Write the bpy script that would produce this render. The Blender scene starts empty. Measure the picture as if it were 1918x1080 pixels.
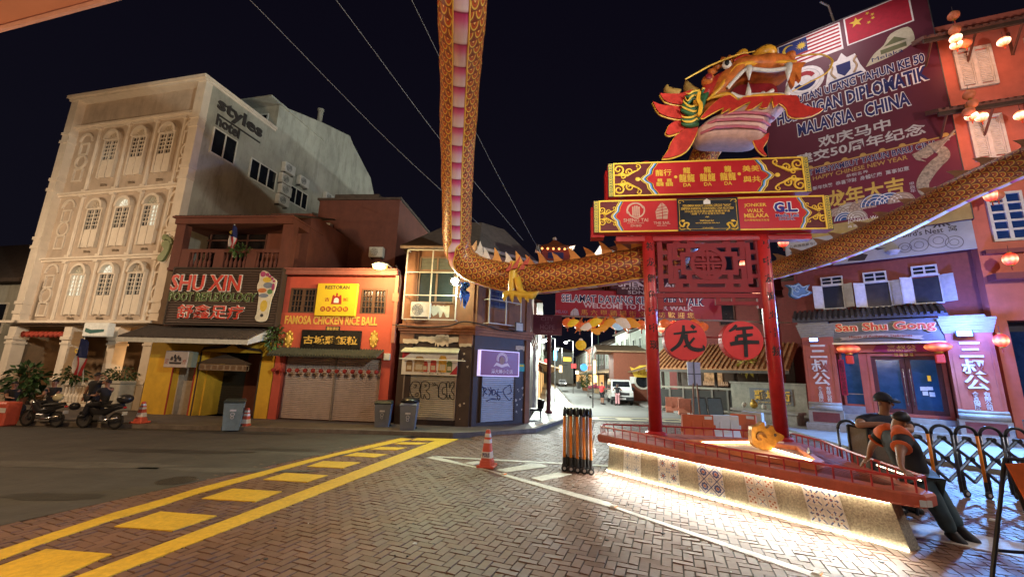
import bpy, bmesh, math, random
from math import sin, cos, pi
from mathutils import Vector,Matrix,noise as mnoise
random.seed(7)
R=math.radians
SC=bpy.context.scene
COL=SC.collection
# ---------------------------------------------------------------- camera
FPX, PITCH, ROLL, CAMH = 770.0, math.atan(160/770.0), R(1.7), 2.2
cam_d=bpy.data.cameras.new("camera");cam=bpy.data.objects.new("camera",cam_d);COL.objects.link(cam)
cam_d.sensor_width=36.0;cam_d.lens=36.0*FPX/1918.0;cam_d.clip_start=0.1;cam_d.clip_end=800
cam.matrix_world=Matrix.Translation((0,0,CAMH)) @ Matrix.Rotation(R(90)+PITCH,4,'X') @ Matrix.Rotation(ROLL,4,'Z')
SC.camera=cam
# ---------------------------------------------------------------- world: night sky over a lit town
W=bpy.data.worlds.new("World");SC.world=W;W.use_nodes=True
nt=W.node_tree;nt.nodes.clear()
wo=nt.nodes.new('ShaderNodeOutputWorld');wb=nt.nodes.new('ShaderNodeBackground')
tc=nt.nodes.new('ShaderNodeTexCoord');sx=nt.nodes.new('ShaderNodeSeparateXYZ');cr=nt.nodes.new('ShaderNodeValToRGB')
nt.links.new(tc.outputs['Generated'],sx.inputs[0]);nt.links.new(sx.outputs['Z'],cr.inputs[0])
cr.color_ramp.elements[0].position=0.0;cr.color_ramp.elements[0].color=(0.0044,0.0042,0.0078,1)
cr.color_ramp.elements[1].position=0.75;cr.color_ramp.elements[1].color=(0.0026,0.0021,0.0052,1)
nt.links.new(cr.outputs[0],wb.inputs[0]);wb.inputs[1].default_value=1.0;nt.links.new(wb.outputs[0],wo.inputs[0])
SC.view_settings.view_transform='Standard';SC.view_settings.look='None'
SC.view_settings.exposure=0.3;SC.view_settings.gamma=1.0
try:
    SC.cycles.use_denoising=True;SC.cycles.max_bounces=6;SC.cycles.diffuse_bounces=3;SC.cycles.glossy_bounces=3
    SC.cycles.sample_clamp_indirect=3.0
except Exception: pass
# ---------------------------------------------------------------- pixel -> world helpers (used to survey the place from the photograph)
def ray(u,v):
    x=(u-959)/FPX;y=-(v-540)/FPX
    c,s=cos(ROLL),sin(ROLL);xr=x*c-y*s;yr=x*s+y*c
    return (xr,cos(PITCH)-yr*sin(PITCH),sin(PITCH)+yr*cos(PITCH))
def G(u, v, z=0.0):
    d=ray(u,v);t=(z-CAMH)/d[2]
    return (d[0]*t,d[1]*t)
def PY(u, v, y):
    d=ray(u,v);t=y/d[1]
    return (d[0]*t,y,CAMH+d[2]*t)
class Fac:
    def __init__(s,A,B):
        s.A=A;L=math.hypot(B[0]-A[0],B[1]-A[1]);s.L=L
        s.d=((B[0]-A[0])/L,(B[1]-A[1])/L);s.n=(-s.d[1],s.d[0]);s.rz=math.atan2(s.d[1],s.d[0])
    def p(s,u,v,y=0.0):
        d=ray(u,v);ax=s.A[0]+s.n[0]*y;ay=s.A[1]+s.n[1]*y
        t=(ax*s.n[0]+ay*s.n[1])/(d[0]*s.n[0]+d[1]*s.n[1])
        return ((d[0]*t-ax)*s.d[0]+(d[1]*t-ay)*s.d[1],CAMH+d[2]*t)
    def r(s,uL,uR,vT,vB,y=0.0):
        um,vm=(uL+uR)/2,(vT+vB)/2
        return (s.p(uL,vm,y)[0],s.p(uR,vm,y)[0],s.p(um,vB,y)[1],s.p(um,vT,y)[1])
    def w(s, x, y=0.0):
        return (s.A[0]+s.d[0]*x+s.n[0]*y,s.A[1]+s.d[1]*x+s.n[1]*y)
HOT=Fac((-25.75,21.25),(-16.4,19.1))
ROW=Fac((-15.8,18.0),(-4.5,16.95))
CNL=Fac((-4.5,17.12),(-1.45,16.9))
CNR=Fac((-1.45,16.9),(0.9,18.85))
SSG=Fac((14.2,20.0),(14.2+0.76*6.5,20.0-0.65*6.5))
ARC=Fac((3.83,11.15),(6.83,10.75))
TWR=Fac((18.9,15.95),(18.9+0.93*7,15.95-0.37*7))
# ---------------------------------------------------------------- materials
def C(h):
    def l(x):
        x /= 255.0
        return x/12.92 if x<=0.04045 else ((x+0.055)/1.055)**2.4
    return tuple(l(int(h[i:i+2],16)) for i in (0,2,4))
MATS={}
def M(name,col=(.5,.5,.5),rough=.7,var=.18,scale=6.0,bump=.0,metal=0.0,emit=None,es=0.0,dirt=0.0,spec=.35,island=0.0,alpha=None,coat=0.0):
    if name in MATS: return MATS[name]
    if isinstance(col,str): col=C(col)
    m=bpy.data.materials.new(name);MATS[name]=m;m.use_nodes=True
    t=m.node_tree;b=t.nodes['Principled BSDF'];N=t.nodes.new;Lk=t.links.new
    b.inputs['Roughness'].default_value=rough;b.inputs['Metallic'].default_value=metal
    b.inputs['Specular IOR Level'].default_value=spec;b.inputs['Coat Weight'].default_value=coat
    co=N('ShaderNodeTexCoord')
    nz=N('ShaderNodeTexNoise');nz.inputs['Scale'].default_value=scale;nz.inputs['Detail'].default_value=6;nz.inputs['Roughness'].default_value=.65
    Lk(co.outputs['Object'],nz.inputs['Vector'])
    r=N('ShaderNodeMapRange');r.inputs[1].default_value=.3;r.inputs[2].default_value=.7
    r.inputs[3].default_value=1-var;r.inputs[4].default_value=1+var*.8;Lk(nz.outputs[0],r.inputs[0])
    mx=N('ShaderNodeVectorMath');mx.operation='SCALE';mx.inputs[0].default_value=col;Lk(r.outputs[0],mx.inputs['Scale'])
    out=mx.outputs[0]
    if dirt>0:
        n2=N('ShaderNodeTexNoise');n2.inputs['Scale'].default_value=.9;n2.inputs['Detail'].default_value=8;n2.inputs['Roughness'].default_value=.75
        mp=N('ShaderNodeMapping');mp.inputs['Scale'].default_value=(2.4,2.4,.55);Lk(co.outputs['Object'],mp.inputs[0]);Lk(mp.outputs[0],n2.inputs['Vector'])
        r2=N('ShaderNodeMapRange');r2.inputs[1].default_value=.48;r2.inputs[2].default_value=.75;r2.inputs[3].default_value=0;r2.inputs[4].default_value=dirt
        Lk(n2.outputs[0],r2.inputs[0]);m2=N('ShaderNodeMix');m2.data_type='RGBA';Lk(r2.outputs[0],m2.inputs[0]);Lk(out,m2.inputs[6]);m2.inputs[7].default_value=(col[0]*.25+.01,col[1]*.25+.009,col[2]*.25+.008,1)
        out=m2.outputs[2]
    if island>0:
        g=N('ShaderNodeNewGeometry');r3=N('ShaderNodeMapRange');r3.inputs[3].default_value=1-island;r3.inputs[4].default_value=1+island
        Lk(g.outputs['Random Per Island'],r3.inputs[0]);m3=N('ShaderNodeVectorMath');m3.operation='SCALE';Lk(out,m3.inputs[0]);Lk(r3.outputs[0],m3.inputs['Scale']);out=m3.outputs[0]
    Lk(out,b.inputs['Base Color'])
    rr=N('ShaderNodeMapRange');rr.inputs[3].default_value=max(.05,rough-.12);rr.inputs[4].default_value=min(1,rough+.12);Lk(nz.outputs[0],rr.inputs[0]);Lk(rr.outputs[0],b.inputs['Roughness'])
    if bump>0:
        bp=N('ShaderNodeBump');bp.inputs['Strength'].default_value=bump;bp.inputs['Distance'].default_value=.02
        n3=N('ShaderNodeTexNoise');n3.inputs['Scale'].default_value=scale*6;n3.inputs['Detail'].default_value=5;Lk(co.outputs['Object'],n3.inputs['Vector'])
        Lk(n3.outputs[0],bp.inputs['Height']);Lk(bp.outputs[0],b.inputs['Normal'])
    if emit is not None:
        if isinstance(emit,str): emit=C(emit)
        b.inputs['Emission Color'].default_value=(*emit,1);b.inputs['Emission Strength'].default_value=es
    if alpha is not None: b.inputs['Alpha'].default_value=alpha
    return m
def glass(name='window_glass',col=(.012,.014,.018),rough=.08):
    return M(name,col,rough=rough,var=.3,spec=.6)
# ---------------------------------------------------------------- things, parts, mesh builder
OFF={}
def setp(o,label=None,cat=None,group=None,kind=None):
    if label: o['label']=label
    if cat: o['category']=cat
    if group: o['group']=group
    if kind: o['kind']=kind
def T(name,label,cat,loc=(0,0,0),rz=0.0,group=None,fac=None,kind=None):
    """an Empty at the thing's base; with fac=, loc is in that facade's local coordinates"""
    o=bpy.data.objects.new(name,None);o.empty_display_size=.1;COL.objects.link(o)
    if fac is not None:
        wx,wy=fac.w(loc[0],loc[1]);o.location=(wx,wy,loc[2]);o.rotation_euler=(0,0,fac.rz+rz);OFF[o]=Vector(loc)
    else:
        o.location=loc;o.rotation_euler=(0,0,rz);OFF[o]=Vector((0,0,0))
    setp(o,label,cat,group,kind);return o
def kids(o): return [c for c in COL.objects if c.parent==o]
def copy_tree(o,parent=None,ch=None):
    if ch is None:
        ch={}
        for c in COL.objects:
            if c.parent: ch.setdefault(c.parent,[]).append(c)
    n=o.copy();COL.objects.link(n);n.parent=parent
    if o in OFF: OFF[n]=OFF[o]
    for c in ch.get(o,[]): copy_tree(c,n,ch)
    return n
class MB:
    def __init__(s): s.v=[];s.f=[];s.m=[];s.sm=[];s.uv={};s.k=0;s.smooth=False
    def add(s,vs,fs):
        b=len(s.v);s.v+=[tuple(v) for v in vs]
        for f in fs: s.f.append([i+b for i in f]);s.m.append(s.k);s.sm.append(s.smooth)
        return s
    def box(s,x0,x1,y0,y1,z0,z1):
        return s.add([(x0,y0,z0),(x1,y0,z0),(x1,y1,z0),(x0,y1,z0),(x0,y0,z1),(x1,y0,z1),(x1,y1,z1),(x0,y1,z1)],
                     [(0,3,2,1),(4,5,6,7),(0,1,5,4),(1,2,6,5),(2,3,7,6),(3,0,4,7)])
    def bev(s,x0,x1,y0,y1,z0,z1,b=.02):
        """box with chamfered edges on all sides"""
        vs=[];
        for z,i in ((z0,b),(z0+b,0),(z1-b,0),(z1,b)):
            a=[(x0+i+b*(i==0)*1,y0+i),(x1-i-b*(i==0),y0+i),(x1-i,y0+i+b*(i==0)),(x1-i,y1-i-b*(i==0)),(x1-i-b*(i==0),y1-i),(x0+i+b*(i==0),y1-i),(x0+i,y1-i-b*(i==0)),(x0+i,y0+i+b*(i==0))]
            vs+=[(p[0],p[1],z) for p in a]
        fs=[tuple(range(7,-1,-1)),tuple(range(24,32))]
        for r in range(3):
            for j in range(8): fs.append((r*8+j,r*8+(j+1)%8,r*8+8+(j+1)%8,r*8+8+j))
        return s.add(vs,fs)
    def pr(s, pts, y0, y1):
        n=len(pts)
        a=sum(pts[i][0]*pts[(i+1)%n][1]-pts[(i+1)%n][0]*pts[i][1] for i in range(n))
        if a<0: pts=pts[::-1]
        if y0>y1: y0,y1=y1,y0
        vs=[(p[0],y0,p[1]) for p in pts]+[(p[0],y1,p[1]) for p in pts]
        return s.add(vs,[tuple(range(n)),tuple(range(2*n-1,n-1,-1))]+[(i,i+n,(i+1)%n+n,(i+1)%n) for i in range(n)])
    def prz(s, pts, z0, z1):
        n=len(pts)
        a=sum(pts[i][0]*pts[(i+1)%n][1]-pts[(i+1)%n][0]*pts[i][1] for i in range(n))
        if a<0: pts=pts[::-1]
        vs=[(p[0],p[1],z0) for p in pts]+[(p[0],p[1],z1) for p in pts]
        return s.add(vs,[tuple(range(n-1,-1,-1)),tuple(range(n,2*n))]+[(i,(i+1)%n,(i+1)%n+n,i+n) for i in range(n)])
    def loft(s,rings,cap=True,closed=True):
        n=len(rings[0]);vs=[p for r in rings for p in r];fs=[]
        for i in range(len(rings)-1):
            for j in range(n if closed else n-1):
                fs.append((i*n+j,i*n+(j+1)%n,(i+1)*n+(j+1)%n,(i+1)*n+j))
        if cap and closed: fs+=[tuple(range(n-1,-1,-1)),tuple(range((len(rings)-1)*n,len(rings)*n))]
        return s.add(vs,fs)
    def tube(s,path,r,n=8,cap=True):
        P=[Vector(p) for p in path];rings=[];up=None
        rs=r if isinstance(r,(list,tuple)) else [r]*len(P)
        for i,p in enumerate(P):
            d=(P[min(i+1,len(P)-1)]-P[max(i-1,0)]).normalized()
            if up is None:
                up=Vector((0,0,1)) if abs(d.z)<.9 else Vector((1,0,0))
            a=d.cross(up).normalized();up=a.cross(d).normalized()
            rings.append([tuple(p+(a*cos(2*pi*k/n)+up*sin(2*pi*k/n))*rs[i]) for k in range(n)])
        return s.loft(rings,cap)
    def cyl(s,p0,p1,r0,r1=None,n=12): return s.tube([p0,p1],[r0,r0 if r1 is None else r1],n)
    def lathe(s,prof,c=(0,0,0),n=16,axis='z'):
        rings=[]
        for r,z in prof:
            ring=[]
            for k in range(n):
                a=2*pi*k/n;x,y=r*cos(a),r*sin(a)
                q=(x,y,z) if axis=='z' else ((x,z,-y) if axis=='y' else (z,x,y))
                ring.append((c[0]+q[0],c[1]+q[1],c[2]+q[2]))
            rings.append(ring)
        return s.loft(rings)
    def sph(s,c,r,nu=12,nv=8):
        if not isinstance(r,(tuple,list)): r=(r,r,r)
        rings=[]
        for i in range(nv+1):
            t=pi*(i+.02*(i==0)-.02*(i==nv))/nv;rings.append([(c[0]+r[0]*sin(t)*cos(2*pi*k/nu),c[1]+r[1]*sin(t)*sin(2*pi*k/nu),c[2]-r[2]*cos(t)) for k in range(nu)])
        return s.loft(rings)
    def ringz(s, c, r, t, y0, y1, n=24, a0=0.0, a1=2*math.pi):
        full=abs(a1-a0-2*pi)<1e-6;k=n if full else n+1
        A=[a0+(a1-a0)*i/n for i in range(k)]
        rings=[[(c[0]+q*cos(a),y,c[1]+q*sin(a)) for q,y in ((r,y0),(r+t,y0),(r+t,y1),(r,y1))] for a in A]
        if full: rings.append(rings[0])
        return s.loft(rings,cap=not full)
    def xf(s,mat,start=0):
        for i in range(start,len(s.v)): s.v[i]=tuple(mat @ Vector(s.v[i]))
        return s
    def build(s,name,mat,parent=None,label=None,kind=None,loc=None,fix=True):
        me=bpy.data.meshes.new(name);off=OFF.get(parent,Vector((0,0,0))) if parent is not None else Vector((0,0,0))
        if loc is not None: off=Vector(loc)
        me.from_pydata([(v[0]-off[0],v[1]-off[1],v[2]-off[2]) for v in s.v],[],s.f)
        for mm in (mat if isinstance(mat,(list,tuple)) else [mat]): me.materials.append(mm)
        me.polygons.foreach_set('material_index',s.m);me.polygons.foreach_set('use_smooth',s.sm)
        if s.uv:
            ul=me.uv_layers.new(name='UVMap')
            for lp in me.loops: ul.data[lp.index].uv=s.uv.get(lp.vertex_index,(0,0))
        if fix:
            bm=bmesh.new();bm.from_mesh(me);bmesh.ops.recalc_face_normals(bm,faces=bm.faces[:]);bm.to_mesh(me);bm.free()
        me.update()
        o=bpy.data.objects.new(name,me);COL.objects.link(o)
        if parent is not None: o.parent=parent;OFF[o]=off
        if loc is not None and parent is None: o.location=loc;OFF[o]=off
        setp(o,label,None,None,kind);return o
def one(name,mb,mat,label,cat,loc=(0,0,0),group=None,kind=None):
    o=mb.build(name,mat,None,loc=loc);setp(o,label,cat,group,kind);return o
def text(par,body,x0,x1,z0,z1,mat,y=0.0,off=0.0,ext=.004,name='lettering',shear=0.0,rot=0.0,keep=False,out=None,vert=False):
    """fit body in the box x0..x1, z0..z1 (keep=True keeps the glyph proportions); out=(material, offset) adds an outline sheet behind"""
    res=[]
    for pas in ((0,1) if out else (1,)):
        c=bpy.data.curves.new('t','FONT');c.body='\n'.join(body) if vert else body;c.align_x='CENTER'
        c.offset=off+(out[1] if (out and pas==0) else 0);c.extrude=0.02;c.shear=shear;c.resolution_u=2
        if vert: c.space_line=.95
        o=bpy.data.objects.new('t',c);COL.objects.link(o)
        me=bpy.data.meshes.new_from_object(o.evaluated_get(bpy.context.evaluated_depsgraph_get()))
        bpy.data.objects.remove(o);bpy.data.curves.remove(c)
        if not me.vertices: return None
        xs=[v.co.x for v in me.vertices];ys=[v.co.y for v in me.vertices]
        if pas==1 or not res:
            a,b,cc,d=min(xs),max(xs),min(ys),max(ys)
            if out and pas==0: e=out[1];a+=e;b-=e;cc+=e;d-=e
            sx=(x1-x0)/max(b-a,1e-4);sz=(z1-z0)/max(d-cc,1e-4)
            if keep: sx=sz=min(sx,sz)
        ca,cb=(a+b)/2,(cc+d)/2;mxx,mz=(x0+x1)/2,(z0+z1)/2
        P=OFF.get(par,Vector((0,0,0)));cr,sr=cos(rot),sin(rot)
        e=ext*(.5 if (out and pas==0) else 1)
        for v in me.vertices:
            lx,lz,ly=(v.co.x-ca)*sx,(v.co.y-cb)*sz,v.co.z
            v.co=(mxx+lx*cr-lz*sr-P.x,y-(ly/.02+1)*.5*e-(.002 if pas==1 and out else 0)-P.y,mz+lx*sr+lz*cr-P.z)
        me.materials.clear();me.materials.append(out[0] if (out and pas==0) else mat);me.update()
        n='lettering_outline' if (out and pas==0) else name
        t=bpy.data.objects.new(n,me);COL.objects.link(t);t.parent=par;OFF[t]=P;res.append(t)
    return res[-1]
def lamp(name,par,kind,loc,energy,col,size=.1,spot=None,aim=None,blend=.6,local=True):
    d=bpy.data.lights.new(name,kind);d.energy=energy;d.color=col if not isinstance(col,str) else C(col)
    if kind in ('POINT','SPOT'): d.shadow_soft_size=size
    if kind=='AREA': d.size=size
    if kind=='SPOT': d.spot_size=R(spot or 90);d.spot_blend=blend
    o=bpy.data.objects.new(name,d);COL.objects.link(o);P=OFF.get(par,Vector((0,0,0))) if par is not None else Vector((0,0,0))
    o.location=Vector(loc)-P
    if aim is not None:
        q=(Vector(aim)-Vector(loc)).to_track_quat('-Z','Y');o.rotation_mode='QUATERNION';o.rotation_quaternion=q
    if par is not None: o.parent=par
    return o
def arc(cx,cz,r,a0,a1,n=10,rz=None):
    return [(cx+r*cos(R(a0+(a1-a0)*i/n)),cz+(rz or r)*sin(R(a0+(a1-a0)*i/n))) for i in range(n+1)]
def rectpts(x0,x1,z0,z1): return [(x0,z0),(x1,z0),(x1,z1),(x0,z1)]
def frame(mb,x0,x1,z0,z1,t,y0,y1):
    mb.box(x0,x0+t,y0,y1,z0,z1);mb.box(x1-t,x1,y0,y1,z0,z1);mb.box(x0+t,x1-t,y0,y1,z0,z0+t);mb.box(x0+t,x1-t,y0,y1,z1-t,z1)
def bezier(pts, n=8):
    P=[Vector(p) for p in pts];P=[P[0]*2-P[1]]+P+[P[-1]*2-P[-2]];out=[]
    for i in range(1,len(P)-2):
        for k in range(n):
            t=k/n;a,b,c,d=P[i-1],P[i],P[i+1],P[i+2]
            out.append(.5*((2*b)+(c-a)*t+(2*a-5*b+4*c-d)*t*t+(3*b-a-3*c+d)*t**3))
    out.append(P[-2].copy());return out
# ---------------------------------------------------------------- ground, roads, pavements, markings
def sheet(name,pts,z,mat,kind='structure',thick=None,label=None):
    mb=MB()
    if thick: mb.prz(pts,z-thick,z)
    else: mb.add([(p[0],p[1],z) for p in pts],[tuple(range(len(pts)))])
    o=mb.build(name,mat,None,kind=kind,label=label,fix=bool(thick))
    if not thick and o.data.polygons[0].normal.z<0: o.data.flip_normals()
    return o
asph=M('asphalt',(.060,.056,.050),rough=.82,var=.3,scale=1.1,bump=.5,dirt=.55)
sheet('ground',[(-400,-200),(400,-200),(400,600),(-400,600)],-.05,M('ground_dark',(.045,.042,.04),rough=.9,var=.3,scale=.5))
S0,S1=G(0,975),G(715,821)
sd=((S1[0]-S0[0]),(S1[1]-S0[1]))
far0=(S0[0]-sd[0]*1.2,S0[1]-sd[1]*1.2)
sheet('road',[(-90,-25),(far0[0]-2.6,-25),(far0[0]+.24,far0[1]-.1),(S0[0]+.24,S0[1]-.1),(S1[0]+.24,S1[1]-.1),(S1[0]+.9,15.05),(-90,15.2)],.0045,asph)
BW=.125
def bricks():
    a=R(90-21);ca,sa=cos(a),sin(a)
    vs,fs=[],[];g=.0042;bv=.005
    nx,ny=sd[1],-sd[0]
    def put(x0,y0,x1,y1):
        cx,cy=(x0+x1)/2*BW,(y0+y1)/2*BW
        wx,wy=cx*ca-cy*sa,cx*sa+cy*ca+10
        if wy<3.2 or wy>21.6 or wx>15 or wx<-9: return
        if (wx-S0[0])*nx+(wy-S0[1])*ny < 0: return
        if wy > 14.6 and wx < -1.2: return
        if wx<1.2+.33*(wy-15.5) and wy>16.4 : return
        if abs(wx)>wy*1.55+1.5: return
        hx,hy=(x1-x0)/2*BW-g,(y1-y0)/2*BW-g;dz=random.uniform(-.002,.002);tx,ty=random.uniform(-.004,.004),random.uniform(-.004,.004)
        b=len(vs)
        for k,z in ((0,-.03),(bv,0)):
            for sx_,sy_ in ((-1,-1),(1,-1),(1,1),(-1,1)):
                lx,ly=cx+sx_*(hx-k),cy+sy_*(hy-k)
                vs.append((lx*ca-ly*sa,lx*sa+ly*ca+10,z+(dz+tx*sx_+ty*sy_ if k else 0)))
        fs.append((b+4,b+5,b+6,b+7))
        for j in range(4): fs.append((b+j,b+(j+1)%4,b+4+(j+1)%4,b+4+j))
    n=160
    for i in range(-n,n):
        for j in range(-n//2,n//2):
            ox,oy=i+2*j,i-2*j
            if abs(ox)>130 or abs(oy)>130: continue
            put(ox,oy,ox+2,oy+1);put(ox+2,oy-1,ox+3,oy+1)
    mb=MB();mb.v=vs;mb.f=fs;mb.m=[0]*len(fs);mb.sm=[False]*len(fs)
    return mb.build('brick_paving',M('paver_brick',(.150,.084,.058),rough=.62,var=.25,scale=1.1,bump=.35,island=.11,dirt=.45),None,kind='structure',fix=False)
bricks()
sheet('plaza',[far0,(far0[0]-3,-25),(60,-25),(60,30),(9,24.5),(4.3,24.5),(1.0,18),(-1.2,15),S1,S0],-.009,M('joint_sand',(.055,.042,.034),rough=.95,var=.4,scale=8))
rg=random.Random(12)
def blotch(name,cx,cy,rx,ry,z,mat,n=18,rot=0.0):
    P=[]
    for i in range(n): a=2*pi*i/n;q=rg.uniform(.65,1.1);x,y=rx*q*cos(a),ry*q*sin(a);P.append((cx+x*cos(rot)-y*sin(rot),cy+x*sin(rot)+y*cos(rot)))
    return sheet(name,P,z,mat)
tar,tar2=M('tar_patch',(.028,.026,.024),rough=.7,var=.35,scale=2,bump=.4),M('worn_asphalt',(.085,.080,.070),rough=.85,var=.35,scale=2,bump=.4,dirt=.4)
for u,v,rx,ry,m_ in ((330,845,2.2,.28,tar),(520,842,1.3,.2,tar),(470,812,1.6,.18,tar),(150,870,2.6,.35,tar2),(430,880,1.8,.25,tar2),(560,850,1.5,.2,tar2),(90,930,.9,.2,tar),(230,800,2.5,.16,tar)): x,y=G(u,v);blotch('road_patch',x,y,rx,ry,.0085,m_,22,.05)
x,y=G(330,900);sheet('manhole_cover',[(x+.32*cos(a*.26),y+.32*sin(a*.26)) for a in range(24)],.0088,M('cast_iron',(.05,.045,.04),rough=.5,metal=.6,var=.4,scale=30,bump=.6))
mb=MB();mb2=MB()
for k in range(150):
    x,y=rg.uniform(-4,7),rg.uniform(4.2,15);r_=rg.uniform(.012,.034);(mb if k%5 else mb2).prz([(x+r_*rg.uniform(.6,1.1)*cos(a*.9),y+r_*rg.uniform(.6,1.1)*sin(a*.9)) for a in range(7)],-.01,.0055)
mb.build('gum_spots',M('gum_dark',(.03,.026,.024),rough=.7),None,kind='stuff');mb2.build('litter_specks',M('litter_pale',(.4,.38,.34),rough=.8),None,kind='stuff')
yel=M('yellow_paint',(.62,.40,.03),rough=.6,var=.22,scale=14,bump=.4,dirt=.4)
wht=M('white_road_paint',(.52,.50,.45),rough=.6,var=.22,scale=14,bump=.4,dirt=.5)
def mark(pts,mat,name,k=None,o=(0,0)):
    if k: pts=[(p[0]/k+o[0],p[1]/k+o[1]) for p in pts]
    mb=MB();w=[G(*p) for p in pts];mb.prz(w,-.01,.0125 if 'block' in name or 'stripe' in name else .0095);return mb.build(name,mat,None,kind='structure')
def ext(p,q,t): return (p[0]+(q[0]-p[0])*t,p[1]+(q[1]-p[1])*t)
mark([(-40,1044),(0,1030),(213,960),(303,935),(371,914),(494,882),(575,861),(643,845),(751,820),(772,822),(643,850),(575,867),(494,890),(371,924),(303,947),(213,973),(80,1018),(0,1049),(-40,1063)],yel,'yellow_line')
mark([(62,1110),(826,821),(859,822),(127,1110)],yel,'yellow_line')
for b in ([(185,530),(445,550),(160,675),(-120,675),(-120,640)],[(455,440),(640,380),(865,397),(690,457)],[(805,328),(930,288),(1125,300),(1020,340)],
          [(1050,252),(1140,225),(1310,235),(1225,262)],[(1225,199),(1290,178),(1440,183),(1370,206)],[(1370,157),(1425,144),(1550,151),(1495,163)],
          [(1475,131),(1520,121),(1625,124),(1580,134)],[(1575,110),(1600,102),(1710,104),(1675,112)],[(1640,95),(1665,86),(1768,88),(1740,97)]):
    mark(b,yel,'yellow_block',2.131,(0,780))
Z=(4.567,(780,740))
mark([(150,520),(780,680),(1640,913),(1500,913),(740,690),(600,640),(85,535)],wht,'white_line',*Z)
mark([(1139,940),(1158,950),(1550,1080),(1620,1103),(1580,1103),(1520,1080),(1145,950),(1108,940)],wht,'white_line')
mark([(130,518),(1640,598),(1640,612),(150,530)],wht,'white_line',*Z)
mark([(405,580),(520,565),(600,572),(480,597)],wht,'white_stripe',*Z)
mark([(685,640),(960,590),(905,580),(1060,585),(1125,612),(770,660)],wht,'white_stripe',*Z)
mark([(980,710),(1210,660),(1330,675),(1070,735)],wht,'white_stripe',*Z)
mark([(1560,955),(1640,965),(1918,1018),(1918,1045),(1640,990)],wht,'white_line')
pave=M('footpath_slab',(.11,.095,.085),rough=.75,var=.3,scale=1.6,bump=.4,dirt=.4)
kerb=M('kerb_stone',(.16,.14,.12),rough=.8,var=.3,scale=3,bump=.4,dirt=.4)
K=[(-60,15.2),(-16.9,14.75),(-5.7,15.05),(-1.9,15.05),(-.55,15.75),(1.1,16.9),(4.2,24.4),(7.4,60),(12.5,120)]
IN=[(-60,15.38),(-16.9,14.93),(-5.7,15.23),(-1.95,15.23),(-.68,15.88),(.95,17.0),(4.02,24.45),(7.2,60),(12.3,120)]
mb=MB()
for i in range(len(K)-1): mb.prz([K[i],K[i+1],IN[i+1],IN[i]],-.05,.14)
mb.build('kerb',kerb,None,kind='structure')
sheet('footpath',[*IN[:6],(.85,18.9),(-1.4,17.0),(-4.5,17.3),(-15.8,18.2),(-16.3,19.4),(-25.7,21.5),(-60,30)],.136,pave,thick=.18)
tile=M('pale_pavement_tile',(.36,.36,.33),rough=.5,var=.12,scale=2,bump=.1,island=.12)
mb=MB()
def lerp(a,b,t): return (a[0]+(b[0]-a[0])*t,a[1]+(b[1]-a[1])*t)
La,Lb,Lc=(.95,17.0),(4.02,24.45),(12.3,120)
Ra,Rb,Rc=(.86,18.9),(1.5,24.6),(9.6,120)
mb2=MB()
def strip(a0,a1,b0,b1,n,m):
    for i in range(n):
        for j in range(m):
            q=[]
            for (ii,jj) in ((i+.03,j+.02),(i+.97,j+.02),(i+.97,j+.98),(i+.03,j+.98)):
                q.append(lerp(lerp(a0,a1,ii/n),lerp(b0,b1,ii/n),jj/m))
            (mb2 if j==0 else mb).prz(q,.10,.142+random.uniform(0,.003))
strip(La,Lb,Ra,Rb,14,5);strip(Lb,Lc,Rb,Rc,120,5)
mb.build('pavement_tiles',tile,None,kind='structure')
mb2.build('pavement_border',M('ochre_tile',(.42,.30,.17),rough=.5,var=.2,scale=3,island=.2),None,kind='structure')
sheet('pavement_bed',[La,Lb,Lc,Rc,Rb,Ra],.12,kerb,thick=.16)
sheet('side_street',[(4.2,24.4),(7.4,60),(12.5,120),(16,120),(13.0,60),(10.4,33),(20,33),(22,24.2)],-.003,M('street_asphalt',(.15,.15,.145),rough=.7,var=.2,scale=.8,bump=.4,dirt=.25))
ck=M('crossing_pale',(.42,.38,.24),rough=.6,var=.15,scale=4,bump=.2,dirt=.2);cd=M('crossing_dark',(.03,.03,.03),rough=.6)
c0,c1,c2,c3=(3.3,22.3),(22,22.3),(22,24.0),(4.1,24.0)
sheet('crossing_band',[c0,c1,c2,c3],.004,ck)
for i in range(7):
    x=4.9+i*1.75
    sheet('crossing_block',[(x,22.75),(x+.95,22.75),(x+.95,23.55),(x,23.55)],.009,cd)
RK=[(11.8,14.6),(13.5,19.0),(11.6,24.5),(11.2,33),(13.0,60),(16,120)]
sheet('right_pavement',[(30,3),(13.6,9.4),(11.6,14.8),(12.6,19.2),(11.3,24.5),(10.6,33.2),(13.2,60),(16.2,120),(30,120),(60,40)],.13,M('grey_paving',(.22,.21,.20),rough=.7,var=.2,scale=2,bump=.3,dirt=.3),thick=.17)
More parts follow.
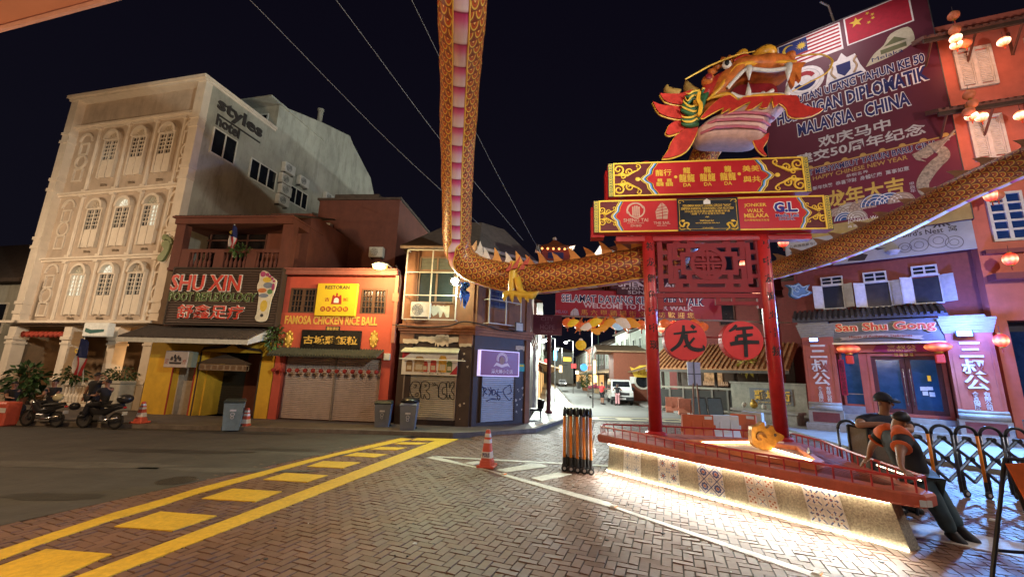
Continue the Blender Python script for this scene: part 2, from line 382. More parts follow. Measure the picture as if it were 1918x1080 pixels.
# ================================================================ white hotel
cream=M('cream_plaster',(.50,.405,.32),rough=.8,var=.16,scale=1.2,bump=.2,dirt=.4)
trim=M('pale_moulding',(.70,.62,.52),rough=.7,var=.1,scale=2,dirt=.15)
sidew=M('grey_plaster',(.38,.375,.32),rough=.85,var=.28,scale=.45,bump=.2,dirt=.6)
gl=glass()
glit=M('lit_glass',(.5,.5,.45),emit='dfe8d8',es=.55,var=.3,scale=3)
gdim=M('dim_lit_glass',(.3,.3,.25),emit='b9b48a',es=.12,var=.3,scale=3)
hot=T('hotel','tall pale hotel with arched windows, round mouldings and a plain grey side wall','hotel',(0,0,0),fac=HOT)
HL=HOT.L
mb=MB()
mb.box(0,HL-.012,.35,4.7,4,16.9)
mb.loft([[(x,y,z) for y,z in ((4.7,0.1),(4.7,18.75),(8.7,20.1),(11.9,21.0),(12.4,20.6),(15.4,19.0),(16.6,17.1),(17.0,16.4),(17.2,0.1))] for x in (3.2,HL)])
mb.k=1
mb.box(HL-.012,HL,.35,4.7,0.1,16.9)
mb.build('wall',[cream,sidew],hot).data.polygons.foreach_set('material_index',[0]*6+[1]*17)
for x0,x1 in ((0,.55),(HL-.55,HL)):
    mb=MB();mb.box(x0,x1,-.02,.35,4.1,17)
    for z in (4.5,5.0,8.0,8.5,11.3,11.9,14.2,14.7): mb.box(x0-.04,x1+.03,-.07,.35,z,z+.16)
    mb.build('corner_pier',trim,hot)
mb=MB()
mb.box(-.15,HL+.08,-.2,4.75,16.98,17.15);mb.box(-.08,HL+.03,-.1,4.72,16.85,16.98);mb.build('roof_slab',trim,hot)
mb=MB()
for z,d in ((3.95,.25),(7.4,.12),(11.1,.12),(15.2,.16)):
    mb.box(.55,HL-.55,.35-d-.1,.349,z,z+.1);mb.box(.55,HL-.55,.35-d,.348,z-.1,z)
mb.box(-.25,HL+.05,-.35,.349,4.0,4.12)
mb.build('cornice',trim,hot)
mb=MB()
for z0,z1 in ((4.1,7.3),(7.5,11.0),(11.2,15.1)):
    for x in (2.3,4.45,6.4,8.3):
        mb.cyl((x,.33,z0),(x,.33,z1),.11,.1,10);mb.box(x-.15,x+.15,.18,.349,z1-.12,z1);mb.box(x-.15,x+.15,.2,.349,z0,z0+.14)
mb.build('pilaster',trim,hot)
for z0,H in ((4.4,2.8),(8.0,2.85),(11.9,3.0)):
    for xc,sg in ((1.38,1),(8.72,-1)):
        mb=MB();w=.42;y0,y1=.27,.349
        k=H/2.8
        if sg>0:
            frame(mb,xc-w*.8,xc+w*.8,z0,z0+.75*k,.08,y0,y1);mb.ringz((xc,z0+1.12*k),.33,.1,y0,y1,20)
            frame(mb,xc-w*.8,xc+w*.8,z0+1.5*k,z0+2.2*k,.08,y0,y1);mb.ringz((xc,z0+2.3*k),w-.02,.11,y0,y1,12,0,pi)
        else:
            mb.box(8.4,8.48,y0,y1,z0,z0+.75*k);mb.box(8.48,9.0,y0,y1,z0,z0+.08);mb.box(8.48,9.0,y0,y1,z0+.67*k,z0+.75*k)
            mb.ringz((8.85,z0+1.12*k),.33,.1,y0,y1,16,R(60),R(300))
            mb.box(8.4,8.48,y0,y1,z0+1.5*k,z0+2.2*k);mb.box(8.48,9.0,y0,y1,z0+2.12*k,z0+2.2*k)
            mb.ringz((8.8,z0+2.3*k),w-.02,.11,y0,y1,10,R(75),R(180))
        mb.build('relief_moulding',trim,hot)
def hotel_window(xc,z0,H,lit):
    w=.5;zs=z0+.76*H;zp=z0+.37*H
    f=MB();f.k=0
    f.ringz((xc,zs),w-.06,.13,.12,.349,16,0,pi)
    for sx_ in (-1,1): f.box(xc+sx_*(w-.0)-.05,xc+sx_*(w)+.05,.2,.349,z0,zs)
    f.box(xc-w,xc+w,.2,.349,zs-.06,zs+.02);f.box(xc-.04,xc+.04,.22,.345,z0,zs-.06)
    for k in range(1,5): f.box(xc-w+.05,xc+w-.05,.24,.343,zp+(zs-.06-zp)*k/5-.03*(k<5),zp+(zs-.06-zp)*k/5)
    for sx_ in (-1,1): f.box(xc+sx_*.24-.015,xc+sx_*.24+.015,.245,.342,zp,zs-.06)
    for a in (30,60,90,120,150):
        ca,sa=cos(R(a)),sin(R(a));f.tube([(xc+.1*ca,.28,zs+.02+.1*sa),(xc+.43*ca,.28,zs+.02+.43*sa)],.016,4)
    win=f.build('window',trim,hot)
    p=MB();p.bev(xc-w+.05,xc-.045,.235,.344,z0+.03,zp-.02,.03);p.bev(xc+.045,xc+w-.05,.235,.344,z0+.03,zp-.02,.03);p.build('panel',trim,win)
    g=MB()
    g.k=1 if lit==2 else 0
    g.box(xc-w+.05,xc-.04,.3,.347,zp,zs-.06);g.k=1 if lit in (1,2) else 0;g.box(xc+.04,xc+w-.05,.3,.347,zp,zs-.06)
    g.k=1 if lit==3 else (2 if lit!=0 else 3);g.pr([(xc+w-.08,zs)]+arc(xc,zs+.02,w-.08,0,180,12),.3,.347)
    g.build('pane',[gl,glit,gdim,M('cream_glass',(.42,.36,.28),rough=.4)],win)
for z0,H,L in ((4.45,2.8,(2,3,0)),(8.0,2.85,(0,3,1)),(11.95,3.0,(0,0,0))):
    for xc,l in zip((3.5,5.45,7.35),L): hotel_window(xc,z0,H,l)
for z in (4.25,7.75,11.5):
    for xc in (3.5,5.45,7.35): mb=MB();mb.pr(arc(xc,z,.22,0,180,6,.1),.3,.349);mb.sph((xc-.1,.3,z+.08),(.12,.06,.05),6,4);mb.sph((xc+.12,.3,z+.06),(.1,.06,.05),6,4);mb.build('stucco_spray',M('dark_stucco',(.22,.17,.12)),hot)
for x0 in (0,3.85,6.85,HL-.55):
    mb=MB();mb.box(x0,x0+.5,0,.5,.1,3.85);mb.box(x0-.06,x0+.56,-.06,.56,3.2,3.36);mb.box(x0-.08,x0+.58,-.08,.58,.1,1.25);mb.box(x0-.12,x0+.62,-.12,.62,1.25,1.38);mb.box(x0-.04,x0+.54,-.04,.54,2.98,3.08)
    mb.build('column',trim,hot)
mb=MB();mb.box(.02,HL-.02,3.2,3.4,.1,3.85);mb.box(-.0,.2,.5,3.2,.1,3.85);mb.box(HL-.2,HL-.012,.5,3.2,.1,3.85)
mb.box(0,HL-.012,.0,3.4,3.85,3.949);mb.build('arcade_wall',M('ochre_wall',(.30,.20,.12),rough=.8,var=.2,scale=1.5,dirt=.3),hot)
mb=MB();mb.box(7.6,8.8,3.1,3.25,.6,3.0);mb.build('shop_window',M('warm_lit_glass',(.3,.2,.1),emit='e8a860',es=.5,var=.7,scale=5),hot)
mb=MB();mb.box(4.8,5.5,3.1,3.25,.3,2.6);mb.build('door',M('dark_wood',(.05,.03,.02),rough=.5),hot)
mb=MB();
for k in range(11): mb.lathe([(.02,.24),(.09,.3),(.11,.55),(.05,.7),(.06,1.0),(.1,1.06)],(4.55+.22*k,.25,0),8)
mb.box(4.4,6.8,.13,.37,1.06,1.22);mb.box(4.4,6.8,.12,.38,.1,.26)
mb.box(4.45,4.85,.1,.4,1.22,1.35)
mb.build('balustrade',trim,hot)
mb=MB()
for k in range(9): mb.tube([(.75+.33*k,.2,3.55),(.92+.33*k,.1,3.4),(1.08+.33*k,.2,3.55)],.1,8)
mb.build('valance',M('red_scallop',(.35,.05,.03)),hot)
HS=Fac(HOT.w(HL,0),HOT.w(HL,10));hs_off=Vector((0,0,0))
side=T('hotel_sign','dark raised hotel name lettering high on the grey side wall','sign',(.87,0,15.2),fac=HS)
dk=M('dark_letter_metal',(.05,.045,.045),rough=.5)
text(side,'styles',.75,3.75,15.55,16.55,dk,y=-.02,off=.03,ext=.05)
text(side,'hotel',.85,2.3,14.85,15.5,dk,y=-.02,off=.03,ext=.05)
mb=MB();mb.box(.95,3.7,-.06,-.02,15.42,15.5);mb.build('underline',dk,side)
swf=M('white_frame',(.6,.58,.52),rough=.5)
hs_root=T('hotel_side',None,None,(0,0,0),fac=HS)
def side_window(x0,x1,z0,z1,n):
    f=MB();frame(f,x0,x1,z0,z1,.07,-.06,-.002)
    for k in range(1,n): xx=x0+(x1-x0)*k/n;f.box(xx-.035,xx+.035,-.055,-.003,z0+.07,z1-.07)
    w=f.build('window',swf,hs_root);g=MB();g.box(x0+.05,x1-.05,-.03,-.004,z0+.05,z1-.05);g.build('pane',gl,w)
side_window(.8,2.3,13.2,14.7,2);side_window(3.3,5.3,13.0,14.3,3);side_window(6.5,8.2,12.9,14.1,3)
for c in kids(hs_root):
    c.parent=hot;q=Matrix.Translation(Vector((*HOT.A,0))) @ Matrix.Rotation(HOT.rz,4,'Z');p=Matrix.Translation((*HS.A,0)) @ Matrix.Rotation(HS.rz,4,'Z')
    c.matrix_local=q.inverted() @ p
bpy.data.objects.remove(hs_root)
mb=MB();frame(mb,7.3,8.9,16.95,18.2,.08,4.62,4.698);mb.box(8.06,8.14,4.64,4.697,17,18.15);mb.box(7.35,8.85,4.645,4.696,17.55,17.62);w=mb.build('window',swf,hot)
g=MB();g.box(7.36,8.84,4.66,4.699,17.0,18.15);g.build('pane',gl,w)
mb=MB();mb.box(3.0,HL+.1,3.9,9,18.78,18.9);mb.build('dormer_roof',sidew,hot)
mb=MB();mb.cyl((HL-.5,8.9,20),(HL-.5,8.9,21.3),.18,.18,10);mb.cyl((HL-.5,8.9,21.3),(HL-.5,8.9,21.4),.24,.24,10);mb.build('flue',sidew,hot)
def ac_unit(fac,x,z,y=0.0,label=None,group='air conditioners on the outer walls',w=.8,h=.58,d=.32):
    t=T('air_conditioner',label,'air conditioner',(x,y,z),fac=fac,group=group)
    b=MB();b.bev(x-w/2,x+w/2,y-d-.06,y-.06,z,z+h,.025);b.build('case',M('ac_white',(.55,.54,.5),rough=.5,dirt=.3),t)
    g=MB();xc,zc=x-w*.12,z+h/2;r=h*.38
    for k in range(4): g.ringz((xc,zc),r*(k+.6)/4,.012,y-d-.075,y-d-.06,20)
    for k in range(6): a=k*pi/3;g.tube([(xc+.04*cos(a),y-d-.068,zc+.04*sin(a)),(xc+r*cos(a),y-d-.068,zc+r*sin(a))],.006,4)
    g.build('fan_guard',M('ac_dark',(.06,.06,.06),rough=.6),t)
    b=MB();b.box(x-w*.4,x-w*.34,y-d,y-.001,z-.08,z-.002);b.box(x+w*.34,x+w*.4,y-d,y-.001,z-.08,z-.002);b.build('bracket',M('steel_dark',(.1,.1,.1),rough=.5,metal=.6),t)
    return t
for i,(u,v,lb) in enumerate(((535,318,'topmost air conditioner of the stack of four on the hotel side wall'),(529,338,'second air conditioner from the top of the hotel wall stack'),(528,358,'third air conditioner from the top of the hotel wall stack'),(523,377,'bottom air conditioner of the hotel wall stack'),(562,342,'lone air conditioner right of the stack on the hotel wall'),(610,372,'farthest air conditioner low on the hotel side wall'))):
    x,z=HS.p(u,v);ac_unit(HS,x,z-.3,label=lb,w=.9,h=.65)
FT=HOT.p(314,470,-.5)
t=T('foot_sign','flat green bare foot shaped sign sticking out at the hotel corner','sign',(FT[0],-.6,FT[1]-1),fac=HOT)
def foot(mb,cx,cz,s,y0,y1,toes=True,flip=1):
    P=[(-.18,-.5),(-.27,-.40),(-.27,-.26),(-.14,-.12),(-.02,.05),(-.17,.2),(-.2,.33),(-.08,.44),(.1,.44),(.24,.33),(.27,.12),(.2,-.15),(.1,-.4),(-.02,-.5)]
    q=bezier([(flip*p[0]*s+cx,0,p[1]*s+cz) for p in P]+[(flip*P[0][0]*s+cx,0,P[0][1]*s+cz)],4)
    mb.pr([(p.x,p.z) for p in q[:-1]],y0,y1)
    if toes:
        for tx,tz,r in ((-.13,.6,.15),(.06,.56,.085),(.17,.5,.075),(.26,.42,.065),(.32,.32,.055)): mb.pr([(cx+flip*s*tx+s*r*.85*cos(a*pi/6),cz+s*tz+s*r*sin(a*pi/6)) for a in range(12)],y0,y1)
mb=MB();foot(mb,FT[0],FT[1],1.05,-.68,-.56);mb.build('foot_shape',M('sage_green',(.20,.23,.10),rough=.5),t)
mb=MB();foot(mb,FT[0],FT[1],1.17,-.555,-.52);mb.build('edge',trim,t)
mb=MB();mb.box(FT[0]-.04,FT[0]+.04,-.54,0,FT[1]-.1,FT[1]);mb.build('arm',M('steel_dark'),t)
x0,x1,z0,z1=HOT.r(162,208,611,630,-.7)
t=T('light_box','small white sign box hung under the hotel cornice','sign',((x0+x1)/2,-.7,z0),fac=HOT)
mb=MB();mb.bev(x0,x1,-.85,-.55,z0,z1+.15,.03);mb.build('box',M('white_acrylic',(.7,.7,.66),emit='cfd0c0',es=.12),t)
mb=MB();mb.pr([(x0+.15,z0+.2),(x0+.5,z0+.12),(x1-.2,z0+.2),(x1-.2,z0+.32),(x0+.5,z0+.3),(x0+.15,z0+.38)],-.858,-.852);mb.build('swoosh',M('teal_ink',(.05,.15,.14)),t)
mb=MB();mb.cyl(((x0+x1)/2,-.7,z1+.1),((x0+x1)/2,-.7,3.95),.03,.03,6);mb.build('hanger',M('steel_dark'),t)
def leaf_cluster(mb,c,rx,ry,rz,n,ls=.16,droop=.3,seed=1):
    rnd=random.Random(seed)
    for _ in range(n):
        while True:
            p=Vector((rnd.uniform(-1,1),rnd.uniform(-1,1),rnd.uniform(-1,1)))
            if .25<p.length<1: break
        q=Vector((c[0]+p.x*rx,c[1]+p.y*ry,c[2]+p.z*rz));d=Vector((p.x,p.y,p.z*.6-droop+rnd.uniform(-.4,.6))).normalized()
        s_=d.cross(Vector((rnd.uniform(-1,1),rnd.uniform(-1,1),1))).normalized();up=s_.cross(d);l=ls*rnd.uniform(.6,1.3);w=l*.28
        mb.add([q,q+d*l*.45+s_*w+up*.02,q+d*l-Vector((0,0,l*droop*.5)),q+d*l*.45-s_*w+up*.02],[(0,1,2,3)])
leafm=M('leaf_green',(.055,.11,.03),rough=.45,var=.45,scale=4,island=.5)
leafd=M('leaf_dark',(.03,.065,.02),rough=.5,var=.4,scale=4,island=.5)
def plant(name,fac,x,y,z,rx,rz,n,label,pot=None,mat=None,ls=.2,seed=1,group=None):
    t=T(name,label,'plant',(x,y,z),fac=fac,group=group)
    ph=.35 if pot else 0
    if pot: b=MB();b.lathe([(.14,0),(.2,.3),(.22,.34),(.18,.34),(.16,.3)],(x,y,z),12);b.build('pot',pot,t)
    s=MB();rnd=random.Random(seed)
    for k in range(5): s.tube([(x,y,z+ph*.8),(x+rnd.uniform(-.3,.3)*rx,y+rnd.uniform(-.3,.3)*rx,z+ph+rz*.8),(x+rnd.uniform(-.8,.8)*rx,y+rnd.uniform(-.8,.8)*rx,z+ph+rz*rnd.uniform(1.1,1.7))],[.02,.014,.006],5)
    s.build('stem',M('stem_brown',(.08,.06,.03)),t)
    b=MB();leaf_cluster(b,(x,y,z+ph+rz),rx,rx*.8,rz,n,ls,.3,seed);b.build('foliage',mat or leafm,t,fix=False);return t
terra=M('terracotta',(.3,.12,.06),rough=.8)
plant('potted_palm',HOT,3.1,-.5,.14,.75,.75,260,'bushy dark palm beside the second hotel column',terra,leafd,.34,3)
plant('potted_plant',HOT,5.2,.0,1.22,.6,.35,150,'leafy plant on the balustrade behind the standing rider',None,leafd,.2,4)
plant('hedge_plant',HOT,8.35,-.15,1.35,.85,.3,240,'dense low plant on top of the white planter',None,leafd,.16,5)
t=T('planter_wall','white plastered planter block beside the hotel entrance','planter',(8.3,-.5,.12),fac=HOT)
mb=MB();mb.bev(7.5,9.25,-.75,.3,.12,1.3,.03);mb.box(7.45,9.3,-.8,.35,1.3,1.4);mb.build('block',M('dirty_white',(.48,.45,.38),dirt=.4,rough=.8),t)
mb=MB();mb.ringz((8.0,.8),.08,.02,-.775,-.75,14);mb.box(7.7,8.3,-.765,-.75,.3,.32);mb.box(7.7,8.3,-.765,-.75,1.15,1.17);mb.box(7.7,7.72,-.765,-.75,.32,1.15);mb.box(8.28,8.3,-.765,-.75,.32,1.15);mb.build('meter_door',M('meter_grey',(.35,.33,.3)),t)
mb=MB();mb.sph((7.9,1.6,2.6),(.05,.05,.06),8,6)
t=T('chandelier','lit warm chandelier glowing in the right bay of the hotel arcade','lamp',(8.0,1.2,2.4),fac=HOT)
mb=MB();rnd=random.Random(2)
for k in range(9): a=k*2*pi/9;mb.sph((8.15+.42*cos(a),1.2+.3*sin(a),2.55+rnd.uniform(-.06,.06)),(.05,.05,.06),8,6)
mb.build('bulb',M('warm_bulb',(1,.7,.3),emit='ffb060',es=14),t)
mb=MB();mb.cyl((8.15,1.2,2.6),(8.15,1.2,3.85),.02,.02,6)
for k in range(9): a=k*2*pi/9;mb.tube([(8.15,1.2,2.75),(8.15+.25*cos(a),1.2+.18*sin(a),2.5),(8.15+.42*cos(a),1.2+.3*sin(a),2.5)],.012,5)
mb.build('arm',M('brass',(.4,.25,.08),metal=.8,rough=.3),t)
lamp('chandelier_light',t,'POINT',(8.1,1.2,2.3),32,(1,.62,.28),.25)
mb=MB()
def flag(fac,x,y,z,label,sc=1.0,name='flag'):
    t=T(name,label,'flag',(x,y,z),fac=fac)
    b=MB();b.cyl((x,y,z),(x+.05*sc,y-.35*sc,z+1.9*sc),.02,.02,6);b.build('pole',M('pole_white',(.6,.6,.55)),t)
    def cloth(name,mat,c0,c1,r0,r1):
        b=MB();n=8;m=8;vs=[];px,py,pz=x+.05*sc,y-.34*sc,z+1.85*sc
        for i in range(n+1):
            fi=c0+(c1-c0)*i/n
            for j in range(m+1):
                fj=r0+(r1-r0)*j/m
                vs.append((px+(.34*fj-.1+.07*sin(fi*7+fj*5))*sc*(.5+.5*fi),py-(.12*sin(fj*11+fi*2))*sc,pz-fi*1.35*sc-.12*fj*sc))
        b.add(vs,[(i*(m+1)+j,i*(m+1)+j+1,(i+1)*(m+1)+j+1,(i+1)*(m+1)+j) for i in range(n) for j in range(m)]);b.smooth=True
        b.build(name,mat,t,fix=False)
    cloth('canton',M('flag_blue',(.01,.015,.07)),0,.5,0,1)
    for k in range(6): cloth('stripe',M('flag_red',(.4,.03,.03)) if k % 2 else M('flag_white',(.5,.45,.4)),.5,1,k/6,(k+1)/6)
    b=MB();b.ringz((x+.03*sc,z+1.35*sc),.05*sc,.03*sc,y-.5*sc,y-.49*sc,14,R(40),R(320));b.build('crescent',M('flag_yellow',(.7,.5,.05)),t)
    return t
flag(HOT,6.4,-.3,1.1,'drooping striped flag with blue canton by the third hotel column',1.15)
LH_=Fac((-44,27),(-27.2,23.2))
t=T('white_house','white low house with dark roof beyond the left end of the hotel','house',(12,0,0),fac=LH_);m=MB();m.box(0,16.6,0,8,.1,6.6);m.build('wall',sidew,t);m=MB();m.loft([[(x,-.6,6.5),(x,-.6,6.7),(x,4,10.5),(x,8.6,6.6)] for x in (-.3,16.8)]);m.build('roof',M('dark_roof_tile',(.075,.055,.045),rough=.85,var=.35,scale=5,bump=.5,dirt=.4),t)
for k in range(5):
    m=MB();x=1.5+3.1*k;frame(m,x,x+1.5,3.6,5.4,.1,-.06,-.002);w=m.build('window',swf,t);m=MB();m.box(x+.08,x+1.42,-.03,-.003,3.68,5.32);m.build('pane',gl,w)
t=T('lamp_post','pale leaning utility pole at the far left edge beside the hotel','pole',(-24.9,18.8,0));OFF[t]=Vector((-24.9,18.8,0));m=MB();m.cyl((-24.9,18.8,0),(-24.7,18.8,6.6),.11,.09,8);m.build('post',M('pole_pale',(.35,.33,.3)),t)
# ================================================================ foot reflexology shop
maroon=M('maroon_render',(.13,.045,.033),rough=.8,var=.22,scale=2,bump=.2,dirt=.3)
yelw=M('yellow_wall',(.62,.36,.03),rough=.75,var=.15,scale=2,bump=.15,dirt=.3)
rtile=M('dark_roof_tile',(.075,.055,.045),rough=.85,var=.35,scale=5,bump=.5,dirt=.4)
def ptx(fac,u,v,y=0): return fac.p(u,v,y)
foot_shop=T('massage_shop','narrow shop with yellow ground floor, brown louvre board and dark red balcony','shop',(3,0,0),fac=ROW)
xL=.35;xR=6.02
a0,a1=ROW.p(316,740)[0],ROW.p(356,740)[0];b0,b1=ROW.p(366,740)[0],ROW.p(478,740)[0]
mb=MB();mb.box(xL,a0,0,.35,.1,3.2);mb.box(a1,b0,0,.35,.1,3.2);mb.box(b1,xR,0,.35,.1,3.2);mb.box(a0,a1,0,.35,2.3,3.2);mb.box(b0,b1,0,.35,2.75,3.2)
mb.box(b0-.002,b0+.05,.35,1.3,.1,2.75)
mb.build('ground_wall',yelw,foot_shop)
mb=MB();mb.box(a0+.05,a1-.05,.55,.6,.1,2.3);mb.box(a0,a0+.05,.3,.6,.1,2.3);d=mb.build('side_door',M('off_white_door',(.42,.36,.30),dirt=.3),foot_shop)
mb=MB();mb.box(a0-.06,a0,-.012,.01,.1,2.3);mb.box(a1,a1+.06,-.012,.01,.1,2.3);mb.build('door_trim',M('red_trim',(.3,.03,.02)),foot_shop)
mb=MB();mb.box(b0+.05,b1,1.28,1.32,.1,2.75);
for k in range(26): mb.box(b0+.05,b1,1.262,1.28,.12+k*.1,.17+k*.1)
mb.build('roller_shutter',M('black_shutter',(.02,.018,.016),rough=.5),foot_shop)
mb=MB()
for (p,q) in ((b0-.09,b0-.03),(b1+.0,b1+.06)): mb.box(p,q,-.015,.05,.1,2.75)
xc=(b0+b1)/2
mb.pr([(b0-.1,2.75),(b0+.05,2.95),(xc-.35,3.02),(xc,3.28),(xc+.35,3.02),(b1-.05,2.92),(b1+.08,2.75),(b1-.05,2.82),(xc+.3,2.92),(xc,3.14),(xc-.3,2.92),(b0+.05,2.83)],-.06,-.012)
mb.build('arch_trim',M('dark_timber',(.045,.03,.022),rough=.7),foot_shop)
mb=MB();mb.box(xL,xR,.34,5,3.2,6.3);mb.box(xL,xR,2.2,5,6.3,8.5);mb.box(xL,xR,1.4,5,.1,3.2);mb.build('body',maroon,foot_shop)
mb=MB();
n=44
for i in range(n):
    x0=.05+(5.62)*i/n;w=5.62/n
    for (dx0,dx1,h) in ((0,.55,.05),(.55,1,0)):
        mb.loft([[(x0+w*dx0,-.05,3.78+h),(x0+w*dx1,-.05,3.78+h),(x0+w*dx1,-.05,3.70),(x0+w*dx0,-.05,3.70)],[(x0+w*dx0,-1.25,3.22+h),(x0+w*dx1,-1.25,3.22+h),(x0+w*dx1,-1.25,3.14),(x0+w*dx0,-1.25,3.14)]])
pr=mb.build('pent_roof',rtile,foot_shop)
mb=MB();mb.box(.05,5.67,-1.31,-1.253,3.02,3.2);mb.pr([(5.70,3.0),(5.70,3.05)] + [(5.72,3.0)],-1.3,-1.28);mb.loft([[(5.672,-1.31,3.02),(5.672,-1.31,3.2),(5.672,-.05,3.78),(5.672,-.05,3.35)],[(5.72,-1.31,3.02),(5.72,-1.31,3.2),(5.72,-.05,3.78),(5.72,-.05,3.35)]])
mb.build('fascia',M('white_fascia',(.5,.48,.42),dirt=.3),pr)
t=T('louvre_billboard','wide brown louvred billboard reading SHU XIN FOOT REFLEXOLOGY in red and green letters','billboard',(3.5,-.4,3.85),fac=ROW)
x0,x1=ROW.p(318,560,-.4)[0],ROW.p(523,560,-.4)[0]
mb=MB();mb.box(x0,x1,-.4,-.1,3.85,6.3);mb.build('backing',M('dark_timber'),t)
mb=MB();n=22
for k in range(n):
    z=3.9+k*2.35/n;mb.loft([[(x0+.02,-.401,z),(x0+.02,-.46,z+.01),(x0+.02,-.42,z+2.35/n-.012),(x0+.02,-.401,z+2.35/n-.012)],[(x1-.02,-.401,z),(x1-.02,-.46,z+.01),(x1-.02,-.42,z+2.35/n-.012),(x1-.02,-.401,z+2.35/n-.012)]])
mb.build('louvre',M('brown_slat',(.085,.055,.042),rough=.55,var=.15),t)
mb=MB();frame(mb,x0-.03,x1+.03,3.82,6.33,.05,-.48,-.2);mb.build('frame',M('dark_timber'),t)
redl,wl=M('red_letter',(.5,.05,.03),rough=.4,emit='b02018',es=.10),M('white_letter',(.75,.72,.66),rough=.4)
r=ROW.r(322,452,515,545,-.47);text(t,'SHU XIN',*r,redl,y=-.47,off=.012,ext=.06,out=(wl,.035))
r=ROW.r(318,480,548,564,-.47);text(t,'FOOT REFLEXOLOGY',*r,M('green_letter',(.07,.11,.03)),y=-.47,off=.004,ext=.05,out=(M("khaki_letter",(.6,.6,.34)),.028))
r=ROW.r(333,457,571,597,-.47);text(t,'舒鑫足疗',*r,redl,y=-.47,off=.004,ext=.05,out=(wl,.028))
fx,fz=ROW.p(498,553,-.5)
t2=T('foot_chart_sign','foot sole cut-out with coloured reflex zones at the right of the brown billboard','sign',(fx,-.5,fz-1),fac=ROW)
mb=MB();P=[(-.25,-.8),(-.3,-.95),(-.2,-1.08),(0,-1.12),(.2,-1.05),(.26,-.8),(.3,-.2),(.4,.25),(.42,.6),(.3,.72),(.1,.85),(-.05,1.0),(-.25,1.05),(-.38,.9),(-.36,.65),(-.42,.4),(-.38,.2),(-.28,0)]
q=bezier([(fx+p[0]*.98,0,fz+p[1]) for p in P]+[(fx+P[0][0]*.98,0,fz+P[0][1])],4);mb.pr([(p.x,p.z) for p in q[:-1]],-.56,-.5);mb.build('sole',M('sole_cream',(.62,.56,.44)),t2)
def blob(nm,mat,x,z,rx,rz,k=10): b=MB();b.pr([(fx+x+rx*cos(2*pi*i/k),fz+z+rz*sin(2*pi*i/k)) for i in range(k)],-.57,-.561);b.build(nm,mat,t2)
pk=M('zone_magenta',(.35,.05,.15));ye=M('zone_yellow',(.6,.42,.06));gy=M('zone_grey',(.17,.2,.26));og=M('zone_orange',(.5,.16,.05))
for x,z,r_ in ((-.22,.9,.12),(-.02,.88,.08),(.1,.79,.07),(.22,.7,.06),(.31,.6,.055)): blob('toe_zone',pk,x,z,r_,r_)
blob('zone',ye,.0,.66,.2,.12);blob('zone',gy,.08,.42,.22,.13);blob('zone',pk,.31,.35,.07,.16);blob('zone',og,-.15,.2,.2,.1);blob('zone',M('zone_green',(.1,.22,.08)),.2,.15,.12,.11);blob('zone',gy,-.05,-.02,.22,.09);blob('zone',ye,.02,-.45,.16,.25);blob('zone',M('zone_dark',(.05,.05,.05)),.0,-.85,.07,.07)
mb=MB();mb.box(xL,xL+.45,.0,.35,6.35,8.45);mb.box(xR-.5,xR,.0,.35,6.35,8.45);mb.box(xL,xR,-.12,2.2,8.45,8.72);mb.box(xL-.1,xR+.05,-.2,2.3,8.72,8.8);mb.box(xL,xR,-.05,2.2,6.3,6.42)
mb.build('balcony_frame',maroon,foot_shop)
mb=MB();mb.box(xL+.45,xR-.5,.02,.2,7.14,7.3)
for xx in (xL+.45,2.45,4.0): mb.box(xx,xx+.45,.02,.2,6.42,7.14)
for k in range(22):
    xx=xL+1.0+k*.21
    if 2.4<xx<2.95 or 3.95<xx<4.5 or xx>xR-.55: continue
    mb.lathe([(.03,6.42),(.06,6.5),(.075,6.7),(.035,6.85),(.04,7.05),(.06,7.14)],(xx,.1,0),8)
mb.build('balcony_balustrade',maroon,foot_shop)
mb=MB();
for k in range(6): xx=xL+.55+k*.96;mb.box(xx,xx+.06,1.3,1.36,6.42,8.45)
mb.box(xL+.4,xR-.4,1.3,1.36,8.1,8.16)
w=mb.build('balcony_window',M('timber_red',(.09,.035,.025)),foot_shop);mb=MB();mb.box(xL+.4,xR-.4,1.38,1.4,6.42,8.45);mb.build('pane',M('dark_glass',(.012,.01,.01),rough=.15,spec=.5),w)
mb=MB()
n=30
for i in range(n):
    xx=xL-.1+(xR-xL+.2)*i/n;w_=(xR-xL+.2)/n
    mb.loft([[(xx,-.15,8.8),(xx+w_*.5,-.15,8.86),(xx+w_,-.15,8.8),(xx+w_*.5,-.15,8.76)],[(xx,3.2,9.9),(xx+w_*.5,3.2,9.96),(xx+w_,3.2,9.9),(xx+w_*.5,3.2,9.86)]])
mb.build('roof',rtile,foot_shop)
flag(ROW,ROW.p(434,495,-.1)[0],-.1,6.9,'dark flag drooping over the red balcony',.75)
plant('balcony_plant',ROW,ROW.p(450,480,0)[0],-.02,7.0,.42,.25,130,'small green bush spilling over the red balcony rail',None,leafm,.16,8)
plant('wall_fern',ROW,ROW.p(515,625,-.3)[0],-.3,2.9,.33,.5,190,'leafy creeper hanging between the yellow shop and the orange restaurant',None,leafm,.15,9)
r=ROW.r(312,363,657,688,-.5)
t=T('shop_sign_box','small white light box sign with cup picture over the yellow shop side door','sign',((r[0]+r[1])/2,-.5,r[2]),fac=ROW)
mb=MB();mb.bev(r[0],r[1]-.18,-.6,-.3,r[2],r[3],.02);mb.build('face',M('pale_pink_acrylic',(.45,.38,.36),rough=.5,var=.1),t)
mb=MB();mb.box(r[1]-.18,r[1],-.58,-.32,r[2]+.02,r[3]-.02);mb.build('side',M('grey_green',(.22,.24,.2)),t)
ink=M('ink_dark',(.04,.03,.03));mb=MB();xc=(r[0]+r[1]-.18)/2;zc=(r[2]+r[3])/2
mb.pr([(xc-.25,zc-.2),(xc+.25,zc-.2),(xc+.28,zc-.12),(xc-.28,zc-.12)],-.607,-.601)
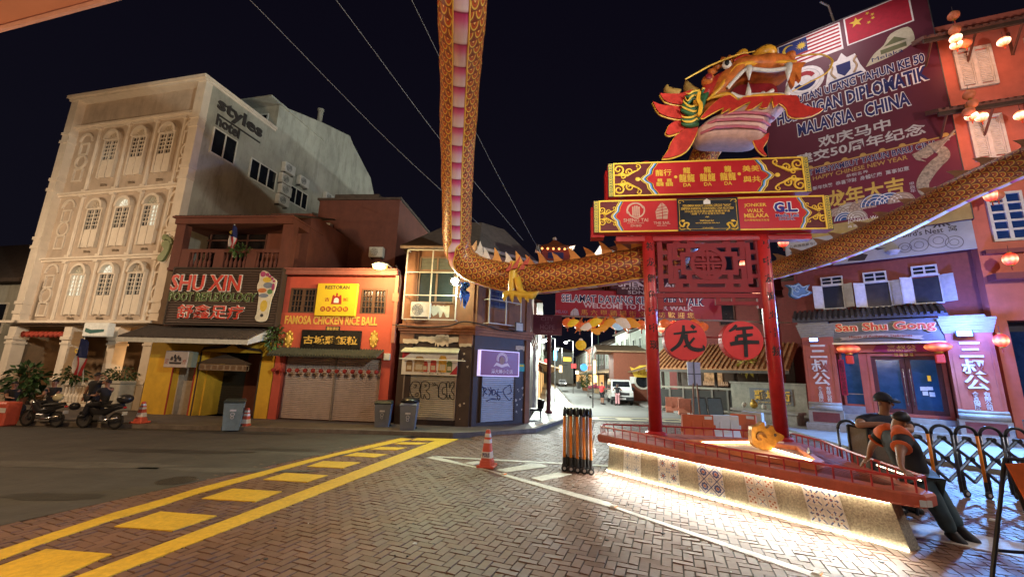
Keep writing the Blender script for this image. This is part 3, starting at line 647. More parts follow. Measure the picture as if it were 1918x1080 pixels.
for k,(dx,dz) in enumerate(((-.18,0),(-.05,.08),(.1,.05),(.2,-.02),(0,-.05))): mb.lathe([(.02,0),(.05,.02),(.04,.1),(.02,.16)],(xc+dx,-.605,zc+dz-.05),8)
mb.build('picture',ink,t)
text(t,'足',r[0]+.05,r[0]+.2,zc-.2,zc,M('red_trim'),y=-.602);text(t,'疗',r[1]-.38,r[1]-.23,zc-.2,zc,M('red_trim'),y=-.602)
r=ROW.r(373,470,667,693,-.08)
t=T('cafe_sign','dark carved cafe sign with a menu strip above the black shutter','sign',((r[0]+r[1])/2,-.1,r[2]),fac=ROW)
mb=MB();xm=(r[0]+r[1])/2
mb.pr([(r[0],r[2]+.25),(r[1],r[2]+.25),(r[1]+.05,r[3]-.28),(xm+.5,r[3]-.05),(xm,r[3]+.1),(xm-.5,r[3]-.05),(r[0]-.05,r[3]-.28)],-.12,-.07);mb.build('board',M('carved_wood',(.07,.045,.03),rough=.6),t)
mb=MB();mb.box(r[0]+.05,r[1]-.15,-.13,-.07,r[2]-.02,r[2]+.24);mb.build('menu_strip',M('menu_brown',(.16,.09,.05)),t)
text(t,'Cosy Street Malay Food Cafe',r[0]+.12,r[1]-.05,r[2]+.27,r[3]-.3,M('sign_cream',(.4,.3,.2)),y=-.122,shear=.25)
mb=MB()
for k in range(8): frame(mb,r[0]+.08+k*.28,r[0]+.33+k*.28,r[2],r[2]+.21,.012,-.138,-.131)
mb.build('menu_frame',M('sign_cream'),t)
t=T('rear_wing','dark red windowless block rising behind the orange restaurant','building',(8,5,0),fac=ROW)
w0=ROW.p(592,430,5)[0];w1=ROW.p(741,470,5)[0];z1=ROW.p(660,375,5)[1]
mb=MB();mb.box(w0,w1,5,14,.1,z1);mb.box(xR+.012,w0-.01,1.2,14,.1,ROW.p(565,400,1.2)[1]);mb.build('wall',maroon,t)
mb=MB();mb.box(w0-.1,w1+.1,4.9,14,z1,z1+.12);mb.box(w0+.6,w1-1.5,5.5,12,z1+.12,z1+.6);mb.build('roof',rtile,t)
for u,v,lb in ((612,430,'air conditioner on the dark red rear block, left one'),(709,475,'air conditioner on the dark red rear block near the street lamp')):
    x,z=ROW.p(u,v,5);ac_unit(ROW,x,z-.3,4.99,lb)
# ================================================================ restaurant
org=M('orange_red_render',(.50,.085,.055),rough=.7,var=.14,scale=2,bump=.15,dirt=.18)
fs=T('restaurant','orange red shophouse restaurant with a wide double roller shutter','restaurant',(8.5,0,0),fac=ROW)
f0,f1=6.06,11.02
s0,s1=ROW.p(522,740)[0],ROW.p(709,740)[0];sm=ROW.p(618,740)[0]
zh=ROW.p(620,668)[1]
wa=ROW.r(543,592,540,588);wb_=ROW.r(676,724,540,588)
mb=MB()
mb.box(f0,s0,0,.4,.1,zh);mb.box(s1,f1,0,.4,.1,zh);mb.box(f0,f1,.4,8,.1,6.25)
zz0,zz1=(wa[2]+wb_[2])/2,(wa[3]+wb_[3])/2
mb.box(f0,f1,0,.399,zh,zz0);mb.box(f0,f1,0,.399,zz1,6.05);mb.box(f0,wa[0],0,.399,zz0,zz1);mb.box(wa[1],wb_[0],0,.399,zz0,zz1);mb.box(wb_[1],f1,0,.399,zz0,zz1)
mb.build('wall',org,fs)
mb=MB();mb.box(f0-.35,f1+.05,-.28,.1,6.1,6.3);mb.box(f0-.35,f1+.05,-.36,.1,6.3,6.36);mb.build('cornice',M('pink_trim',(.30,.10,.08),rough=.7,dirt=.3),fs)
zb=ROW.p(620,610)[1]
mb=MB();mb.box(f0+.02,f1-.02,-.05,-.001,ROW.p(620,660)[1],ROW.p(620,587)[1]);mb.build('sign_band',M('orange_sign_panel',(.55,.10,.055),rough=.5,var=.08),fs)
for (x0,x1,_,_) in (wa,wb_):
    f=MB();frame(f,x0,x1,zz0,zz1,.08,-.03,.1);xm=(x0+x1)/2;f.box(xm-.06,xm+.06,-.025,.09,zz0+.08,zz1-.08)
    for sx_ in (-1,1):
        for k in (1,2): xx=xm+sx_*(.06+(x1-x0-.28)/2*k/3);f.box(xx-.015,xx+.015,0,.06,zz0+.08,zz1-.08)
    for k in (1,2,3): zz=zz0+.08+(zz1-zz0-.16)*k/4;f.box(x0+.08,x1-.08,.002,.058,zz-.015,zz+.015)
    w=f.build('window',M('brown_frame',(.10,.05,.03),rough=.5),fs);g=MB();g.box(x0+.05,x1-.05,.06,.08,zz0+.05,zz1-.05);g.build('pane',gl,w)
for (x0,x1) in ((s0,sm-.04),(sm+.04,s1)):
    b=MB();n=34
    zt=zh+.02
    for k in range(n):
        z=.16+k*(zt-.16)/n;h=(zt-.16)/n
        b.loft([[(x0,.3,z),(x0,.235,z+h*.25),(x0,.235,z+h*.6),(x0,.3,z+h)],[(x1,.3,z),(x1,.235,z+h*.25),(x1,.235,z+h*.6),(x1,.3,z+h)]],cap=True)
    b.build('roller_shutter',M('shutter_steel',(.62,.52,.47),rough=.45,metal=.2,dirt=.35,var=.1),fs)
mb=MB();mb.box(sm-.04,sm+.04,.2,.32,.14,zh);mb.box(s0-.05,s0,.15,.3,.14,zh);mb.box(s1,s1+.05,.15,.3,.14,zh);mb.build('shutter_guide',M('steel_grey',(.3,.26,.23),metal=.5,rough=.4),fs)
mb=MB();n=40
for i in range(n):
    xx=f0+.1+(f1-f0-.4)*i/n;w_=(f1-f0-.4)/n
    mb.loft([[(xx,0,3.0),(xx+w_*.5,0,3.07),(xx+w_,0,3.0),(xx+w_*.5,0,2.95)],[(xx,-.75,2.66),(xx+w_*.5,-.75,2.75),(xx+w_,-.75,2.66),(xx+w_*.5,-.75,2.61)]])
aw=mb.build('awning',M('mossy_tile',(.05,.05,.035),rough=.9,var=.4),fs)
r=ROW.r(593,669,531,592,-.1)
t=T('restaurant_sign','yellow RESTORAN sign with a red gate emblem between two brown windows','sign',((r[0]+r[1])/2,-.1,r[2]),fac=ROW)
mb=MB();mb.bev(r[0],r[1],-.16,-.03,r[2],r[3],.02);mb.build('panel',M('sign_yellow',(.72,.50,.02),rough=.45,var=.06),t)
W_,H_=r[1]-r[0],r[3]-r[2];X=lambda q: r[0]+W_*q;Zz=lambda q: r[2]+H_*q
text(t,'RESTORAN',X(.2),X(.8),Zz(.82),Zz(.93),ink,y=-.162,off=.02);rb=M('emblem_red',(.35,.03,.02))
mb=MB();mb.pr([(X(.38),Zz(.36)),(X(.64),Zz(.36)),(X(.64),Zz(.42)),(X(.62),Zz(.64)),(X(.58),Zz(.64)),(X(.57),Zz(.6)),(X(.53),Zz(.6)),(X(.53),Zz(.7)),(X(.49),Zz(.7)),(X(.49),Zz(.6)),(X(.46),Zz(.6)),(X(.45),Zz(.64)),(X(.41),Zz(.64)),(X(.39),Zz(.42))],-.168,-.161)
mb.build('emblem',rb,t);mb=MB();mb.pr([(X(.45),Zz(.4)),(X(.57),Zz(.4))]+arc(X(.51),Zz(.48),W_*.06,0,180,8),-.173,-.169);mb.build('emblem_arch',M('white_letter'),t)
text(t,'古',X(.22),X(.34),Zz(.44),Zz(.56),rb,y=-.162,off=.02);text(t,'城',X(.67),X(.8),Zz(.44),Zz(.56),rb,y=-.162,off=.02)
for k,ch in enumerate('古城雞飯粒'):
    b=MB();xc=X(.2+k*.14);b.pr([(xc+.062*W_*cos(a*pi/8),Zz(.21)+.062*W_*sin(a*pi/8)) for a in range(16)],-.167,-.161);b.build('roundel',rb,t)
    text(t,ch,xc-.04*W_,xc+.04*W_,Zz(.21)-.04*W_,Zz(.21)+.04*W_,M('sign_yellow'),y=-.168,off=.01)
r=ROW.r(534,707,592,608,-.05)
gold=M('gold_letter',(.72,.46,.10),rough=.35,metal=.2,emit='c08020',es=.06)
t=T('raised_letters','raised gold FAMOSA CHICKEN RICE BALL lettering across the orange wall','sign',((r[0]+r[1])/2,-.06,r[2]),fac=ROW)
text(t,'FAMOSA CHICKEN RICE BALL',*r,gold,y=-.052,off=.025,ext=.02)
r=ROW.r(612,635,612,619,-.05);text(t,'雞飯專家',*r,gold,y=-.056,off=.01);mb=MB();mb.box(r[0]-.05,r[1]+.05,-.055,-.051,r[2]-.03,r[3]+.03);mb.build('plate',ink,t)
r=ROW.r(564,676,618,655,-.1)
t=T('name_board','black board with five gold Chinese characters over the shutters','sign',((r[0]+r[1])/2,-.1,r[2]),fac=ROW)
mb=MB();mb.bev(r[0],r[1],-.14,-.05,r[2],r[3],.015);mb.build('panel',M('black_lacquer',(.012,.011,.01),rough=.3),t)
text(t,'古城雞飯粒',r[0]+.12,r[1]-.12,r[2]+.22,r[3]-.24,gold,y=-.142,off=.02,ext=.012)
for u,side_ in ((541,'left'),(700,'right')):
    r=ROW.r(u-7,u+8,619,651,-.06);xc,zc,rx,rz_=(r[0]+r[1])/2,(r[2]+r[3])/2,(r[1]-r[0])/2,(r[3]-r[2])/2
    t=T('gold_plaque',f'oval gold carved plaque at the {side_} end of the orange sign band','plaque',(xc,-.06,r[2]),fac=ROW)
    mb=MB();mb.pr([(xc+rx*(1+.12*cos(8*a*pi/24))*cos(a*pi/24),zc+rz_*(1+.08*cos(8*a*pi/24))*sin(a*pi/24)) for a in range(48)],-.09,-.052);mb.build('plate',M('gold_plaque',(.5,.3,.05),rough=.4,metal=.4,var=.4,scale=14),t)
    mb=MB();mb.sph((xc,-.09,zc),(rx*.55,.03,rz_*.55),12,8)
    for k in range(8): a=k*pi/4;mb.sph((xc+rx*.82*cos(a),-.09,zc+rz_*.85*sin(a)),(.04,.025,.05),6,4)
    mb.build('boss',M('gold_letter'),t)
lan=M('red_silk',(.32,.03,.02),rough=.55,var=.15)
src=None
for k in range(14):
    u=512+k*(705-512)/13;x,z=ROW.p(u,692.5+k*.3,-.2)
    if src is None:
        t0=T('small_lantern','small unlit red lantern in the row under the restaurant awning','lantern',(x,-.2,z),fac=ROW,group='small red lanterns under the restaurant awning')
        b=MB();b.lathe([(.03,-.085),(.07,-.06),(.095,0),(.07,.06),(.03,.085)],(x,-.2,z),10);b.build('shade',lan,t0);b=MB();b.cyl((x,-.2,z+.085),(x,-.2,z+.28),.006,.006,4);b.cyl((x,-.2,z-.2),(x,-.2,z-.085),.012,.012,5);b.build('string',ink,t0);src=t0
    else:
        n_=copy_tree(src);wx,wy=ROW.w(x,-.2);n_.location=(wx,wy,z)
mb=MB();x,z=ROW.p(726,668);
t=T('meter_box','small pale meter box on the orange pier beside the shutter','meter box',(x,-.05,z),fac=ROW);mb.bev(x-.13,x+.13,-.12,0,z-.14,z+.14,.02);mb.build('case',M('meter_white',(.55,.53,.48)),t);mb=MB();mb.cyl((x,-.03,z+.14),(x,-.03,z+.5),.015,.015,6);mb.build('conduit',M('meter_grey'),t)
x,_=ROW.p(741,600)
t=T('drain_pipe','pinkish square downpipe between the orange restaurant and the corner shop','pipe',(x,-.12,.2),fac=ROW)
mb=MB();mb.box(x-.07,x+.07,-.16,-.03,3.3,5.0);mb.box(x-.16,x+.1,-.17,-.03,5.0,5.35);mb.box(x-.1,x+.04,-.16,-.03,5.35,6.1);mb.build('pipe',M('pink_pipe',(.42,.16,.10),dirt=.3),t)
# ================================================================ corner shop
def adopt(tmp,root):
    bpy.context.view_layer.update()
    for c in kids(tmp): c.parent=root;c.matrix_local=root.matrix_world.inverted() @ tmp.matrix_world
    bpy.data.objects.remove(tmp)
brn=M('brown_render',(.24,.115,.065),rough=.8,var=.2,scale=2,bump=.25,dirt=.3)
blk=M('black_brown_paint',(.050,.032,.026),rough=.55,var=.25,scale=3,bump=.2,dirt=.2)
peel=M('peeled_plaster',(.48,.40,.30),rough=.9,var=.25,scale=5)
cs=T('corner_shop','brown two-storey corner shop with black lower walls, peeling paint and two shuttered fronts','shop',(0,0,0),fac=CNL)
C1=CNL.L
def Q(x,y): return CNL.w(x,y)
def loc2(p):
    dx,dy=p[0]-CNL.A[0],p[1]-CNL.A[1];return (dx*CNL.d[0]+dy*CNL.d[1],dx*CNL.n[0]+dy*CNL.n[1])
E0=loc2(CNR.w(CNR.L,0));E1=loc2((1.35,24.3));E2=loc2((-4.4,24.3))
pl=[(0,0),(C1,0),E0,E1,E2]
def grow(pts,e):
    cx=sum(p[0] for p in pts)/len(pts);cy=sum(p[1] for p in pts)/len(pts);return [(cx+(p[0]-cx)*(1+e),cy+(p[1]-cy)*(1+e)) for p in pts]
mb=MB();mb.prz(pl,.1,3.72);mb.build('lower_wall',blk,cs)
mb=MB();mb.prz(pl,4.1,7.3);mb.build('upper_wall',brn,cs)
mb=MB()
for z0,z1,e in ((3.72,3.82,.025),(3.82,3.94,.05),(3.94,4.03,.075),(4.03,4.1,.045)): mb.prz(grow(pl,e),z0,z1)
mb.build('cornice',M('terracotta_moulding',(.30,.125,.065),rough=.75,dirt=.3,var=.2),cs)
mb=MB();g1,g2=grow(pl,.1),grow(pl,-.55);c_=(sum(p[0] for p in pl)/5,sum(p[1] for p in pl)/5)
mb.loft([[(p[0],p[1],7.3) for p in grow(pl,.02)],[(p[0],p[1],7.34) for p in g1],[(p[0],p[1],7.44) for p in g1],[(p[0],p[1],9.3) for p in g2]]);mb.build('roof',rtile,cs)
mb=MB();mb.tube([(*g1[0],7.36),(*g1[1],7.36),(*g1[2],7.36)],.07,8);mb.build('gutter',M('pale_gutter',(.3,.22,.17),dirt=.3),cs)
for x in (.0,2.45):
  mb=MB();mb.box(x,x+.5,-.09,-.001,4.1,7.2);mb.box(x-.03,x+.53,-.14,-.001,3.3,3.7);mb.box(x-.02,x+.52,-.1,-.001,.1,3.3)
  o=mb.build('pilaster',[brn,blk],cs)
  for p in o.data.polygons:
    if p.center.z<3.31: p.material_index=1
rp=random.Random(5)
def rag(x0,x1,z0,z1,y,n=9,amp=.35):
    h=z1-z0
    a=[(x0+(x1-x0)*i/n,z1-h*.12*rp.random()) for i in range(n+1)];b=[(x0+(x1-x0)*i/n,z0+h*amp*rp.random()) for i in range(n,-1,-1)]
    m=MB();m.pr(a+b,y-.006,y-.0);return m
for (x0,x1,z0,z1) in ((.1,.75,3.28,3.5),(.75,2.4,3.3,3.62),(1.45,2.0,3.15,3.7),(2.45,2.95,3.2,3.36)): rag(x0,x1,z0,z1,-.145).build('torn_plaster',peel,cs)
r=CNL.r(806,859,571,609);mbp=rag(r[0],r[1]-.4,r[2]+.3,r[3],-.003,12,.5);mbp.build('torn_plaster',M('pale_patch',(.55,.52,.42),rough=.9,var=.15),cs)
for k in range(14):
    x=rp.choice((rp.uniform(2.35,3.0),rp.uniform(.2,2.3)));z=rp.uniform(.3,1.0) if x<2.3 else rp.uniform(.3,3);s_=rp.uniform(.02,.07)
    b=MB();b.pr([(x+s_*rp.uniform(.5,1.2)*cos(a),z+s_*rp.uniform(.5,1.2)*sin(a)) for a in [i*pi/4 for i in range(8)]],-.104 if x>2.45 else -.006,-.1 if x>2.45 else -.001);b.build('torn_plaster',peel,cs)
def ribs(mb,x0,x1,z0,z1,n,y,d=.05):
    h=(z1-z0)/n
    for k in range(n):
        z=z0+k*h;mb.loft([[(x0,y,z),(x0,y-d,z+h*.25),(x0,y-d,z+h*.62),(x0,y,z+h)],[(x1,y,z),(x1,y-d,z+h*.25),(x1,y-d,z+h*.62),(x1,y,z+h)]])
def strokes(par,fac,pts_list,y,mat,r=.018,k=1,o=(0,0),name='graffiti'):
    m=MB()
    for pts in pts_list:
        q=[]
        for (u,v) in pts: x,z=fac.p(u/k+o[0],v/k+o[1],y);q.append((x,y,z))
        m.tube(bezier(q,3),r,5)
    return m.build(name,mat,par)
spray=M('black_spray',(.012,.012,.014),rough=.6)
x0,x1=CNL.p(757,745)[0],CNL.p(852,745)[0];z0,z1=.42,2.1
mb=MB();ribs(mb,x0,x1,z0,z1,21,-.03);sh=mb.build('roller_shutter',M('cream_shutter',(.46,.42,.33),rough=.45,var=.1,dirt=.3),cs)
mb=MB();mb.box(x0-.05,x0,-.12,0,z0-.06,z1);mb.box(x1,x1+.05,-.12,0,z0-.06,z1);mb.box(x0,x1,-.1,0,z0-.08,z0);mb.build('shutter_frame',M('steel_grey'),cs)
Z8=dict(k=4.5,o=(700,600))
strokes(cs,CNL,[[(330,515),(305,560),(315,620),(345,655),(385,650),(395,620),(385,585),(392,550),(380,520),(345,512),(330,515)],[(340,545),(360,540),(350,565),(335,560)],[(345,620),(375,610),(370,635),(345,630)],
  [(400,650),(395,590),(405,520),(440,512),(470,535),(462,575),(440,590),(468,620),(470,655),(445,660),(425,620),(420,655),(400,650)],[(425,540),(445,545),(430,560)],
  [(495,525),(505,535)],[(512,522),(520,540)],[(495,548),(540,548),(545,650)],
  [(605,525),(570,520),(550,560),(550,640),(590,660),(610,640),(600,620),(580,615),(580,570),(610,560),(605,525)],[(618,655),(615,530),(635,520),(640,570),(655,525),(675,520),(675,550),(655,590),(680,630),(675,660),(650,655),(640,620),(635,655),(618,655)]],-.085,spray,.016,**Z8)
r=CNL.r(753,857,661,702,-.25)
t=T('product_banner','white hanging banner printed with jars and red corner flashes above the cream shutter','banner',((r[0]+r[1])/2,-.25,r[2]),fac=CNL)
mb=MB();mb.box(r[0],r[1],-.27,-.24,r[2],r[3]);mb.build('sheet',M('banner_white',(.62,.58,.52),rough=.6,var=.1),t)
mb=MB();mb.pr([(r[0],r[3]),(r[0]+.35,r[3]),(r[0]+.0,r[3]-.25)],-.276,-.271);mb.build('flash',M('flash_red',(.35,.02,.03)),t);mb=MB();mb.pr([(r[1],r[2]+.05),(r[1]-.3,r[2]+.05),(r[1],r[2]+.4)],-.276,-.271);mb.build('flash',M('flash_red',(.35,.02,.03)),t)
cols=[(.25,.14,.06),(.35,.22,.1),(.4,.05,.03),(.45,.06,.04),(.55,.3,.04),(.12,.16,.06)]
for k in range(6):
    b=MB();xx=r[0]+.18+k*.33;w=(.26,.4,.22,.24,.32,.22)[k];h=(.45,.6,.42,.5,.65,.45)[k]
    b.pr([(xx,r[2]+.12),(xx+w,r[2]+.12),(xx+w,r[2]+.12+h*.8),(xx+w*.8,r[2]+.12+h),(xx+w*.2,r[2]+.12+h),(xx,r[2]+.12+h*.8)],-.28,-.271);b.build('printed_jar',M('jar_%d_print' % k,cols[k],var=.5,scale=14),t)
    b=MB();b.pr([(xx+w*.15,r[2]+.2),(xx+w*.85,r[2]+.2),(xx+w*.85,r[2]+.2+h*.35),(xx+w*.15,r[2]+.2+h*.35)],-.284,-.281);b.build('printed_label',M('label_cream',(.5,.42,.3),var=.4,scale=30),t)
mb=MB();leaf_cluster(mb,(r[0]+1.3,-.274,r[2]+.1),.5,.002,.06,40,.08,0,3);mb.build('printed_herbs',M('leaf_dark'),t,fix=False)
ra=CNL.r(757,859,645,660,-.4)
mb=MB();mb.loft([[(r[0]+.02,-.02,3.18),(r[1]+.02,-.02,3.18),(r[1]+.02,-.02,3.14),(r[0]+.02,-.02,3.14)],[(r[0]-.03,-.45,r[3]+.05),(r[1]+.05,-.45,r[3]+.05),(r[1]+.05,-.45,r[3]+.01),(r[0]-.03,-.45,r[3]+.01)]]);mb.build('awning_board',M('pale_green_board',(.48,.50,.38),rough=.7,dirt=.25),cs)
mb=MB();mb.tube([(r[0]-.05,-.5,r[3]-.25),(r[1]+.35,-.5,r[3]-.28)],.025,6);mb.build('awning_pole',M('pole_white'),t)
r=CNL.r(784,853,481,568)
mb=MB();frame(mb,r[0],r[1],r[2],r[3],.07,-.05,.02);xm=(r[0]+r[1])/2;mb.box(xm-.04,xm+.04,-.045,.015,r[2]+.07,r[3]-.07);zt=r[2]+(r[3]-r[2])*.68;mb.box(r[0]+.07,r[1]-.07,-.046,.014,zt-.04,zt+.04)
w=mb.build('window',M('weathered_frame',(.20,.13,.09),dirt=.3),cs)
mb=MB()
for k in range(8): z=zt+.08+k*(r[3]-zt-.15)/8;mb.loft([[(x,-.01,z),(x,-.03,z+.02),(x,.0,z+.1),(x,.01,z+.09)] for x in (r[0]+.08,r[1]-.08)])
mb.build('louvre',M('louvre_grey',(.12,.12,.1)),w);mb=MB();mb.box(r[0]+.06,r[1]-.06,-.012,-.003,r[2]+.06,zt);mb.build('pane',M('sheet_glass',(.03,.04,.045),rough=.15,spec=.6),w)
ca=CNL.r(759,856,468,598,-.45)
t=T('window_cage','pale steel bar cage in front of the upper left window of the corner shop','window cage',((ca[0]+ca[1])/2,-.45,ca[2]),fac=CNL)
pw=M('pale_steel',(.55,.52,.45),rough=.5)
mb=MB();xs=[ca[0],ca[0]+(ca[1]-ca[0])*.5,ca[1]];zs=[ca[2]+(ca[3]-ca[2])*q for q in (0,.34,.67,1)]
for x in xs: mb.box(x-.025,x+.025,-.475,-.425,zs[0],zs[-1])
mb.build('upright',pw,t);mb=MB()
for z in zs:
    mb.box(ca[0],ca[1],-.47,-.43,z-.02,z+.02)
    for x in (ca[0],ca[1]): mb.box(x-.018,x+.018,-.43,.0,z-.018,z+.018)
mb.build('crossbar',pw,t)
x,z=CNL.p(787,594,-.3);ac_unit(CNL,x,z,-.05,'white air conditioner inside the cage of the corner shop window',w=.78,h=.62)
def cable(name,label,pts,r=.015,mat=None,loc=None,group=None):
    m=MB();m.tube(bezier(pts,6),r,5);return one(name,m,mat or ink,label,'cable',loc or pts[0],group)
def W3(fac,u,v,y): x,z=fac.p(u,v,y);wx,wy=fac.w(x,y);return (wx,wy,z)
cable('cable','black cable bundle sagging along the cornice of the corner shop',[W3(CNL,735,608,-.3),W3(CNL,790,612,-.35),W3(CNL,840,610,-.35),W3(CNL,868,602,-.35),W3(CNR,900,607,-.3),W3(CNR,940,618,-.3),W3(CNR,985,620,-.3)],.03)
cable('cable','loop of black cables hanging beside the street lamp bracket',[W3(CNL,742,497,-.2),W3(CNL,751,520,-.3),W3(CNL,748,550,-.25),W3(CNL,744,580,-.2),W3(CNL,740,605,-.2)],.03)
cr_=T('corner_tmp',None,None,(0,0,0),fac=CNR)
x0,x1=CNR.p(899,755)[0],CNR.p(960,755)[0];z0,z1=.28,2.12
mb=MB();ribs(mb,x0,x1,z0,z1,24,-.02);mb.build('roller_shutter',M('blue_grey_shutter',(.42,.45,.50),rough=.4,var=.08,dirt=.15),cr_)
mb=MB();mb.box(x1,x1+.06,-.1,0,z0,z1);mb.box(x0-.04,x0,-.1,0,z0,z1);mb.build('shutter_frame',M('dark_timber'),cr_)
strokes(cr_,CNR,[[(920,555),(930,600),(920,640)],[(915,560),(950,575),(935,600),(955,620)],[(965,570),(985,600),(970,635)],[(985,560),(1000,630)],[(1000,620),(1005,580),(1030,600),(1010,630)],[(1050,570),(1040,640),(1055,670),(1065,640),(1030,610),(1085,600)],[(1150,540),(1090,590),(1140,670),(1165,650)],[(1150,540),(1160,600),(1130,620)],[(950,680),(990,660),(1040,665)]],-.075,M('blue_spray',(.012,.02,.12)),.016,**Z8)
r=CNR.r(917,953,533,579);mb=MB();frame(mb,r[0],r[1],r[2],r[3],.05,-.04,.01);w=mb.build('window',M('weathered_frame'),cr_)
mb=MB();mb.box(r[0]+.04,r[1]-.04,-.012,-.003,r[2]+.04,r[3]-.04);mb.build('pane',M('blue_glass',(.02,.03,.09),rough=.2,spec=.6),w)
mb=MB();
for k in range(5): z=r[2]+(r[3]-r[2])*(k+.5)/5;mb.box(r[0]+.05,r[1]-.05,-.02,-.013,z-.012,z+.012)
xm=(r[0]+r[1])/2;mb.box(xm-.015,xm+.015,-.022,-.012,r[2]+.05,r[3]-.05);mb.build('glazing_bar',M('steel_dark'),w)
for q in ((2.75,3.0,-.08,0,.1,3.7),(2.75,3.0,-.06,0,4.1,7.2),(0,.28,-.05,0,4.1,7.2),(.55,.63,-.1,-.02,4.1,7.1)): mb=MB();mb.box(*q);mb.build('pilaster',brn,cr_)
for p in kids(cr_)[-1].data.polygons: pass
for k in range(12):
    x=rp.uniform(2.2,2.75);z=rp.uniform(.5,2.2);s_=rp.uniform(.02,.08);b=MB();b.pr([(x+s_*rp.uniform(.5,1.2)*cos(a),z+s_*rp.uniform(.5,1.2)*sin(a)) for a in [i*pi/4 for i in range(8)]],-.006,-.001);b.build('torn_plaster',peel,cr_)
rag(2.2,2.72,3.2,3.45,-.002).build('torn_plaster',peel,cr_)
adopt(cr_,cs)
r=CNR.r(917,976,533,608,-.4)
t=T('window_cage','pale steel bar cage on the right face of the corner shop','window cage',((r[0]+r[1])/2,-.4,r[2]),fac=CNR)
mb=MB();xs=[r[0],r[0]+(r[1]-r[0])*.52,r[1]]
for x in xs: mb.box(x-.02,x+.02,-.42,-.38,r[2],r[3])
mb.build('upright',pw,t);mb=MB()
for q in (0,.58,1):
    z=r[2]+(r[3]-r[2])*q;mb.box(r[0],r[1],-.415,-.385,z-.018,z+.018)
    for x in (r[0],r[1]): mb.box(x-.015,x+.015,-.385,0,z-.015,z+.015)
mb.build('crossbar',pw,t)
r=CNR.r(900,971,658,703,-.2)
t=T('purple_sign','purple lit shop sign with round portrait emblem and white edge over the blue shutter','sign',((r[0]+r[1])/2,-.2,r[2]),fac=CNR)
mb=MB();mb.box(r[0],r[1],-.2,-.02,r[2],r[3]);mb.build('panel',M('purple_panel',(.16,.045,.10),rough=.4,emit='7a3a5a',es=.25,var=.08),t)
mb=MB();frame(mb,r[0]-.03,r[1]+.03,r[2]-.03,r[3]+.03,.03,-.22,-.02);mb.build('lit_edge',M('lilac_edge',(.6,.55,.7),emit='c8b8f0',es=.9),t)
xc=(r[0]+r[1])/2+.1;zc=r[2]+(r[3]-r[2])*.66;pale=M('lilac_print',(.5,.42,.5),emit='b8a8c0',es=.25)
mb=MB();mb.ringz((xc,zc),.2,.05,-.207,-.201,20,R(-20),R(200));mb.ringz((xc,zc),.27,.03,-.207,-.201,20,R(-10),R(190));mb.pr([(xc-.45,zc-.3),(xc-.3,zc-.12),(xc,zc-.2),(xc+.3,zc-.12),(xc+.45,zc-.3),(xc+.3,zc-.24),(xc,zc-.32),(xc-.3,zc-.24)],-.207,-.201);mb.build('emblem',pale,t)
mb=MB();mb.pr([(xc+.13*cos(a*.4),zc-.03+.16*sin(a*.4)) for a in range(16)],-.209,-.203);mb.build('portrait',M('portrait_tan',(.4,.25,.22)),t)
text(t,'潭大婶小食店',xc-.55,xc+.6,r[2]+.08,r[2]+.26,pale,y=-.201,off=.015)
x0_,x1_,z0_,z1_=CNR.r(972,983,681,695,-.05)
t=T('wall_notice','small teal and yellow notice on the black wall right of the purple sign','notice',(x0_,-.03,z0_),fac=CNR);mb=MB();mb.box(x0_,x1_,-.03,-.005,z0_,z1_);mb.build('plate',M('teal_plate',(.05,.28,.28),emit='2a8a88',es=.1),t);mb=MB();mb.box(x0_+.05,x1_-.05,-.036,-.031,z1_-.12,z1_-.04);mb.build('band',M('flag_yellow'),t)
mb=MB();n,m=8,10;vs=[]
for i in range(n+1):
    for j in range(m+1):
        u=862+20*i/n*(.75+.25*sin(j));v=528+52*j/m*(.75+.25*cos(i*1.3));p=W3(CNR,u,v,-.5);vs.append((p[0]+.03*sin(i*2+j),p[1]+.08*sin(i*2.6+j*.5),p[2]))
mb.add(vs,[(i*(m+1)+j,(i+1)*(m+1)+j,(i+1)*(m+1)+j+1,i*(m+1)+j+1) for i in range(n) for j in range(m)]);mb.smooth=True
p=W3(CNR,870,575,-.4);one('tarpaulin',mb,M('blue_tarp',(.03,.09,.32),rough=.4,var=.3),'torn blue tarpaulin hanging from the corner of the brown shop below the dragon','tarpaulin',p)
t=T('street_lamp','glowing yellow street lamp on a wall bracket beside the orange restaurant','street lamp',(ROW.p(738,500,-.2)[0],-.15,6.2),fac=ROW)
lx,lz=ROW.p(712,500,-.9);bx,bz=ROW.p(736,503,-.12)
mb=MB();mb.tube([(bx,-.02,bz-.2),(bx,-.2,bz),(bx-.15,-.5,bz+.1),(lx+.2,-.85,lz+.12)],.035,8);mb.build('arm',M('steel_grey'),t)
mb=MB();mb.sph((lx,-.9,lz+.1),(.36,.2,.11),14,8);mb.build('housing',M('lamp_grey',(.25,.24,.2)),t)
mb=MB();mb.sph((lx,-.92,lz),(.30,.17,.11),14,8);mb.build('bowl',M('sodium_bowl',(1,.8,.3),emit='ffd21e',es=7),t)
lamp('street_lamp_light',t,'POINT',(lx,-1.25,lz-.22),470,(1,.70,.30),.2)
fx,fz=CNL.p(852,526,-1.0)
t=T('flood_lamp','glaring white flood lamp on the corner shop under the dragon bend','flood lamp',(fx,-.4,fz-.3),fac=CNL)
mb=MB();mb.tube([(fx+.2,0,fz-.1),(fx+.1,-.5,fz-.05),(fx,-.9,fz)],.03,6);mb.bev(fx-.2,fx+.2,-1.0,-.9,fz-.16,fz+.16,.02);mb.build('body',M('steel_dark'),t)
mb=MB();mb.sph((fx,-1.0,fz),(.15,.05,.13),14,8);mb.build('lens',M('flood_lens',(1,1,1),emit='f4ffd8',es=60),t)
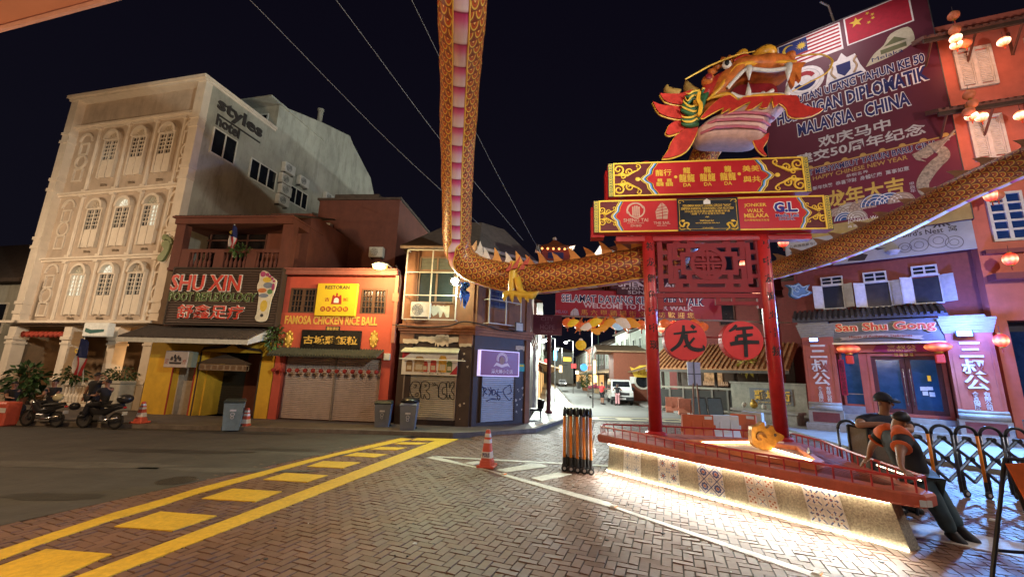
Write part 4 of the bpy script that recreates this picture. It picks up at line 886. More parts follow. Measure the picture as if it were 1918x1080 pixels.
lamp('flood_light',t,'SPOT',(fx,-1.12,fz),1350,(.80,1,.66),.12,spot=150,aim=(fx+2.6,-9,fz-5.5),blend=.9)
lamp('flood_spill',t,'POINT',(fx,-.78,fz-.25),85,(.9,1,.62),.12)
x,z=CNR.p(973,612,-.5)
t=T('flood_lamp','small unlit square flood lamp under the right cage of the corner shop','flood lamp',(x,-.3,z-.2),fac=CNR)
mb=MB();mb.bev(x-.22,x+.22,-.5,-.42,z-.2,z+.2,.02);mb.build('body',M('steel_dark'),t);mb=MB();mb.box(x-.18,x+.18,-.51,-.501,z-.16,z+.16);mb.build('lens',M('lens_white',(.5,.5,.45)),t);mb=MB();mb.tube([(x,-.42,z),(x,0,z+.1)],.03,6);mb.build('bracket',M('steel_dark'),t)
# ================================================================ street gate with the welcome banner
GT=Fac((0,23.6),(14,23.6))
gred=M('gate_red',(.22,.035,.028),rough=.55,var=.15,dirt=.2)
gdark=M('gate_maroon',(.10,.022,.022),rough=.6,var=.2)
gate=T('street_gate','dark red street gate with curled pagoda roofs and lattice band across the side street','gate',(2.2,0,0),fac=GT)
px0=GT.p(1028,700)[0]
mb=MB();mb.cyl((px0,0,.1),(px0,0,GT.p(1028,628)[1]),.12,.12,12);mb.lathe([(.2,.1),(.2,.25),(.13,.32)],(px0,0,0),12);mb.build('post',gdark,gate)
px1=GT.p(1452,650)[0];mb=MB();mb.box(px1-.28,px1+.28,-.2,.2,.1,GT.p(1452,600)[1]);mb.build('post',gred,gate)
r=GT.r(1040,1470,550,598);zl0,zl1=r[3],GT.p(1100,531)[1];bl,br=r[0],r[1]
mb=MB();mb.box(bl-1.2,br,-.05,.3,zl0,zl0+.1);mb.box(bl-1.2,br,-.05,.3,zl1-.02,zl1+.15);mb.build('beam',gdark,gate)
mb=MB();mb.box(bl-1.2,br,.08,.12,zl0+.1,zl1-.02);mb.build('lattice_back',M('gate_backing_dark',(.03,.012,.01)),gate)  # plain dark panel behind the lattice
mb=MB();x=bl-1.15
while x<br-.8:
    frame(mb,x,x+.75,zl0+.1,zl1-.02,.05,-.02,.079);frame(mb,x+.18,x+.57,zl0+.2,zl1-.12,.04,-.015,.079);mb.box(x+.35,x+.40,-.012,.079,zl0+.15,zl0+.24);mb.box(x+.35,x+.40,-.012,.079,zl1-.16,zl1-.07);x+=.83
mb.build('lattice',M('gate_lattice',(.25,.06,.03),rough=.5),gate)
tileg=M('gate_roof_tile',(.22,.07,.03),rough=.5,var=.3)
def pagoda(xc,zb,w,h,zr):
    b=MB();b.box(xc-w*.36,xc+w*.36,-.2,1.0,zb,zb+h*.5);body=b.build('roof_tower',gred,gate)
    b=MB()
    rings=[]
    for t_,q,d in ((0,1.0,.0),(.25,.72,.12),(.55,.42,.45),(.8,.2,.78),(1,.08,1.0)):
        zz=zb+h*.5+h*.5*d;hw=w/2*q;hd=.9*q;lift=.16*(1-t_)**2*w/2
        rings.append([(xc-hw,.4-hd,zz+lift),(xc-hw*.5,.4-hd,zz),(xc+hw*.5,.4-hd,zz),(xc+hw,.4-hd,zz+lift),(xc+hw,.4+hd,zz+lift),(xc,.4+hd,zz),(xc-hw,.4+hd,zz+lift)])
    b.loft(rings);rf=b.build('curled_roof',tileg,gate)
    b=MB();b.sph((xc,.4,zb+h*1.06),(.13,.13,.13),10,8);b.cyl((xc,.4,zb+h*.96),(xc,.4,zb+h*1.02),.06,.06,8);b.build('finial',M('finial_white',(.6,.56,.5)),rf)
    b=MB();n=max(4,int(w/.38))
    for k in range(n): b.sph((xc-w*.36+w*.72*k/(n-1),-.5,zb+h*.44),(.07,.07,.07),8,6)
    b.build('bulb',M('gate_bulb',(1,.5,.2),emit='ff9a50',es=2.5),body)
    b=MB();b.box(xc-w*.2,xc+w*.2,-.25,-.201,zb+.1*h,zb+.35*h);b.build('plaque',M('plaque_blue',(.02,.03,.12)),body)
x,z0=GT.p(1040,487);z1=GT.p(1040,443)[1];pagoda(x,z0-.1,2.3,z1-z0,0)
x,z0=GT.p(1190,505);z1=GT.p(1190,445)[1];pagoda(x,z0-.4,4.4,z1-z0+.6,0)
mb=MB();mb.box(bl-.6,br,.1,.5,zl1+.15,zl1+1.1);mb.build('upper_wall',gdark,gate)
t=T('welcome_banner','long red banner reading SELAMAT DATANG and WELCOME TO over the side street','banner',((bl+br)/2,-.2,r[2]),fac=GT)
bb=GT.p(1346,575)[0];mb=MB();mb.box(bl,bb,-.3,-.06,r[2],r[3]);mb.build('panel',M('banner_red',(.28,.03,.04),rough=.5,var=.08,emit='7a1a22',es=.30),t)  # panel glow put into the material, standing in for light from the front
mb=MB();mb.tube([(bl-.1,-.34,r[2]-.03),(br,-.34,r[2]-.03)],.05,8);mb.build('rail',M('rail_pale',(.4,.34,.3),metal=.4),t)
navy,wht_l=M('navy_letter',(.015,.018,.10)),M('letter_white',(.74,.72,.70))
wgl=M('letter_added_glow',(.7,.68,.66),emit='c8c4c8',es=.45)  # letter outline also glows in place of light falling on it
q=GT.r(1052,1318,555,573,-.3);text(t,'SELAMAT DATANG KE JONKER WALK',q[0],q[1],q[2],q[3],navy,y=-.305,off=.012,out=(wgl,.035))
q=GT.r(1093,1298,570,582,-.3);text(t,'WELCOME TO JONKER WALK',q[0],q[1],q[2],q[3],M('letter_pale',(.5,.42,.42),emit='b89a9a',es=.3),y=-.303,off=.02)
q=GT.r(1088,1300,582,593,-.3);text(t,'馬 六 甲 鶏 場 街 文 化 坊 歡 迎 您',q[0],q[1],q[2],q[3],gold,y=-.303)
q=GT.r(1068,1084,577,592,-.3);mb=MB();xc,zc=(q[0]+q[1])/2,(q[2]+q[3])/2;mb.pr([(xc-.24,zc-.2),(xc+.26,zc-.2),(xc+.26,zc-.1),(xc+.2,zc+.15),(xc+.05,zc+.24),(xc-.1,zc+.15),(xc-.22,zc)],-.312,-.301);mb.build('emblem',wht_l,t)
q=GT.r(1042,1064,579,588,-.3);text(t,'MELAKA',q[0],q[1],q[2]+.05,q[3]-.05,M('letter_lilac',(.4,.35,.5)),y=-.303)
r=GT.r(998,1052,590,627,-.3)
t=T('post_sign','maroon CITY of HOPE panel on the left post of the street gate','sign',((r[0]+r[1])/2,-.3,r[2]),fac=GT)
mb=MB();mb.bev(r[0],r[1],-.4,-.2,r[2],r[3],.02);mb.build('panel',M('maroon_panel',(.13,.025,.035),rough=.5),t)
dim=M('letter_dim',(.28,.14,.15));w=r[1]-r[0];h=r[3]-r[2]
text(t,'CITY',r[0]+w*.28,r[0]+w*.7,r[2]+h*.7,r[2]+h*.9,dim,y=-.403);text(t,'of',r[0]+w*.42,r[0]+w*.55,r[2]+h*.55,r[2]+h*.66,dim,y=-.403);text(t,'HOPE',r[0]+w*.25,r[0]+w*.75,r[2]+h*.28,r[2]+h*.5,dim,y=-.403);text(t,'MELAKA',r[0]+w*.3,r[0]+w*.7,r[2]+h*.12,r[2]+h*.22,dim,y=-.403)
r=GT.r(1143,1300,500,553,-.4)
t=T('sponsor_board','dark SHENG TAI INTERNATIONAL sign board with oval emblem above the welcome banner','sign',((r[0]+r[1])/2,-.4,r[2]),fac=GT)
mb=MB();mb.box(r[0]+.35,r[1],-.5,-.31,r[2],r[3]);mb.box(r[0],r[0]+.35,-.5,-.31,r[2]+.3,r[3]-.5);mb.build('panel',M('sponsor_panel',(.09,.02,.03),rough=.5),t)
q=GT.r(1158,1262,528,538,-.5);text(t,'SHENG TAI',*q,M('letter_pale'),y=-.503,off=.02);q=GT.r(1165,1255,539,543,-.5);text(t,'INTERNATIONAL',*q,M('letter_pale'),y=-.503);q=GT.r(1176,1245,545,551,-.5);text(t,'SDN BHD',*q,M('letter_pale'),y=-.503)
xc,zc=GT.p(1208,517,-.5);mb=MB();mb.ringz((xc,zc),.55,.1,-.51,-.501,24);mb.box(xc-.2,xc-.1,-.51,-.501,zc-.35,zc+.3);mb.box(xc-.02,xc+.08,-.51,-.501,zc-.35,zc+.4);mb.box(xc+.16,xc+.26,-.51,-.501,zc-.35,zc+.3);mb.build('emblem',M('letter_pale'),t)
def glow(name,col,edge,core,e0,e1,r):
    m=M(name,col,rough=.55);t=m.node_tree;b=t.nodes['Principled BSDF'];N=t.nodes.new;L=t.links.new
    co=N('ShaderNodeTexCoord');sp=N('ShaderNodeSeparateXYZ');L(co.outputs['Object'],sp.inputs[0])
    ab=N('ShaderNodeMath');ab.operation='ABSOLUTE';ad=N('ShaderNodeMath');ad.operation='ADD';ad.inputs[1].default_value=r*.12;L(sp.outputs[2],ad.inputs[0]);L(ad.outputs[0],ab.inputs[0])
    mr=N('ShaderNodeMapRange');mr.inputs[1].default_value=r*.95;mr.inputs[2].default_value=0;L(ab.outputs[0],mr.inputs[0]);pw_=N('ShaderNodeMath');pw_.operation='POWER';pw_.inputs[1].default_value=1.6;L(mr.outputs[0],pw_.inputs[0])
    mx=N('ShaderNodeMix');mx.data_type='RGBA';L(pw_.outputs[0],mx.inputs[0]);mx.inputs[6].default_value=(*C(edge),1);mx.inputs[7].default_value=(*C(core),1);L(mx.outputs[2],b.inputs['Emission Color'])
    at=N('ShaderNodeMath');at.operation='ARCTAN2';L(sp.outputs[1],at.inputs[0]);L(sp.outputs[0],at.inputs[1]);mu=N('ShaderNodeMath');mu.operation='MULTIPLY';mu.inputs[1].default_value=8;L(at.outputs[0],mu.inputs[0]);si=N('ShaderNodeMath');si.operation='SINE';L(mu.outputs[0],si.inputs[0]);rb_=N('ShaderNodeMapRange');rb_.inputs[1].default_value=-1;rb_.inputs[3].default_value=.6;rb_.inputs[4].default_value=1.1;L(si.outputs[0],rb_.inputs[0])
    ms=N('ShaderNodeMapRange');ms.inputs[3].default_value=e0;ms.inputs[4].default_value=e1;L(pw_.outputs[0],ms.inputs[0]);m2=N('ShaderNodeMath');m2.operation='MULTIPLY';L(ms.outputs[0],m2.inputs[0]);L(rb_.outputs[0],m2.inputs[1]);L(m2.outputs[0],b.inputs['Emission Strength']);return m
def lantern_proto(name,r,mat,label,group,squash=.85,tas=True,loc=(0,0,0)):
    t=T(name,label,'lantern',loc,group=group)
    b=MB();b.smooth=True;n=16;rings=[]
    for i in range(9):
        a=pi*(.1+.8*i/8);rr=r*sin(a);zz=-r*squash*cos(a);rings.append([(rr*(1+.035*(k%2))*cos(2*pi*k/n),rr*(1+.035*(k%2))*sin(2*pi*k/n),zz) for k in range(n)])
    b.loft(rings);b.build('shade',mat,t)
    b=MB();b.cyl((0,0,r*squash*.93),(0,0,r*squash*1.12),r*.32,r*.32,10);b.cyl((0,0,-r*squash*1.12),(0,0,-r*squash*.93),r*.32,r*.32,10);b.build('cap',M('lantern_gold',(.5,.28,.05),metal=.4,rough=.4),t)
    b=MB();b.cyl((0,0,r*squash*1.12),(0,0,r*squash*1.12+r*1.3),.008,.008,5);b.build('cord',ink,t)
    if tas: b=MB();b.cyl((0,0,-r*squash*1.12-r*.7),(0,0,-r*squash*1.12),r*.12,r*.08,6);b.build('tassel',M('tassel_red',(.35,.04,.02)),t)
    return t
redlit=glow('lantern_lit',(.5,.04,.02),'ff2a12','ffb890',.9,2.8,.24)
pinklit=glow('lantern_warm_lit',(.6,.25,.15),'f07848','ffd8b8',1.2,4.5,.19)
orglit=M('lantern_orange',(.55,.16,.05),rough=.5,emit='e8602a',es=.35,var=.3)
unlit=M('lantern_unlit_glow',(.42,.14,.07),rough=.55,emit='c05a30',es=.10)  # unlit shades are given a faint glow in the material
gl_l=('orange lantern in the row hanging under the welcome banner','lanterns under the welcome banner')
src=lantern_proto('hanging_lantern',.3,orglit,gl_l[0],gl_l[1])
first=True
for (u,v) in ((1063,604),(1086,610),(1108,606),(1131,606),(1153,608),(1176,608),(1201,608),(1245,606),(1268,610),(1300,606),(1316,612)):
    p=PY(u,v,23.25);o=src if first else copy_tree(src);first=False;o.location=p
wl_l='glowing lantern hanging among the lanterns behind the left red column'
src2=lantern_proto('hanging_lantern',.27,redlit,wl_l,'glowing lanterns behind the red arch')
first=True
for (u,v) in ((1240,615),(1255,612),(1262,608)):
    o=src2 if first else copy_tree(src2);first=False;o.location=PY(u,v,24.4)
def fish(u,v,y,s,mat,label,flip=1,rot=0.0):
    p=PY(u,v,y);t=T('fish_lantern',label,'lantern',p,group=None)
    b=MB();b.smooth=True;b.loft([[(flip*s*x,s*hh*.6*cos(a*pi/5),s*(hh*sin(a*pi/5)+rot*x)) for a in range(10)] for x,hh in ((-.5,.06),(-.42,.2),(-.2,.32),(.1,.28),(.35,.14),(.45,.07))]);b.build('body',mat,t)
    b=MB();b.pr([(flip*s*.42,s*(rot*.42)),(flip*s*.8,s*(.28+rot*.8)),(flip*s*.7,s*rot*.7),(flip*s*.85,s*(-.28+rot*.8))],-.02*s,.02*s);b.pr([(-.2*s*flip,s*.28),(.05*s*flip,s*.5),(.15*s*flip,s*.22)],-.02*s,.02*s);b.build('fin',M('fin_orange',(.5,.14,.03),emit='d06020',es=.2),t)
    b=MB();b.cyl((0,0,s*.3),(0,0,s*.3+.5),.006,.006,4);b.build('cord',ink,t)
yl=M('lantern_yellow',(.6,.4,.04),emit='e0a820',es=.4,var=.3);wl2=M('lantern_cream',(.55,.45,.35),emit='d8b898',es=.4);bl2=M('lantern_pale_blue',(.4,.5,.55),emit='a8c8d8',es=.4)
for i,(u,v,s,m_,fl) in enumerate(((1074,604,.85,yl,1),(1097,612,.9,wl2,-1),(1116,603,1.0,yl,1),(1128,614,.9,M('lantern_amber',(.55,.25,.04),emit='d08020',es=.4),-1),(1143,604,1.0,M('lantern_amber'),1),(1157,612,.8,bl2,1),(1166,604,1.2,wl2,-1),(1186,605,1.1,M('lantern_amber'),1),(1115,620,.7,M('lantern_amber'),-1))):
    nth=('yellow fish lantern nearest the left gate post','cream fish lantern third under the banner','bright yellow fish lantern under the banner middle','amber fish lantern hanging lower under the banner','amber fish lantern beside the orange lantern','pale blue fish lantern under the banner','large cream fish lantern left of the red column','large amber fish lantern closest to the red column','small amber fish lantern lowest of the group')[i]
    fish(u,v,23.0,s*.8,m_,nth,fl,.3*(-1)**i)
p=PY(1088,646,22.5)
t=T('bird_lantern','round yellow bird shaped lantern hanging alone over the side street','lantern',p)
b=MB();b.smooth=True;b.sph((0,0,0),(.3,.3,.28),14,10);b.build('body',M('lantern_yellow'),t);b=MB();b.sph((0,0,.27),(.12,.12,.1),10,6);b.build('cap',wl2,t);b=MB();b.cyl((0,0,.3),(0,0,1.6),.008,.008,4);b.build('cord',ink,t);b=MB();b.tube([(.1,-.2,-.2),(.35,-.2,-.36)],.03,6);b.build('tail',M('fin_orange'),t)
# ================================================================ side street houses
wood=M('door_timber',(.12,.07,.04),rough=.6,var=.25)
def house(name,label,x0,y0,dx,length,depth,h,sgn,wallm,shopm,nwin,seed,awn=True):
    """row house whose street wall runs from (x0,y0) along the street; sgn=+1 stands right of the street, -1 left"""
    f=Fac((x0,y0),(x0+dx*length,y0+length))
    t=T(name,label,'house', (0,0,0), fac=f); s = -sgn
    L=math.hypot(dx*length,length);q=lambda a,b: (min(a*s*-1,b*s*-1),max(a*s*-1,b*s*-1))
    b=MB();y=q(0,-depth) if False else ((-depth,0) if sgn>0 else (0,depth));b.box(0,L,*y,.1,h);b.build('wall',wallm,t)
    o = 1 if sgn > 0 else -1
    def bx(b,x0_,x1_,d0,d1,z0,z1): a_,c_=o*d0,o*d1;b.box(x0_,x1_,min(a_,c_),max(a_,c_),z0,z1)
    b=MB();rz=[(0,.35,h-.1),(0,.35,h+.02),(0,-depth*.5,h+1.6),(0,-depth,h+.1),(0,-depth,h-.1)]
    b.loft([[(xx,o*d,z) for _,d,z in rz] for xx in (-.1,L+.1)]);b.build('roof',rtile,t)
    for k in range(nwin):
        xc=L*(k+.5)/nwin;b=MB();bx(b,xc-.55,xc+.55,.002,.05,h*.56,h*.88);w=b.build('window',M('window_pale',(.45,.47,.42)),t)
        b=MB();bx(b,xc-.25,xc+.25,.052,.06,h*.58,h*.86);b.build('pane',gl,w)
        b=MB();bx(b,xc-.52,xc-.28,.052,.09,h*.58,h*.86);bx(b,xc+.28,xc+.52,.052,.09,h*.58,h*.86);b.build('shutter',M('shutter_sage',(.34,.38,.32)),w)
    b=MB();bx(b,L*.1,L*.9,.002,.04,.14,2.5);b.build('shop_front',shopm,t)
    if awn:
        b=MB();b.loft([[(xx,o*.0,3.3),(xx,o*1.7,2.75),(xx,o*1.7,2.68),(xx,o*.0,3.22)] for xx in (.05,L-.05)]);b.build('awning',M('awning_tile',(.30,.20,.12),rough=.8,var=.3,scale=6),t)
    return t,f
pg=M('pale_green_wall',(.38,.42,.36),rough=.8,dirt=.3);wg=M('white_wall',(.45,.46,.43),rough=.8,dirt=.35);rw=M('red_brown_wall',(.22,.07,.04),rough=.75,dirt=.2);bw=M('dark_brown_wall',(.10,.055,.04),rough=.8,dirt=.2)
lit_shop=M('lit_shop',(.4,.3,.2),emit='f0b870',es=.9,var=.8,scale=2.5);dark_shop=M('dark_shop',(.04,.035,.03));steel_shop=M('steel_shop',(.3,.3,.28),metal=.3,rough=.5)
house('row_house','near pale green row house with shutters right of the side street',12.6,36.5,.05,8,8,7.0,1,pg,steel_shop,3,1)
house('row_house','white row house behind the pale green one in the side street',13.0,44.7,.05,8,8,7.4,1,wg,lit_shop,3,2)
house('row_house','grey gabled row house midway along the side street',13.4,52.9,.06,8,8,6.6,1,M('grey_wall',(.3,.31,.32),dirt=.3),dark_shop,2,3)
house('row_house','dark brown row house on the right of the side street',13.9,61.2,.07,9,8,7.0,1,bw,lit_shop,3,4)
house('row_house','red row house far along the right of the side street',14.5,70.5,.07,12,8,7.4,1,rw,lit_shop,3,5)
house('row_house','farthest row house on the right of the side street',15.4,82.8,.08,30,8,7.2,1,wg,lit_shop,5,6,False)
house('row_house','white row house just past the brown corner shop',1.55,24.9,.085,8,8,6.6,-1,wg,M('white_shutter',(.5,.5,.47),rough=.5),3,7,False)
house('row_house','second row house on the left of the side street',2.3,33.2,.085,12,8,6.8,-1,rw,lit_shop,3,8)
house('row_house','third row house far on the left of the side street',3.4,45.5,.085,20,8,7.2,-1,bw,lit_shop,4,9)
house('row_house','last row house at the far left of the side street',5.2,66.0,.085,46,8,7.4,-1,wg,lit_shop,6,10)
house('row_house','pale row house closing the far end of the side street',17.2,113,.08,24,8,8.5,-1,wg,lit_shop,6,11,False)
RW=Fac((9.8,39.3),(18,38.0))
t=T('round_window_shop','low red-brown shop with a white ringed round window and a yellow cloud name board','shop',(0,0,0),fac=RW)
mb=MB();x0,x1=RW.p(1150,720)[0],RW.p(1240,720)[0];zt=RW.p(1180,658)[1]
mb.box(x0,x1,0,6,.1,zt);mb.build('wall',rw,t)
mb=MB();mb.loft([[(xx,-1.0,zt-.1),(xx,-1.0,zt),(xx,3,zt+.8),(xx,6.2,zt+.2),(xx,6.2,zt)] for xx in (x0-1.6,x1+.2)]);mb.build('roof',M('awning_tile'),t)
xc,zc=RW.p(1204,713,-.05);mb=MB();mb.ringz((xc,zc),.62,.16,-.12,0,28);mb.build('window_ring',M('ring_white',(.6,.57,.5)),t);mb=MB();mb.pr([(xc+.6*cos(a*pi/12),zc+.6*sin(a*pi/12)) for a in range(24)],-.03,-.005);mb.build('window_glass',gl,t)
q=RW.r(1180,1216,689,706,-.1);mb=MB();mb.pr([(q[0],q[3]+.1),(q[0]+.4,q[3]-.05),(q[0]+.9,q[3]+.25),(q[1],q[3]+.3),(q[1]+.4,q[3]),(q[1]+.3,q[2]),(q[0]+.4,q[2])],-.14,-.05);nb=mb.build('name_board',M('cloud_yellow',(.6,.42,.05),emit='d8b040',es=.3),t)
text(t,'和記',q[0]+.65,q[1]-.1,q[2]+.22,q[3]-.02,M('red_trim'),y=-.145)
mb=MB();q=RW.r(1180,1191,705,718,-.08);mb.box(q[0],q[1],-.1,-.05,q[2],q[3]);mb.build('notice',wht_l,t)
for i,(u,v,y,e) in enumerate(((1093,610,29,3600),(1019,638,33,2600),(1060,641,52,4600),(1044,653,80,6000))):
    p=PY(u,v,y);lb=('white street lamp glowing nearest under the lanterns','white street lamp left of the gate post over the side street','white street lamp midway down the side street','small white street lamp at the far end of the side street')[i]
    t=T('side_street_lamp',lb,'street lamp',(p[0]+(.9 if i else .6),y,.1))
    o=OFF[t]=Vector((p[0]+(.9 if i else .6),y,.1));xx=o.x
    m=MB();m.tube([(xx,y,.1),(xx,y,p[2]+.2),(p[0]+.2,y,p[2]+.25),(p[0],y,p[2]+.12)],.045,6);m.build('pole',M('steel_dark'),t)
    m=MB();m.sph((p[0],y,p[2]),(.22,.22,.1),12,6);m.build('bulb',M('street_white_lamp',(1,1,1),emit='eef6ff',es=30),t)
    lamp('street_light',t,'POINT',(p[0],y-.1,p[2]-.35),e,(.90,1,.90),.2)
x,y=G(1122,733);
t=T('lamp_post','thin green lamp post beside the potted bush in the side street','lamp post',(x,y,0));OFF[t]=Vector((x,y,0))
m=MB();zt=PY(1120,622,y)[2];m.cyl((x,y,0),(x,y,zt),.09,.06,8);m.lathe([(.2,0),(.18,.6),(.1,.8)],(x,y,0),8);m.build('post',M('post_green',(.03,.07,.05)),t);m=MB();m.tube([(x,y,zt),(x-.6,y,zt+.15)],.04,6);m.build('arm',M('post_green'),t)
x,y=G(1096,731)
t=T('street_bush','leafy potted bush standing beside the side street behind the van','plant',(x,y,0));OFF[t]=Vector((x,y,0))
m=MB();m.lathe([(.4,0),(.5,.5),(.45,.5),(.4,.4)],(x,y,0),12);m.build('pot',terra,t);m=MB();leaf_cluster(m,(x,y,1.6),.85,.85,1.25,520,.3,.3,21);m.build('foliage',leafm,t,fix=False);m=MB();m.cyl((x,y,.3),(x,y,1.8),.07,.04,6);m.build('stem',M('stem_brown'),t)
def glow_sign(u0,u1,v0,v1,y,mat,label,rnd=False,name='lit_sign'):
    a=PY(u0,v1,y);c=PY(u1,v0,y);t=T(name,label,'sign',(a[0],y,a[2]));OFF[t]=Vector((a[0],y,a[2]));m=MB()
    if rnd: xc,zc,rr=(a[0]+c[0])/2,(a[2]+c[2])/2,(c[0]-a[0])/2;m.pr([(xc+rr*cos(k*pi/10),zc+rr*sin(k*pi/10)) for k in range(20)],y-.08,y+.08)
    else: m.bev(a[0],c[0],y-.1,y+.1,a[2],c[2],.03)
    m.build('face',mat,t);m=MB();m.cyl(((a[0]+c[0])/2,y,c[2]),((a[0]+c[0])/2+1.2,y,c[2]+.1),.03,.03,5);m.build('bracket',M('steel_dark'),t)
glow_sign(1087,1100,681,694,50,M('sign_blue_lit',(.1,.3,.7),emit='3f9cf5',es=1.3),'round blue lit sign over the potted bush in the side street',True)
glow_sign(1070,1079,681,689,60,M('sign_red_lit',(.6,.05,.05),emit='e83030',es=1.2),'small red lit sign beyond the blue round one')
glow_sign(1109,1116,674,700,47,M('sign_cream_lit',(.7,.6,.4),emit='ffe0a0',es=2.0),'tall cream lit sign right of the potted bush')
glow_sign(1055,1070,669,676,64,M('sign_amber_lit',(.7,.5,.1),emit='f0b830',es=1.4),'amber lit name strip high on the side street houses')
glow_sign(1112,1118,702,716,46,M('sign_cream_lit'),'low white lit panel behind the van')
glow_sign(1020,1026,672,684,60,M('sign_red_lit'),'red lit lantern sign on the left row of the side street')
glow_sign(1029,1033,684,694,78,M('sign_amber_lit'),'amber lit sign far along the left row of the side street')
glow_sign(1047,1053,684,697,70,M('sign_cream_lit'),'cream lit sign beside the azure banner far down the side street')
glow_sign(1078,1084,694,700,56,M('sign_cream_lit'),'small cream lit panel left of the potted bush')
glow_sign(1037,1043,656,674,85,M('sign_azure_lit',(.1,.4,.8),emit='4ab4ff',es=1.5),'tall azure lit banner at the far end of the side street')
# ================================================================ vehicles in the side street
tyre=M('tyre',(.015,.015,.015),rough=.8);chrome=M('chrome',(.5,.5,.5),metal=1,rough=.25);vanw=M('van_white',(.62,.64,.64),rough=.25,var=.05,coat=.5)
def wheel(par,c,r,w,ax='x',name='wheel'):
    b=MB();prof=[(r*.6,-w/2),(r*.92,-w/2),(r,-w*.35),(r,w*.35),(r*.92,w/2),(r*.6,w/2)];b.smooth=False
    b.lathe(prof,c,20,ax);t_=b.build(name,tyre,par)
    b=MB();b.lathe([(.02,-w*.42),(r*.2,-w*.42),(r*.6,-w*.3),(r*.6,w*.3),(r*.2,w*.42),(.02,w*.42)],c,14,ax);b.build('rim',M('rim_grey',(.35,.35,.36),metal=.8,rough=.35),t_);return t_
def make_van(loc,rz):
    t=T('parked_van','white parked van with black bumper facing the camera in the side street','van',loc,rz)
    P=[(-2.1,.42),(-2.18,.75),(-2.12,1.05),(-1.55,1.2),(-1.1,1.92),(-.7,2.02),(2.0,2.0),(2.15,1.85),(2.2,.42)]
    rings=[]
    for x,k in ((-.86,.0),(-.84,.04),(.84,.04),(.86,.0)):
        rings.append([(x*(1-.10*max(0,(z-1.15))),y,z) for y,z in P])
    b=MB();b.loft([[(sx_*.86*(1-.12*max(0,z-1.1)),y,z) for y,z in P] for sx_ in (-1,1)]);b.build('body',vanw,t)
    b=MB();wd=lambda z: .86*(1-.12*max(0,z-1.1))
    b.loft([[(-.74,-1.52,1.24),(.74,-1.52,1.24),(.74,-1.50,1.24),(-.74,-1.50,1.24)],[(-.68,-1.15,1.86),(.68,-1.15,1.86),(.68,-1.12,1.86),(-.68,-1.12,1.86)]]);b.build('windscreen',gl,t)
    for s_ in (-1,1):
        b=MB()
        for y0,y1 in ((-1.05,-.35),(-.2,.85),(.95,1.95)): b.add([(s_*(wd(1.25)+.006),y0-(.3 if y0<-1 else 0),1.25),(s_*(wd(1.25)+.006),y1,1.25),(s_*(wd(1.8)+.006),y1,1.8),(s_*(wd(1.8)+.006),y0,1.8)],[(0,1,2,3)])
        b.build('side_window',gl,t,fix=False)
        b=MB();b.bev(s_*.72-.13,s_*.72+.13,-2.21,-2.1,.78,.98,.02);b.build('headlight',M('lamp_glass',(.6,.6,.58),rough=.15),t)
        b=MB();b.bev(s_*.98-.09,s_*.98+.09,-1.4,-1.3,1.18,1.42,.02);b.tube([(s_*.85,-1.35,1.25),(s_*.95,-1.35,1.3)],.02,5);b.build('mirror',spray,t)
        wheel(t,(s_*.78,-1.4,.3),.31,.2);wheel(t,(s_*.78,1.45,.3),.31,.2)
    b=MB();b.bev(-.88,.88,-2.28,-1.95,.35,.66,.04);b.build('bumper',M('bumper_black',(.02,.02,.022),rough=.5),t)
    b=MB();b.bev(-.56,.56,-2.2,-2.1,.76,.98,.02);b.build('grille',M('bumper_black'),t)
    b=MB();b.box(-.25,.25,-2.295,-2.281,.44,.56);b.build('number_plate',M('plate_white',(.6,.6,.58)),t)
    b=MB();b.tube([(-.05,-1.53,1.26),(-.5,-1.42,1.45)],.01,4);b.build('wiper',spray,t)
    return t
a=G(1147,757);b_=G(1187,756)
make_van((9.55,36.6,0),R(-8))
def make_car(loc,rz,label,col,lit=True):
    t=T('parked_car',label,'car',loc,rz)
    P=[(-2.0,.35),(-2.05,.6),(-1.9,.78),(-.95,.9),(-.3,1.4),(.9,1.42),(1.6,.98),(2.0,.9),(2.05,.4)]
    b=MB();b.loft([[(s_*.8*(1-.25*max(0,z-.9)),y,z) for y,z in P] for s_ in (-1,1)]);b.build('body',col,t)
    b=MB();b.loft([[(-.6,-.9,.95),(.6,-.9,.95),(.6,-.88,.95),(-.6,-.88,.95)],[(-.52,-.33,1.36),(.52,-.33,1.36),(.52,-.31,1.36),(-.52,-.31,1.36)]]);b.build('windscreen',gl,t)
    for s_ in (-1,1):
        b=MB();b.sph((s_*.6,-2.03,.65),(.14,.06,.08),10,6);b.build('headlight',M('headlight_lit',(1,1,1),emit='fff4e0',es=9) if lit and s_>0 else M('lamp_glass'),t)
        wheel(t,(s_*.72,-1.3,.3),.3,.18);wheel(t,(s_*.72,1.25,.3),.3,.18)
    b=MB();b.bev(-.82,.82,-2.12,-1.95,.28,.48,.03);b.build('bumper',M('bumper_black'),t)
x,y=G(1056,723);make_car((x-.3,y,0),R(-6),'small silver car with one bright headlight far down the side street',M('car_silver',(.4,.4,.42),metal=.5,rough=.3))
x,y=G(1036,716.5)
t=T('blue_bus','blue lit bus at the far end of the side street','bus',(x-.6,y,0),R(-4))
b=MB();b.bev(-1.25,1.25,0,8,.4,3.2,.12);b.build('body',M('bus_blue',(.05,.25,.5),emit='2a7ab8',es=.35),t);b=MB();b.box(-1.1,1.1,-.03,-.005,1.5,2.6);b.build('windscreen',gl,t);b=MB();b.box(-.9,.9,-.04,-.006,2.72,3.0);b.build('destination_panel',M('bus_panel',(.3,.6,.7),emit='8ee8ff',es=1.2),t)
for s_ in (-1,1): wheel(t,(s_*1.05,1.3,.45),.45,.28);wheel(t,(s_*1.05,6.2,.45),.45,.28)
